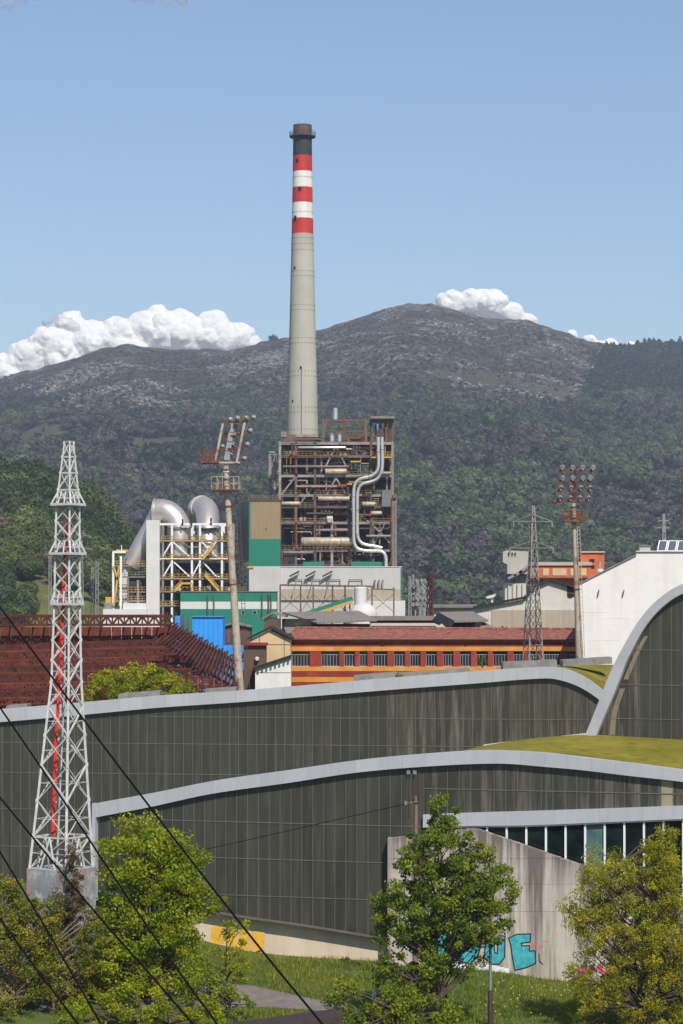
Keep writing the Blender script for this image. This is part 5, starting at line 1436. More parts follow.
for i in range(7):
    MB().pbox(450 + i * 5.6, 450.6 + i * 5.6, 622.8, 640, 272.6, .15).build('post', M['brown_wall'], t)
MB().prism([P(484.5, 623, 274), P(503, 633, 268.5), P(488, 634, 268.5), P(480, 628, 272)], (0, 0, .15)).build('side_roof', M['roof_grey'], t)
t = thing('long_back_shed', 'long pale shed far behind the open canopy', 'shed', (X_(455, 330), 335, 10))
MB().pbox(434, 476, 608.6, 690, 331, 8).build('wall', M['cream_wall'], t)
MB().pbox(433, 477, 604.4, 608.3, 330.5, 9).build('roof', M['roof_grey'], t)
MB().pbox(434, 476, 607.6, 609, 330.3, .4).build('eave', M['roof_dark'], t)
for i, x in enumerate((503, 507.5, 512)):
    h = thing('roof_dormer', ['leftmost small red roof dormer behind the red building', 'middle small red roof dormer behind the red building', 'rightmost small red roof dormer behind the red building'][i], 'dormer', P(x, 640, 280), 'small red dormers behind the red building')
    MB().ppoly([(x - 1.6, 633), (x, 626.8 + i), (x + 2.4, 629.5 + i), (x + 2.4, 690), (x - 1.6, 690)], 279, 2).build('gable', M['red_wall'], h)
    MB().ppoly([(x - 2, 633), (x, 626 + i), (x + 2.8, 629.3 + i), (x + 2.8, 630.3 + i), (x, 627.2 + i), (x - 1.2, 634)], 278.8, 2.4).build('roof', M['tiles'], h)
tl = thing('white_wall_bracket', 'small white lamp on a stalk above the cream gabled hall', 'lamp', P(490, 603.5, 293))
MB().tube([P(492, 604.5, 293), P(492, 595, 293)], .14, 6).build('stalk', M['white_panel'], tl)
MB().ppoly([(486, 597), (489, 595.6), (493, 594.8), (495.5, 593.6), (495.5, 596), (492, 598), (487, 598.6)], 292.6, .5).build('lamp_head', M['white_panel'], tl)

# ------------------------------------------------------------------ rusty roof skeleton at the left
def rusty_frame():
    t = thing('rusty_roof_skeleton', 'huge bare rusty steel roof skeleton of purlins and trusses', 'steel frame', (X_(90, 235), 235, 10))
    def truss(p, q, h, n, name, m, up=(0, 0, 1), w=.14):
        p = Vector(p); q = Vector(q); u = Vector(up) * h; b = MB()
        b.bar(p, q, w); b.bar(p + u, q + u, w)
        for i in range(n):
            a = p.lerp(q, i / n); c = p.lerp(q, (i + 1) / n)
            b.bar(a, c + u if i % 2 == 0 else c, w * .75) if i % 2 == 0 else b.bar(a + u, c, w * .75)
            b.bar(a, a + u, w * .7)
        return b.build(name, m, t)
    # high rear girder with cross lattice
    YB = 254.0
    for k, (y0, y1, Yk) in enumerate(((624.5, 615.5, YB), (624.5, 615.5, YB + 7), (625, 616.8, YB - 6))):
        a = P(-90, y0, Yk); b = P(172, y0, Yk)
        truss(a, b, (y0 - y1) * Yk / F, 44, 'girder', M['rust'], w=.2)
    for i in range(24):
        x = -90 + 262 * i / 23
        MB().bar(P(x, 617, YB - 6), P(x, 615.5, YB + 7), .14).build('tie', M['rust'], t)
    # band of rusty sheeting and hangers under it
    for i in range(26):
        a = -90 + 262 * i / 26
        MB().pbox(a + .25, a + 262 / 26 - .25, 627, 645, YB - 4, .12).build('rusty_sheet', M['rust_sheet'], t)
    # front roof slope: rafters and purlin trusses
    A, B = P(-90, 650, 250), P(150, 642, 250)
    C, D = P(-90, 706, 212), P(236, 700, 212)
    nr = 15
    for i in range(nr + 1):
        f = i / nr; p = A.lerp(C, f); q = B.lerp(D, f)
        truss(p, q, .55 if i % 2 else .7, 46, 'purlin', M['rust'] if i % 3 else M['rust_sheet'], w=.17)
    for i in range(27):
        f = i / 26
        MB().bar(A.lerp(B, f), C.lerp(D, f), .2, .3).build('rafter', M['rust'], t)
    # right hip
    E, G = P(173, 627, 252), P(239, 664, 240)
    for i in range(25):
        f = i / 24; p = B.lerp(D, f); q = E.lerp(G, f)
        truss(p, q, .45, 6, 'hip_purlin', M['rust'], w=.16)
    for i in range(5):
        f = i / 4
        MB().bar(B.lerp(E, f), D.lerp(G, f), .2, .3).build('hip_rafter', M['rust'], t)
    for i in range(14):
        p = E.lerp(G, i / 13); MB().bar(p, p + Vector((.55, 0, .42)), .16).build('rafter_tail', M['rust'], t)
    # posts down to the ground
    for i in range(20):
        p = P(-80 + 16.6 * i, 700, 212.5); MB().bar((p.x, p.y, gz(p.x, p.y) - .1), p, .26).build('post', M['rust'], t)
    for i in range(9):
        p = D.lerp(G, i / 8); MB().bar((p.x, p.y, gz(p.x, p.y) - .1), p, .24).build('post', M['rust_light'], t)
    for i in range(14):
        x = 186 + 4.0 * i; MB().bar(P(x, 740, 214 + i * .1), P(x, 676 + (i % 3) * 2, 214 + i * .1), .12).build('hanger', M['rust_light'] if i % 2 else M['rust'], t)
    for i in range(10):
        p = P(-80 + 26 * i, 640, YB - 3); MB().bar((p.x, p.y, 10), p, .3).build('post', M['rust'], t)
    MB().pbox(-90, 170, 640, 745, YB + 8, .2).build('back_wall', M['rust'], t)
    MB().box(C.x, D.x - 1, 214, YB, 10.2, 10.3).build('slab', M['rust'], t)
M['rust_sheet'] = mat('rust_red_sheet', (0.125, 0.030, 0.016), 0.9, var=0.35, scale=0.9, patch=0.5, patch_col=(0.07, 0.02, 0.014), patch_scale=1.2, rand=0.2)
rusty_frame()

# ------------------------------------------------------------------ floodlight masts
def lamp(c, d, r, parent):
    """round floodlight: bowl housing and glass, facing d"""
    d = Vector(d).normalized(); c = Vector(c)
    k = MB().tube([c - d * r * 1.1, c - d * r * .8, c - d * r * .2, c + d * r * .35], [r * .35, r * .75, r * 1.0, r * 1.05], 14).build('floodlight', M['lamp_metal'], parent, smooth=True)
    MB().tube([c + d * r * .36, c + d * r * .46], [r * .98, r * .9], 14).build('glass', M['lamp_glass'], k)
    MB().bar(c + Vector((0, 0, -r * 1.3)), c - d * r * .2 + Vector((0, 0, -r * .6)), r * .4).build('bracket', M['lamp_metal'], k)

def mast_left():
    Y = 216.0
    b = P(240.2, 700, Y); b.z = gz(b.x, b.y) - .2
    t = thing('floodlight_mast', 'leaning rusty floodlight mast with a tilted lamp rack beside the gas plant', 'floodlight mast', b, 'old floodlight masts')
    s = [(243.4, 745), (239.6, 690), (234, 600), (229.2, 525), (227, 490), (225.6, 466)]
    MB().tube([P(a, y, Y) for a, y in s], [.42, .385, .34, .29, .27, .26], 16).build('pole', M['mast'], t, smooth=True)
    for y, x in ((585, 233), (507, 228.2), (480, 226.6), (470.5, 226)):
        MB().tube([P(x, y, Y), P(x - .08, y - 1.4, Y)], .36 if y > 500 else .33, 16).build('collar', M['rust_light'] if y > 500 else M['brown_wall'], t)
    MB().tube([P(223.5, 472, Y), P(229, 472.5, Y)], [.28, .28], 10).build('drum', M['lamp_metal'], t)
    def plat(px0, px1, y, d0, d1, rail, name):
        m = MB().box(X_(px0, Y), X_(px1, Y), Y + d0, Y + d1, Z_(y + 1, Y), Z_(y - .6, Y)); m.build(name, M['rust_light'], t)
        m = MB(); n = 5
        for dd in (d0, d1):
            for h in (.5, 1.0):
                m.bar((X_(px0, Y), Y + dd, Z_(y, Y) + rail * h), (X_(px1, Y), Y + dd, Z_(y, Y) + rail * h), .05)
            for i in range(n + 1):
                x = X_(px0 + (px1 - px0) * i / n, Y); m.bar((x, Y + dd, Z_(y, Y)), (x, Y + dd, Z_(y, Y) + rail), .05)
        for x in (px0, px1):
            for h in (.5, 1.0): m.bar((X_(x, Y), Y + d0, Z_(y, Y) + rail * h), (X_(x, Y), Y + d1, Z_(y, Y) + rail * h), .05)
        m.build('railing', M['mast'] if rail > 1.1 else M['rust_light'], t)
    plat(212, 239.5, 490, -1.0, 1.0, 1.15, 'lower_platform')
    plat(201.5, 219, 462.6, -.8, .8, 1.1, 'upper_platform')
    MB().box(X_(219, Y), X_(242, Y), Y - .25, Y + .45, Z_(463.5, Y), Z_(461.8, Y)).build('rack_beam', M['mast'], t)
    # tilted rack
    for (a, y0, c, y1, Yo) in ((215.5, 461, 223, 423.5, .4), (236.6, 463, 245, 421, -.3)):
        MB().bar(P(a, y0, Y + Yo), P(c, y1, Y + Yo), .2, .3).build('rack_rail', M['mast'], t)
        MB().bar(P(a - .8, y0, Y + Yo), P(c - .8, y1, Y + Yo), .07, .2).build('rack_edge', M['rust_light'], t)
    lv = [(449.3, 217.6, 243.5), (436.2, 220, 247), (422.5, 222.5, 250.5)]
    for y, a, c in lv:
        MB().bar(P(a, y, Y + .5), P(c, y - 1.2, Y - .5), .12, .16).build('rack_bar', M['rust_light'], t)
    for i in range(4):
        f0 = i / 4; f1 = (i + .9) / 4
        p = P(226.7 + 6 * f0, 460 - 37.5 * f0, Y + .1); q = P(226.7 + 6 * f1, 460 - 37.5 * f1, Y + .1)
        MB().bar(p, q, .50 - .03 * i, .08, up=(0, 1, .1)).build('back_plate', M['far_grey'], t)
        MB().tube([q + Vector((.25, .05, -.35)), q + Vector((.32, .3, .0))], [.2, .16], 10).build('ballast_box', M['lamp_metal'], t)
    d = Vector((.75, .55, -.25))
    for px, y in ((244.5, 458.5), (247.4, 444.5), (250.3, 430.8), (253.6, 417.6), (246.5, 418), (237.8, 418.4), (230.5, 419.6)):
        lamp(P(px, y, Y - .5), d, .25, t)
    for px, y in ((226, 433.5), (222.7, 446.5), (239, 432.5), (234.5, 446)):
        lamp(P(px, y, Y + .7), d, .22, t)
    # ladder with safety cage beside the pole
    l = MB()
    for dx in (5.4, 8.8):
        l.bar(P(229 + dx + 1.0, 496, Y + .3), P(239.6 + dx + 1.4, 690, Y + .3), .045)
    for i in range(46):
        f = i / 45; x = 230 + 11 * f; y = 496 + 194 * f
        l.bar(P(x + 5.4, y, Y + .3), P(x + 8.9, y, Y + .3), .045)
    l.build('ladder', M['steel_brown'], t)
mast_left()

def mast_right():
    Y = 226.0
    b = P(580, 690, Y); b.z = gz(b.x, b.y) - .2
    t = thing('floodlight_mast', 'upright floodlight mast with four rows of lamps before the white warehouse', 'floodlight mast', b, 'old floodlight masts')
    MB().tube([P(581, 735, Y), P(579.6, 660, Y), P(577, 590, Y), P(574.6, 530, Y), P(573.4, 503, Y)], [.40, .36, .28, .21, .19], 14).build('pole', M['mast'], t, smooth=True)
    for y, x in ((590, 577), (508, 573.6), (519, 574.2)):
        MB().tube([P(x, y, Y), P(x, y - 1.6, Y)], .34 if y > 550 else .26, 12).build('collar', M['brown_wall'], t)
    MB().bar(P(573.2, 504, Y), P(575.4, 469, Y), .26).build('rack_spine', M['rust'], t)
    rows = [(470.4, 560, 593, (562.6, 572.8, 582.8, 593.2)), (480.8, 559.5, 591.5, (562.8, 573, 583, 590.4)), (490.8, 557, 590, (561, 571.4, 581, 590.2)), (501, 553, 590, (560.2, 570.6, 580, 588.6))]
    for y, a, c, ls in rows:
        MB().bar(P(a, y, Y - .1), P(c, y, Y - .1), .13, .16).build('rack_bar', M['rust_light'], t)
        for i, x in enumerate(ls):
            lamp(P(x, y - 3.2, Y - .3), (-.25 + .1 * i, -.9, -.35) if y < 485 else (.1, -.7, -.75), .24, t)
    MB().bar(P(559.8, 470, Y), P(557.8, 502, Y), .09).build('rack_side', M['rust_light'], t)
    MB().bar(P(591.5, 470, Y), P(588.5, 502, Y), .09).build('rack_side', M['rust_light'], t)
    MB().box(X_(553, Y), X_(590, Y), Y - .1, Y + .5, Z_(502, Y), Z_(501.2, Y)).build('rack_walkway', M['rust_light'], t)
    MB().box(X_(563.5, Y), X_(583.6, Y), Y - .8, Y + .8, Z_(522.3, Y), Z_(520.6, Y)).build('platform', M['rust_light'], t)
    m = MB()
    for dd in (-.8, .8):
        for h in (.5, 1): m.bar((X_(563.5, Y), Y + dd, Z_(521, Y) + h * .95), (X_(583.6, Y), Y + dd, Z_(521, Y) + h * .95), .05)
        for i in range(6):
            x = X_(563.5 + 20 * i / 5, Y); m.bar((x, Y + dd, Z_(521, Y)), (x, Y + dd, Z_(521, Y) + .95), .05)
    m.build('railing', M['rust_light'], t)
    l = MB()
    l.bar(P(577, 523, Y - .4), P(583, 690, Y - .4), .05); l.bar(P(579.6, 523, Y - .4), P(586, 690, Y - .4), .05)
    for i in range(44):
        f = i / 43; l.bar(P(577 + 6 * f, 523 + 167 * f, Y - .4), P(579.6 + 6.4 * f, 523 + 167 * f, Y - .4), .04)
    l.build('ladder', M['mast'], t)
mast_right()

# ------------------------------------------------------------------ near white lattice tower
def near_tower():
    Y = 137.0; k = Y / F
    cx = X_(67.5, Y)
    t = thing('lattice_tower', 'white lattice tower with three platforms and a red ladder on a graffitied block', 'pylon', (X_(60, Y), Y, 3.0))
    rot = R(-30)
    def cxy(y): return X_(float(np.interp(y, [443, 505, 680, 868], [69, 68, 66.5, 61.3])), Y)
    def hw(y): return float(np.interp(y, [443, 490, 505, 600, 680, 868], [3.2, 7.0, 8.2, 9.0, 10.5, 22.5])) * k
    ys = [443, 457, 473, 490, 505, 521, 537, 554, 571, 588, 604, 622, 640, 660, 682, 707, 735, 765, 800, 836, 868]
    legs = [MB() for _ in range(4)]; br = MB()
    C = []
    for y in ys:
        h = hw(y) * math.sqrt(2); x = cxy(y)
        C.append([Vector((x + h * math.cos(rot + math.pi / 2 * j + math.pi / 4), Y + h * math.sin(rot + math.pi / 2 * j + math.pi / 4), Z_(y, Y))) for j in range(4)])
    for i in range(len(ys) - 1):
        wl = .085 + .055 * i / 20
        for j in range(4):
            legs[j].bar(C[i][j], C[i + 1][j], wl)
            a, b = C[i][j], C[i][(j + 1) % 4]; c, d = C[i + 1][j], C[i + 1][(j + 1) % 4]
            (br.bar(a, d, .062 + .02 * i / 20), br.bar(b, c, .03 + .015 * i / 20)) if (i + j) % 2 else (br.bar(b, c, .062 + .02 * i / 20), br.bar(a, d, .03 + .015 * i / 20))
            if ys[i + 1] in (457, 473, 490, 505, 554, 604, 836, 868): br.bar(c, d, .09)
            if i >= 13:
                m0 = (a + c) / 2; m1 = (b + d) / 2; mm = (a + b + c + d) / 4
                br.bar(m0, mm, .03); br.bar(m1, mm, .03)
            # gusset plates where the braces meet the legs
            br.bar(a + (a - C[i][(j + 2) % 4]).normalized() * .02 - Vector((0, 0, .1)), a + (a - C[i][(j + 2) % 4]).normalized() * .02 + Vector((0, 0, .1)), wl * 1.25)
    for l in legs: l.build('leg', M['tower_paint'], t)
    br.build('bracing', M['tower_paint'], t)
    # flared platforms
    for y, w in ((504.6, 12.2), (553.7, 13), (604, 11.5)):
        x = cxy(y); r = w * k; z = Z_(y, Y); pts = [Vector((x + r * 1.414 * math.cos(rot + math.pi / 2 * j + math.pi / 4), Y + r * 1.414 * math.sin(rot + math.pi / 2 * j + math.pi / 4), z)) for j in range(4)]
        m = MB()
        for j in range(4):
            m.bar(pts[j], pts[(j + 1) % 4], .12, .14)
            u = Vector((0, 0, 13 * k)); h = hw(y - 13) * 1.414
            q = [Vector((cxy(y - 13) + h * math.cos(rot + math.pi / 2 * i + math.pi / 4), Y + h * math.sin(rot + math.pi / 2 * i + math.pi / 4), z + 13 * k)) for i in (j, (j + 1) % 4)]
            m.bar(pts[j], q[0], .09)
            for f in (.33, .66):
                m.bar(pts[j].lerp(pts[(j + 1) % 4], f), q[0].lerp(q[1], f), .06)
            m.bar(pts[j].lerp(q[0], .5), pts[(j + 1) % 4].lerp(q[1], .5), .05)
        m.build('platform_rail', M['tower_paint'], t)
        MB().prism([p + Vector((0, 0, -.06)) for p in pts], (0, 0, .05)).build('platform_deck', M['tower_grey'], t)
    # red ladder
    def lx(y): return float(np.interp(y, [510, 530, 560, 604, 680, 740, 836], [68.8, 67.2, 64.2, 63.2, 59.5, 56, 53]))
    for s in (-.55, .55):
        MB().tube([P(lx(y) + s * (1 + (y - 510) / 500), y, Y + .1) for y in range(512, 840, 12)], .05, 6).build('ladder_rail', M['red_paint'], t)
    m = MB()
    for i in range(110):
        y = 512 + 324 * i / 109; m.bar(P(lx(y) - .9, y, Y + .1), P(lx(y) + .9, y, Y + .1), .05)
    m.build('ladder_rungs', M['red_paint'], t)
    # top plate
    MB().prism([c + Vector((0, 0, .0)) for c in C[0]], (0, 0, .12)).build('top_plate', M['tower_grey'], t)
    # feet frame: splayed props between the lowest ring and the block
    m = MB(); i = len(ys) - 2
    for j in range(4):
        a, b = C[i][j], C[i][(j + 1) % 4]; c, d = C[i + 1][j], C[i + 1][(j + 1) % 4]; mid = (a + b) / 2
        for f in (.3, .7): m.bar(mid, c.lerp(d, f), .09)
    m.build('foot_props', M['tower_paint'], t)
    # concrete block with graffiti (painted silver and coral)
    zt = Z_(867.5, Y); x = cxy(868); r = 24.5 * k * 1.414
    def ring(z, rr): return [Vector((x + rr * math.cos(rot + math.pi / 2 * j + math.pi / 4), Y + rr * math.sin(rot + math.pi / 2 * j + math.pi / 4), z)) for j in range(4)]
    lo, up = ring(gz(x, Y) - .6, r), ring(zt, r)
    MB().hexa(lo + up).build('foundation_block', M['block'], t)
M['block'] = mat('graffiti_block', (0.22, 0.235, 0.25), 0.9, var=0.2, scale=1.5, bump=0.3, patch=0.75, patch_col=(0.45, 0.42, 0.40), patch_scale=1.4, streak=0.5, streak_col=(0.45, 0.17, 0.08), streak_scale=1.2)
near_tower()

# ------------------------------------------------------------------ concrete ramp wall with graffiti
L4 = Line(388, 145.0, 660, 140.4)
wtop = curve([(388, 838.5), (420, 834.5), (450, 831), (474, 828.5), (476, 828.5)])
def wall_top(p): return wtop(p) if p <= 475 else 828.5 + (p - 475) * (66.0 / 190.0)
wall = thing('concrete_ramp_wall', 'tall stained concrete wall with sloping top and turquoise graffiti', 'wall', (X_(520, 140.5), 140.5, 0))
def stained():
    m, nt, N, L, b = nodes('rain_stained_concrete')
    tc = N.new('ShaderNodeTexCoord')
    def noise(sc, v=None, d=7, rg=.65):
        n = N.new('ShaderNodeTexNoise'); n.inputs['Scale'].default_value = sc; n.inputs['Detail'].default_value = d; n.inputs['Roughness'].default_value = rg
        L.new(v or tc.outputs['Object'], n.inputs['Vector']); return n.outputs[0]
    def mr(s, a, c, lo=0., hi=1.):
        r = N.new('ShaderNodeMapRange'); r.inputs[1].default_value = a; r.inputs[2].default_value = c; r.inputs[3].default_value = lo; r.inputs[4].default_value = hi; L.new(s, r.inputs[0]); return r.outputs[0]
    def mix(f, a, c):
        k = N.new('ShaderNodeMix'); k.data_type = 'RGBA'; L.new(f, k.inputs[0])
        for s, i in ((a, 6), (c, 7)):
            if isinstance(s, tuple): k.inputs[i].default_value = (*s, 1)
            else: L.new(s, k.inputs[i])
        return k.outputs[2]
    mp = N.new('ShaderNodeMapping'); mp.inputs['Scale'].default_value = (1, 1, .045); L.new(tc.outputs['Object'], mp.inputs[0])
    c = mix(mr(noise(.7), .3, .7), (.42, .37, .32), (.52, .47, .41))
    at = N.new('ShaderNodeAttribute'); at.attribute_name = 'tint'
    sp = N.new('ShaderNodeSeparateColor'); L.new(at.outputs['Color'], sp.inputs[0])
    st = mr(noise(1.5, mp.outputs[0], 6, .7), .40, .66)
    mu = N.new('ShaderNodeMath'); mu.operation = 'MULTIPLY_ADD'; L.new(sp.outputs[0], mu.inputs[0]); mu.inputs[1].default_value = .55; L.new(st, mu.inputs[2])
    f = mr(mu.outputs[0], .16, .98, 0., .92)
    c = mix(f, c, (.105, .085, .075))
    L.new(c, b.inputs['Base Color']); b.inputs['Roughness'].default_value = .92
    bp = N.new('ShaderNodeBump'); bp.inputs['Strength'].default_value = .3; bp.inputs['Distance'].default_value = .04
    L.new(noise(5), bp.inputs['Height']); L.new(bp.outputs[0], b.inputs['Normal'])
    return m
M['stained'] = stained()
def wall_lift(p0, p1, yu, yl, name):
    p1 = min(p1, 475 + (yl - .4 - 828.5) * 190.0 / 66.0)
    n = 10; v = []; q = []; col = []
    for i in range(n + 1):
        p = p0 + (p1 - p0) * i / n
        for j in range(7):
            yu_ = min(max(yu, wall_top(p)), yl - .02); y = yu_ + (yl - yu_) * j / 6
            d = L4.at(p, y); v.append(tuple(d)); s = math.exp(-max(0, (y - wall_top(p))) / 26.0); col.append((s, s, s))
    nv = len(v)
    for i in range(n + 1):
        for j in (0, 6):
            v.append(tuple(Vector(v[i * 7 + j]) - L4.n * .55)); col.append((.8, .8, .8))
    for i in range(n):
        for j in range(6): q.append((i*7+j, (i+1)*7+j, (i+1)*7+j+1, i*7+j+1))
        a = nv + 2 * i
        q.append((i*7, a, a + 2, (i+1)*7)); q.append((i*7+6, (i+1)*7+6, a + 3, a + 1)); q.append((a, a + 1, a + 3, a + 2))
    q.append((0, 6, nv + 1, nv)); q.append((n*7, nv + 2*n, nv + 2*n + 1, n*7+6))
    numpy_mesh(name, np.array(v, float), np.array(q), M['stained'], wall, col=np.array(col))
for (a, b) in ((388, 433.8), (434, 507.3), (507.5, 580.7), (581, 665), (665.2, 740)):
    rows = [828, 858.5, 884.2, 911.5, 1015]
    for u, l in zip(rows[:-1], rows[1:]):
        if min(wall_top(a), wall_top(b)) < l - .5: wall_lift(a, b, max(u, 0) + .12, l - .12, 'concrete_lift')
MB().prism([L4.at(388.2, 839.5, -.06), L4.at(474, 830, -.06), L4.at(739, 922, -.06), L4.at(739, 1010, -.06), L4.at(388.2, 1010, -.06)], -L4.n * .4).build('core', M['concrete'], wall)
# return wall at the left end
A = L4.at(388, 838.5); MB().prism([A + Vector((-.02, 0, 0)), A + Vector((.05, .9, 0)), Vector((A.x + .05, A.y + .9, 0)), Vector((A.x - .02, A.y, 0))], (.4, 0, 0)).build('return_wall', M['concrete'], wall)

def decal(pts, m, off, parent, line, name):
    return MB().prism([line.at(a, b, off) for a, b in pts], -line.n * .003).build(name, m, parent)
def grow(pts, d):
    cx = sum(p[0] for p in pts) / len(pts); cy = sum(p[1] for p in pts) / len(pts)
    area = sum(pts[i][0] * pts[(i + 1) % len(pts)][1] - pts[(i + 1) % len(pts)][0] * pts[i][1] for i in range(len(pts)))
    s = 1 if area > 0 else -1; out = []
    n = len(pts)
    for i in range(n):
        a, b, c = Vector(pts[i - 1]), Vector(pts[i]), Vector(pts[(i + 1) % n])
        n1 = Vector(((b - a).y, -(b - a).x)).normalized() * s; n2 = Vector(((c - b).y, -(c - b).x)).normalized() * s
        m = (n1 + n2); m = m.normalized() * min(2.0, 1 / max(.4, m.length / 2)) if m.length > .01 else n1
        out.append((b.x + m.x * d, b.y + m.y * d))
    return out
E_ = [(509.5, 938.5), (517, 935), (530, 934.5), (529.5, 941.5), (520.5, 942.5), (521, 946.5), (528.8, 946.3), (529, 951.8), (534.5, 951.5), (535, 963), (526, 967), (515.5, 969.5), (513, 957), (511.5, 945)]
decal(grow(E_, 1.3), M['spray_black'], .010, wall, L4, 'graffiti_outline'); decal(E_, M['turquoise'], .016, wall, L4, 'graffiti_letter')
U_ = [(486.5, 936), (493, 935), (494, 953), (498, 954.5), (499, 936), (504.5, 937), (504, 957), (499, 963.5), (491, 963.5), (485, 957)]
decal(grow(U_, 1.3), M['spray_black'], .010, wall, L4, 'graffiti_outline'); decal(U_, M['turquoise'], .016, wall, L4, 'graffiti_letter')
D_ = [(462, 934), (472, 932), (479, 936), (480, 946), (477, 957), (470, 963), (461, 961), (459, 948)]
decal(grow(D_, 1.3), M['spray_black'], .010, wall, L4, 'graffiti_outline'); decal(D_, M['turquoise'], .016, wall, L4, 'graffiti_letter')
B_ = [(424, 930), (437, 928), (446, 933), (455, 930), (457, 946), (452, 957), (441, 954), (431, 957), (423, 946)]
decal(grow(B_, 1.2), M['spray_black'], .010, wall, L4, 'graffiti_outline'); decal(B_, M['turquoise'], .016, wall, L4, 'graffiti_letter')
decal([(470, 934), (475.5, 932), (478, 938), (473, 946), (470.5, 942)], M['spray_coral'], .021, wall, L4, 'graffiti_spot')
decal([(458, 964), (492, 965), (509, 968.5), (509, 973), (480, 970), (458, 968)], M['spray_white'], .012, wall, L4, 'graffiti_underline')
g3 = random.Random(9)
for i in range(7):
    a, b = 536 + g3.uniform(-6, 8), 944 + g3.uniform(-3, 8); decal([(a, b), (a + 5, b - 1.4), (a + 5.2, b - .8), (a + .3, b + .7)], M['spray_coral'], .008 + i * .0012, wall, L4, 'graffiti_stroke')
decal([(538.6, 953), (539.4, 953), (540, 961), (543, 964), (542.4, 964.6), (539, 961.6)], M['spray_black'], .02, wall, L4, 'graffiti_stroke')
decal([(564, 916), (564.8, 916), (566.6, 929), (563.5, 925.5), (563.9, 925), (565.6, 927)], M['spray_black'], .009, wall, L4, 'graffiti_stroke')
for i in range(30):
    a, b = g3.uniform(567, 618), g3.uniform(958, 982); b += (a - 567) * .10; h = g3.uniform(6, 12); w = g3.uniform(1.2, 2.6)
    if i % 3 == 0: pts = [(a, b), (a + h, b - 2), (a + h, b - 2 + w), (a + .6, b + w)]
    else: pts = [(a, b), (a + w, b - .4), (a + w + 1.4, b + h * .9), (a + 1.4, b + h)]
    decal(pts, M['spray_pink'], .007 + i * .0011, wall, L4, 'graffiti_stroke')
# yellow piece on the hall's base wall
def ldec(pts, m, off, name='graffiti_letter'):
    MB().prism([L1.at(a, b, -.6 + off) for a, b in pts], -L1.n * .003).build(name, m, hall)
for i, x in enumerate((208, 222.5, 236, 249)):
    y = 926.5 + i * 1.9; q = [(x, y + 3), (x + 4, y), (x + 10, y + .5), (x + 13, y + 4), (x + 12.5, y + 17), (x + 9, y + 22), (x + 3, y + 22), (x - .5, y + 17)]
    ldec(grow(q, 1.3), M['cream_wall'], .008 + i * .012, 'graffiti_outline'); ldec(q, M['spray_yellow'], .013 + i * .012)
ldec([(236, 954), (248, 955), (258, 951), (258.6, 952.2), (248, 957), (236, 955.5)], M['spray_black'], .07, 'graffiti_stroke')

# ------------------------------------------------------------------ path, foreground steel beam, posts
def path():
    v = []; q = []
    ed = [(-16, 126.5, 132.5), (-10, 128.5, 134.8), (-7, 130, 136.2), (-5.0, 130.6, 136.3), (-3.5, 130.6, 135.2), (-2, 130.2, 133.6), (0, 129.3, 131.6), (2, 128, 129.8)]
    for x, a, b in ed:
        for j in range(7):
            y = a + (b - a) * j / 6; v.append((x, y, gz(x, y) + .03))
    for i in range(len(ed) - 1):
        for j in range(6): q.append((i*7+j, (i+1)*7+j, (i+1)*7+j+1, i*7+j+1))
    tag(numpy_mesh('path', np.array(v, float), np.array(q), M['asphalt'], smooth=True), kind='structure')
path()
def beam():
    Y = 119.0
    a, b = P(222, 1025.5, Y), P(335, 1010.5, Y)
    t = thing('steel_shelter_beam', 'dark brown steel shelter roof edge at the bottom of the picture', 'shelter', ((a.x + b.x) / 2, Y, gz(0, Y)))
    off = Vector((.4, -2.2, 0))
    MB().prism([a, b, b + off, a + off], (0, 0, .09)).build('roof_sheet', M['brown_steel'], t)
    MB().bar(a + Vector((0, .05, -.12)), b + Vector((0, .05, -.12)), .16, .26).build('edge_beam', M['brown_steel'], t)
    MB().bar(a + off + Vector((0, .05, -.12)), b + off + Vector((0, .05, -.12)), .16, .26).build('edge_beam', M['brown_steel'], t)
    for f in (.05, .45, .83):
        p = a.lerp(b, f); MB().bar((p.x, p.y - .1, gz(p.x, p.y) - .2), p + Vector((0, -.1, -.1)), .14).build('post', M['brown_steel'], t)
        p = p + off; MB().bar((p.x, p.y + .1, gz(p.x, p.y) - .2), p + Vector((0, .1, -.1)), .14).build('post', M['brown_steel'], t)
beam()
def street_lamp():
    Y = 125.6; x = X_(490.3, Y); g = gz(x, Y)
    t = thing('street_lamp', 'grey street lamp post in front of the graffitied concrete wall', 'street lamp', (x, Y, g))
    MB().tube([(x, Y, g + 1.9), (x, Y, Z_(898, Y))], [.085, .06], 12).build('pole', M['lamp_post2'], t, smooth=True)
    MB().tube([(x, Y, g - .1), (x, Y, g + .1), (x, Y, g + 1.85), (x, Y, g + 2.0)], [.16, .15, .13, .09], 14).build('base_sleeve', M['brown_steel'], t, smooth=True)
    MB().tube([(x, Y, Z_(898, Y)), (x, Y, Z_(896.5, Y)), (x, Y, Z_(893, Y)), (x, Y, Z_(891.5, Y))], [.08, .2, .24, .1], 14).build('lantern', M['lamp_metal'], t, smooth=True)
M['lamp_post2'] = mat('grey_painted_pole', (0.20, 0.20, 0.205), 0.5, 0.1, var=0.15, scale=2)
street_lamp()
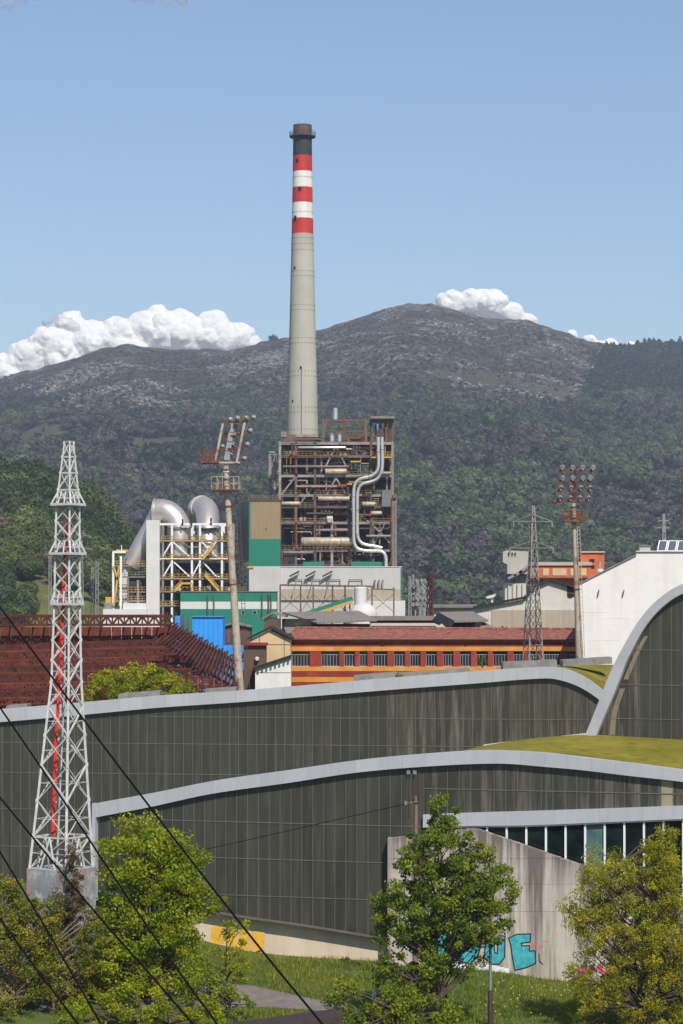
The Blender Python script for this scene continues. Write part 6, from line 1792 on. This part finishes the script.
def wood_pole():
    Y = 136.0; x = X_(415.3, Y); g = gz(x, Y)
    t = thing('utility_pole', 'brown wooden utility pole with twin floodlights, half hidden by the middle tree', 'utility pole', (x, Y, g))
    MB().tube([(x, Y, g - .2), P(415.6, 900, Y), P(416, 796, Y)], [.17, .14, .11], 12).build('pole', M['wood_pole'], t, smooth=True)
    MB().bar(P(405, 803, Y - .15), P(418.5, 801.5, Y - .15), .09).build('crossbar', M['wood_pole'], t)
    for px in (406.3, 409.2, 413.2, 418.6):
        MB().tube([P(px, 818 if px < 410 else 803, Y - .18), P(px, 772.5, Y - .18)], .045, 8).build('lamp_stem', M['brown_steel'], t)
    for px in (408, 414.3):
        k = MB().hexa([P(px - 1.8, 774.6, Y - .4), P(px + 2.6, 774.6, Y - .4), P(px + 2.6, 774.2, Y + .1), P(px - 1.8, 774.2, Y + .1), P(px - 1.4, 770.6, Y - .5), P(px + 2.2, 770.6, Y - .5), P(px + 2.2, 770.4, Y), P(px - 1.4, 770.4, Y)]).build('floodlight', M['lamp_metal'], t)
        MB().prism([P(px - 1.4, 774.2, Y - .47), P(px + 2.2, 774.2, Y - .47), P(px + 1.9, 771, Y - .53), P(px - 1.1, 771, Y - .53)], (0, .02, 0)).build('glass', M['lamp_glass'], k)
    MB().pbox(404.6, 406.6, 801, 805, Y - .3, .15).build('junction_box', M['lamp_metal'], t)
wood_pole()
def red_post():
    Y = 132.0; x = X_(418, Y); g = gz(x, Y)
    t = thing('red_post', 'short red post at the foot of the middle tree', 'post', (x, Y, g))
    MB().tube([(x, Y, g - .1), (x, Y, Z_(980, Y)), (x, Y, Z_(979, Y))], [.06, .06, .03], 10).build('stem', M['red_paint'], t, smooth=True)
    MB().tube([(x, Y, Z_(984, Y)), (x, Y, Z_(982.4, Y))], .066, 10).build('band', M['white_panel'], t)
red_post()

# ------------------------------------------------------------------ overhead cables
def cable(label, pts, Y0, Y1, r, cat='cable'):
    px0, px1 = pts[0][0], pts[-1][0]; f = curve(pts)
    a, b = px0 - 130, px1 + 110; n = 40; q = []
    for i in range(n + 1):
        px = a + (b - a) * i / n; Y = 1 / (1 / Y0 + (1 / Y1 - 1 / Y0) * (px - px0) / (px1 - px0)); q.append(P(px, f(px), Y))
    o = MB().tube(q, r, 7).build('power_cable', M['cable'], None, smooth=True)
    tag(o, label, cat, 'black overhead cables crossing the foreground')
cable('topmost black overhead cable, reaching the brown shelter beam', [(0, 607), (84, 720), (144.6, 800), (260, 948), (319, 1020)], 58, 46, .023)
cable('second black overhead cable from the top, crossing the lattice tower', [(0, 707.5), (61, 797), (114, 877), (170, 959), (217, 1024)], 56, 46, .022)
cable('third black overhead cable from the top', [(0, 797.5), (85.6, 901), (163.7, 990), (193, 1024)], 55, 46, .022)
cable('fourth black overhead cable from the top, over the dark conifer', [(0, 852), (45.7, 928), (75, 979), (101, 1024)], 54, 46, .022)
cable('lowest black overhead cable at the lower left corner', [(0, 919), (38, 971), (78, 1024)], 53, 46, .022)
f_ = curve([(-60, 890), (0, 884.5), (95, 872), (207, 849), (300, 828), (405, 804)])
o = MB().tube([P(-60 + 466 * i / 40, f_(-60 + 466 * i / 40), 140 - 4 * i / 40) for i in range(41)], .022, 6).build('power_cable', M['cable'], None)
tag(o, 'thin cable running from the wooden pole across the dark facade', 'cable')

# ------------------------------------------------------------------ trees and shrubs
def leaves(cen, rad, n, size, g, asp=.55, droop=.2, sq=.8):
    """n leaves round every centre -> vertex array (4 per leaf)"""
    k = len(cen); N_ = k * n
    c = np.repeat(cen, n, 0); r = np.repeat(rad, n)[:, None]
    d = g.normal(size=(N_, 3)); d /= np.linalg.norm(d, axis=1)[:, None]
    p = c + d * r * (g.uniform(0, 1, (N_, 1)) ** .45) * np.array([1, 1, sq])
    u = g.normal(size=(N_, 3)); u[:, 2] -= droop; u /= np.linalg.norm(u, axis=1)[:, None]
    w = np.cross(u, g.normal(size=(N_, 3))); w /= np.linalg.norm(w, axis=1)[:, None]
    s = size * g.uniform(.6, 1.35, (N_, 1))
    v = np.stack([p - u * s * .5, p + w * s * asp * .5, p + u * s * .5, p - w * s * asp * .5], 1)
    return v.reshape(-1, 3), N_

def tree(name, label, px, Y, lobes, leaf_m, ncl, nleaf, size, seed, cr=.75, bark='bark', trunk_r=.14, pal=((1, 1, 1),), cat='tree', asp=.55, droop=.2, shell=.55, nstem=1, group=None, base_z=None, fork=.35, twigs=True):
    """lobes: (px, py, rx px, ry px[, dY m]) envelope of the crown at distance Y"""
    g = np.random.default_rng(seed); k = Y / F
    bx = X_(px, Y); bz = gz(bx, Y) if base_z is None else base_z
    t = thing(name, label, cat, (bx, Y, bz), group)
    ar = np.array([l[2] * l[3] for l in lobes], float); ar /= ar.sum()
    cen = []
    while len(cen) < ncl:
        l = lobes[g.choice(len(lobes), p=ar)]
        d = g.normal(size=3); d /= np.linalg.norm(d); q = g.uniform(shell, 1) ** .6
        rx, ry = l[2] * k - cr * .15, l[3] * k - cr * .15
        p = np.array([X_(l[0], Y) + d[0] * rx * q, Y + (l[4] if len(l) > 4 else 0) + d[1] * rx * q, Z_(l[1], Y) + d[2] * ry * q])
        if p[2] < bz + .25: continue
        cen.append(p)
    cen = np.array(cen); rad = cr * g.uniform(.45, 1.2, ncl)
    v, n = leaves(cen, rad, nleaf, size, g, asp, droop)
    v[:, 2] = np.maximum(v[:, 2], bz + .03)
    pc = np.array(pal)[g.integers(0, len(pal), ncl)] * g.uniform(.8, 1.2, (ncl, 1))
    col = np.repeat(np.repeat(pc, nleaf, 0) * g.uniform(.65, 1.3, (n, 1)), 4, 0)
    numpy_mesh('crown', v, np.arange(4 * n).reshape(n, 4), leaf_m, t, col=col)
    # trunk and limbs
    top = cen[:, 2].max() - .6
    m = MB(); stems = []
    for s in range(nstem):
        ox = g.uniform(-.35, .35) * (nstem > 1)
        pts = [Vector((bx + ox, Y + g.uniform(-.2, .2) * (nstem > 1), bz - .25))]
        tx = np.mean([X_(l[0], Y) for l in lobes]) if nstem == 1 else X_(lobes[s % len(lobes)][0], Y)
        H = (top if nstem == 1 else Z_(lobes[s % len(lobes)][1], Y) + .3) - bz
        for i in range(1, 8):
            f = i / 7; pts.append(Vector((bx + ox + (tx - bx - ox) * f + g.normal() * .09 * f, Y + g.normal() * .1 * f, bz + H * f)))
        stems.append(pts); m.tube(pts, [trunk_r * (1 - .82 * i / 7) for i in range(8)], 9)
    m.build('trunk', M[bark], t, smooth=True)
    if twigs:
        b = MB()
        for c in cen:
            pts = stems[int(g.integers(0, nstem))]
            cv = Vector(c); h = max(bz + .6, c[2] - np.linalg.norm(c[:2] - np.array([bx, Y])) * .8 - .3)
            best = min(pts[1:], key=lambda q: abs(q.z - h)); mid = best.lerp(cv, .5) + Vector((g.normal() * .12, g.normal() * .12, .12))
            b.tube([best, mid, cv], [.045, .03, .012], 5, False)
        b.build('limbs', M[bark], t)
    return t
LM_bright = leafmat('bright_green_leaves', (0.31, 0.35, 0.012), trans=.5)
LM_mid = leafmat('mid_green_leaves', (0.195, 0.24, 0.020), trans=.48)
LM_yel = leafmat('yellow_green_leaves', (0.44, 0.41, 0.025), trans=.6)
LM_olive = leafmat('olive_needles', (0.090, 0.075, 0.024), trans=.3)
LM_mix = leafmat('olive_green_leaves', (0.220, 0.225, 0.022), trans=.45)
tree('leafy_tree', 'rounded bright green tree in front of the lower facade, left of centre', 152, 130, [(143, 858, 46, 48), (150, 905, 60, 55), (128, 950, 55, 55), (165, 960, 45, 50), (110, 995, 50, 45), (190, 905, 22, 34), (180, 870, 28, 34)],
     LM_bright, 420, 140, .18, 21, cr=.72, shell=.15, pal=((1, 1, 1), (.85, .95, .9), (1.1, 1.0, 1.0), (.7, .82, .8)), trunk_r=.17)
tree('leafy_tree', 'tall loose tree with glossy mid-green leaves before the concrete wall', 437, 124, [(443, 822, 20, 28), (440, 855, 42, 36), (437, 895, 52, 40), (472, 880, 30, 42), (478, 915, 36, 36), (412, 880, 28, 36), (405, 925, 36, 36), (455, 930, 50, 40), (497, 893, 25, 34), (388, 905, 20, 26), (425, 968, 55, 34), (400, 995, 48, 32)],
     LM_mid, 420, 105, .18, 22, cr=.50, shell=.15, pal=((1, 1, 1), (.8, .9, .85), (1.25, 1.15, 1.0), (.65, .75, .75)), trunk_r=.15)
tree('willow_tree', 'feathery yellow-green tree at the right edge before the concrete wall', 640, 125, [(662, 850, 20, 28), (660, 885, 36, 34), (655, 865, 26, 30), (606, 880, 32, 38), (585, 915, 26, 34), (628, 930, 58, 46), (668, 935, 40, 50), (596, 985, 40, 44), (650, 990, 60, 45), (712, 930, 40, 60), (720, 985, 45, 45)],
     LM_yel, 760, 100, .17, 23, cr=.55, shell=.15, pal=((1, 1, 1), (.85, .9, 1), (1.15, 1.08, .9), (.7, .78, .9)), trunk_r=.12, asp=.32, droop=.5, nstem=4)
tree('young_conifer', 'dark olive young conifer below the lattice tower', 69, 132, [(70, 862, 8, 20), (69, 885, 17, 22), (67, 910, 25, 25), (67, 935, 30, 26), (50, 925, 22, 22)], LM_olive, 130, 150, .14, 24, cr=.42, shell=.1, pal=((1, 1, 1), (.6, .75, .8), (1.4, 1.2, 1)), trunk_r=.09, asp=.25, droop=-.1)
tree('shrub', 'olive yellow shrub thicket at the lower left corner, tallest on the left', 18, 126, [(5, 915, 24, 42), (20, 960, 40, 45), (-25, 940, 30, 55), (15, 1000, 45, 40), (35, 925, 25, 28)], LM_mix, 190, 120, .16, 25, cr=.55, shell=.15, cat='shrub', nstem=3, trunk_r=.05, bark='bark_pale', pal=((1, 1, 1), (.8, .85, .9), (1.2, 1.0, .8)))
tree('shrub', 'brownish open shrub between the conifer and the lower left corner', 52, 127, [(45, 912, 24, 22), (50, 955, 26, 30), (60, 990, 40, 30), (85, 965, 24, 30), (90, 930, 18, 26)], LM_mix, 110, 110, .15, 26, cr=.48, shell=.15, cat='shrub', nstem=3, trunk_r=.045, bark='bark_pale', pal=((.9, .85, .8), (.7, .75, .9), (1.0, .9, .8), (.75, .95, .8)))
tree('sapling', 'thin pale green sapling beside the yellow graffiti', 226, 130, [(222, 905, 13, 22), (232, 935, 18, 24), (215, 960, 22, 24), (240, 970, 18, 22)], LM_bright, 34, 70, .16, 27, cr=.42, trunk_r=.04, pal=((1.1, 1, 1), (.85, .9, .9)), shell=.2)
tree('shrub', 'glossy green bush at the bottom of the picture beside the shelter beam', 365, 122, [(346, 1000, 24, 26), (398, 1010, 26, 20), (372, 1020, 26, 14), (428, 1012, 36, 22)], LM_mid, 60, 190, .16, 28, cr=.5, cat='shrub', nstem=3, trunk_r=.04, pal=((1.1, 1.1, 1), (.85, .95, .85), (1.3, 1.2, 1)))
tree('shrub', 'low bright bush under the rounded tree at the bottom left', 150, 123, [(95, 1012, 38, 22), (140, 1010, 40, 26), (190, 1016, 38, 20)], LM_bright, 60, 180, .16, 29, cr=.5, cat='shrub', nstem=3, trunk_r=.04, pal=((.9, .9, .9), (.7, .8, .8), (1.1, 1, 1)))
tree('shrub', 'low leafy bush left of the worn path', 225, 127, [(205, 990, 20, 18), (235, 1000, 20, 14)], LM_mid, 26, 120, .15, 30, cr=.42, cat='shrub', nstem=2, trunk_r=.03, pal=((1.3, 1.3, 1), (1, 1.1, 1)))
tree('round_tree', 'rounded yellow-green tree rising behind the upper grey fascia', 138, 208, [(138, 690, 52, 24), (118, 692, 36, 22), (165, 694, 30, 20), (190, 700, 14, 12)], LM_yel, 110, 150, .26, 31, cr=.85, trunk_r=.14, pal=((.82, .9, .8), (.68, .8, .8), (1, 1, .9)))
for i, (px, py, w, h, Y, bz, lab) in enumerate(((482.5, 661, 6, 7, 256, None, 'dark creeper bush hanging on the front of the red building'), (297, 629, 5, 8, 292, None, 'small green shrub sprouting from the sheds above the beige gable'),
                                  (398.5, 677, 4.5, 3, 184, None, 'tiny green plant on the upper grey roof edge'), (450, 634.5, 5, 3, 262, None, 'dry tuft of weeds on the left of the tile roof'), (468, 636, 4, 2, 262, None, 'green tuft of weeds on the middle of the tile roof'))):
    k = Y / F; g = np.random.default_rng(80 + i)
    t = thing('roof_plant', lab, 'plant', P(px, py + h, Y))
    cen = np.stack([X_(px, Y) + g.uniform(-1, 1, 12) * w * k * .7, Y + g.uniform(-.3, .3, 12), Z_(py, Y) + g.uniform(-1, 1, 12) * h * k * .7], -1)
    v, n = leaves(cen, np.full(12, .28 * w * k * 1.2), 60, .14, g)
    pc = (.55, .75, .7) if i == 0 else (1, 1, 1)
    numpy_mesh('foliage', v, np.arange(4 * n).reshape(n, 4), LM_mix if i in (0, 3) else LM_mid, t, col=np.repeat(np.array(pc) * g.uniform(.6, 1.3, (n, 1)), 4, 0))
    st = MB()
    for c in cen: st.tube([P(px, py + h, Y), Vector(c)], [.03, .01], 4, False)
    st.build('stem', M['bark'], t)
# lone trees on the ridge
for i, (px, Y, w, h, lab) in enumerate(((273, 3385, 9, 7, 'lone dark tree on the skyline left of the chimney'), (540, 3180, 8, 11, 'lone dark pine high on the right flank of the mountain'))):
    z = float(hill_height(np.array([[float(px)]]), np.array([[float(Y)]]))[0, 0]); x = X_(px, Y); g = np.random.default_rng(60 + i)
    t = thing('lone_tree', lab, 'tree', (x, Y, z)); k = Y / F
    cen = np.stack([x + g.uniform(-1, 1, 14) * w * k * .35, Y + g.uniform(-1, 1, 14) * 3, z + g.uniform(.25, 1, 14) * h * k * .8], -1)
    v, n = leaves(cen, np.full(14, w * k * .25), 40, 2.2, g)
    numpy_mesh('crown', v, np.arange(4 * n).reshape(n, 4), LM_mid, t, col=np.repeat(np.array((.35, .42, .8)) * g.uniform(.6, 1.2, (n, 1)), 4, 0))
    MB().tube([(x, Y, z - 1), (x, Y, z + h * k * .6)], [.6, .3], 6).build('trunk', M['bark'], t)

# ------------------------------------------------------------------ grass
def grass():
    g = np.random.default_rng(4); n = 62000
    px = g.uniform(150, 700, n); Y = g.uniform(119, 147.5, n)
    x = (px - CX) * Y / F
    ok = np.array([not (xx < 2 and abs(yy - float(np.interp(xx, [-16, -10, -5, -2, 2], [129.5, 131.6, 133.4, 131.9, 128.9]))) < float(np.interp(xx, [-16, -5, -2, 2], [3, 2.8, 1.6, .8]))) for xx, yy in zip(x, Y)])
    w4 = np.array([L4.Y(float(p)) - .2 if 386 < p < 740 else L1.Y(float(max(97, min(683, p)))) + .8 for p in px]); ok &= Y < w4
    x, Y = x[ok], Y[ok]; n = len(x)
    z = np.array([gz(float(a), float(b)) for a, b in zip(x, Y)])
    h = g.uniform(.10, .32, n) * (1 + .5 * fbm(x / 2.0, Y / 2.0, 3, 6)); a = g.uniform(0, 6.28, n); l = g.uniform(.0, .18, n); w = .028
    base = np.stack([x, Y, z - .02], -1); sd = np.stack([np.cos(a), np.sin(a), 0 * a], -1) * w
    tip = base + np.stack([np.cos(a + 1.3) * l, np.sin(a + 1.3) * l, h], -1)
    v = np.stack([base - sd, base + sd, tip], 1).reshape(-1, 3)
    f = np.clip(fbm(x / 3, Y / 3, 3, 8) * .8 + .5 + g.uniform(-.3, .3, n), 0, 1)[:, None]
    col = (np.array((.62, .80, .9)) * (1 - f) + np.array((1.35, 1.15, .95)) * f) * g.uniform(.7, 1.25, (n, 1))
    o = numpy_mesh('grass', v, np.arange(3 * n).reshape(n, 3), leafmat('grass_blades', (.185, .225, .026), trans=.42), col=np.repeat(col, 3, 0))
    tag(o, 'sunlit green meadow grass on the bank below the hall', 'grass', kind='stuff')
    # yellow flowers, white daisies
    k = 70; px = g.uniform(480, 600, k); Y = g.uniform(127, 138, k); x = (px - CX) * Y / F
    z = np.array([gz(float(a), float(b)) for a, b in zip(x, Y)]) + g.uniform(.2, .4, k)
    c = np.stack([x, Y, z], -1); s = .035
    v = np.stack([c + np.array([-s, 0, 0]), c + np.array([0, -s * .4, -s]), c + np.array([s, 0, 0]), c + np.array([0, s * .4, s])], 1).reshape(-1, 3)
    o = numpy_mesh('meadow_flowers', v, np.arange(4 * k).reshape(k, 4), mat('flower_yellow', (.62, .38, .02), .8))
    tag(o, 'scattered small yellow flowers in the bank grass', 'flowers', kind='stuff')
grass()

# ------------------------------------------------------------------ people behind the bush
def person(px, Y, label, top_c, leg_c, hair_c, face=1):
    x = X_(px, Y); g = gz(x, Y)
    t = thing('person', label, 'person', (x, Y, g))
    def skin(name, V, Eg, Rr, m, parent, root=0):
        me = bpy.data.meshes.new(name); me.from_pydata(V, Eg, [])
        me.materials.append(m); o = bpy.data.objects.new(name, me); COL.objects.link(o); o.parent = parent
        sk = o.modifiers.new('skin', 'SKIN'); sk.use_smooth_shade = True
        for i, r in enumerate(Rr): me.skin_vertices[0].data[i].radius = (r, r)
        me.skin_vertices[0].data[root].use_root = True
        sb = o.modifiers.new('smooth', 'SUBSURF'); sb.levels = 1; sb.render_levels = 2
        return o
    V = [(0, 0, .92), (0, 0, 1.12), (0, .0, 1.36), (0, 0, 1.47), (0, -.01, 1.56), (0, -.015, 1.68)]
    Eg = [(0, 1), (1, 2), (2, 3), (3, 4), (4, 5)]; Rr = [.12, .11, .13, .05, .082, .07]
    for s in (-1, 1):
        b = len(V)
        V += [(s * .16, 0, 1.38), (s * .22, -.02, 1.12), (s * .19, -.18, .98), (s * .17, -.26, 1.0)]; Rr += [.055, .042, .032, .03]
        Eg += [(2, b), (b, b + 1), (b + 1, b + 2), (b + 2, b + 3)]
        for j in range(5):
            d = len(V); o_ = (j - 2) * .016; L_ = (.07, .08, .085, .08, .06)[j]
            V += [(s * .17 + o_, -.31, 1.0 - (.01 if j else -.01)), (s * .17 + o_ * 1.1, -.31 - L_ * .6, .985)]; Rr += [.009, .008]; Eg += [(b + 3, d), (d, d + 1)]
        b = len(V)
        V += [(s * .09, 0, .86), (s * .1, -.02, .47), (s * .1, .02, .08), (s * .1, -.14, .04)]; Rr += [.085, .058, .042, .035]; Eg += [(0, b), (b, b + 1), (b + 1, b + 2), (b + 2, b + 3)]
    body = skin('body', V, Eg, Rr, M['skin'], t)
    skin('top', [(0, 0, .93), (0, 0, 1.12), (0, 0, 1.36), (.165, 0, 1.385), (.225, -.02, 1.12), (.2, -.14, 1.01), (-.165, 0, 1.385), (-.225, -.02, 1.12), (-.2, -.14, 1.01)],
         [(0, 1), (1, 2), (2, 3), (3, 4), (4, 5), (2, 6), (6, 7), (7, 8)], [.145, .132, .15, .072, .056, .046, .072, .056, .046], mat('cloth_top_' + str(px), top_c, .9, var=.15, scale=6), t)
    skin('trousers', [(0, 0, .93), (.095, 0, .84), (.105, -.02, .47), (.105, .02, .1), (-.095, 0, .84), (-.105, -.02, .47), (-.105, .02, .1)], [(0, 1), (1, 2), (2, 3), (0, 4), (4, 5), (5, 6)],
         [.135, .1, .074, .06, .1, .074, .06], mat('cloth_trousers_' + str(px), leg_c, .9, var=.15, scale=6), t)
    skin('hair', [(0, .02, 1.66), (0, .0, 1.72), (0, .06, 1.6)], [(0, 1), (0, 2)], [.085, .06, .06], mat('hair_' + str(px), hair_c, .7, var=.2, scale=20), t)
    fm = MB()
    for s in (-1, 1): fm.box(x + s * .03 - .012, x + s * .03 + .012, Y - .105, Y - .095, g + 1.625, g + 1.64)
    fm.box(x - .022, x + .022, Y - .1, Y - .09, g + 1.555, g + 1.563); fm.build('features', M['dark'], t)
    MB().bar((x, Y - .095, g + 1.61), (x, Y - .118, g + 1.585), .022).build('nose', M['skin'], t)
    t.scale = (1, 1, 1)
M['skin'] = mat('skin', (.45, .25, .17), .6, var=.05)
person(377, 128.5, 'person in a pale blue and white top half hidden by the bottom bush', (.55, .65, .75), (.06, .08, .15), (.16, .06, .025))
person(444, 130.5, 'person in a red jacket half hidden behind the middle tree', (.5, .05, .03), (.05, .05, .06), (.5, .45, .4))

# ------------------------------------------------------------------ air
def haze():
    b = MB().box(-2600, 2600, -1000, 4400, -5, 560)
    m = bpy.data.materials.new('haze_air'); m.use_nodes = True; nt = m.node_tree; nt.nodes.clear()
    out = nt.nodes.new('ShaderNodeOutputMaterial'); pv = nt.nodes.new('ShaderNodeVolumePrincipled')
    pv.inputs['Color'].default_value = (.74, .82, 1.0, 1); pv.inputs['Density'].default_value = HAZE; pv.inputs['Anisotropy'].default_value = .2
    nt.links.new(pv.outputs[0], out.inputs['Volume'])
    o = b.build('haze', m); o['kind'] = 'stuff'; o['label'] = 'thin blue haze filling the valley air'; o['category'] = 'haze'
HAZE = 0.000125
haze()
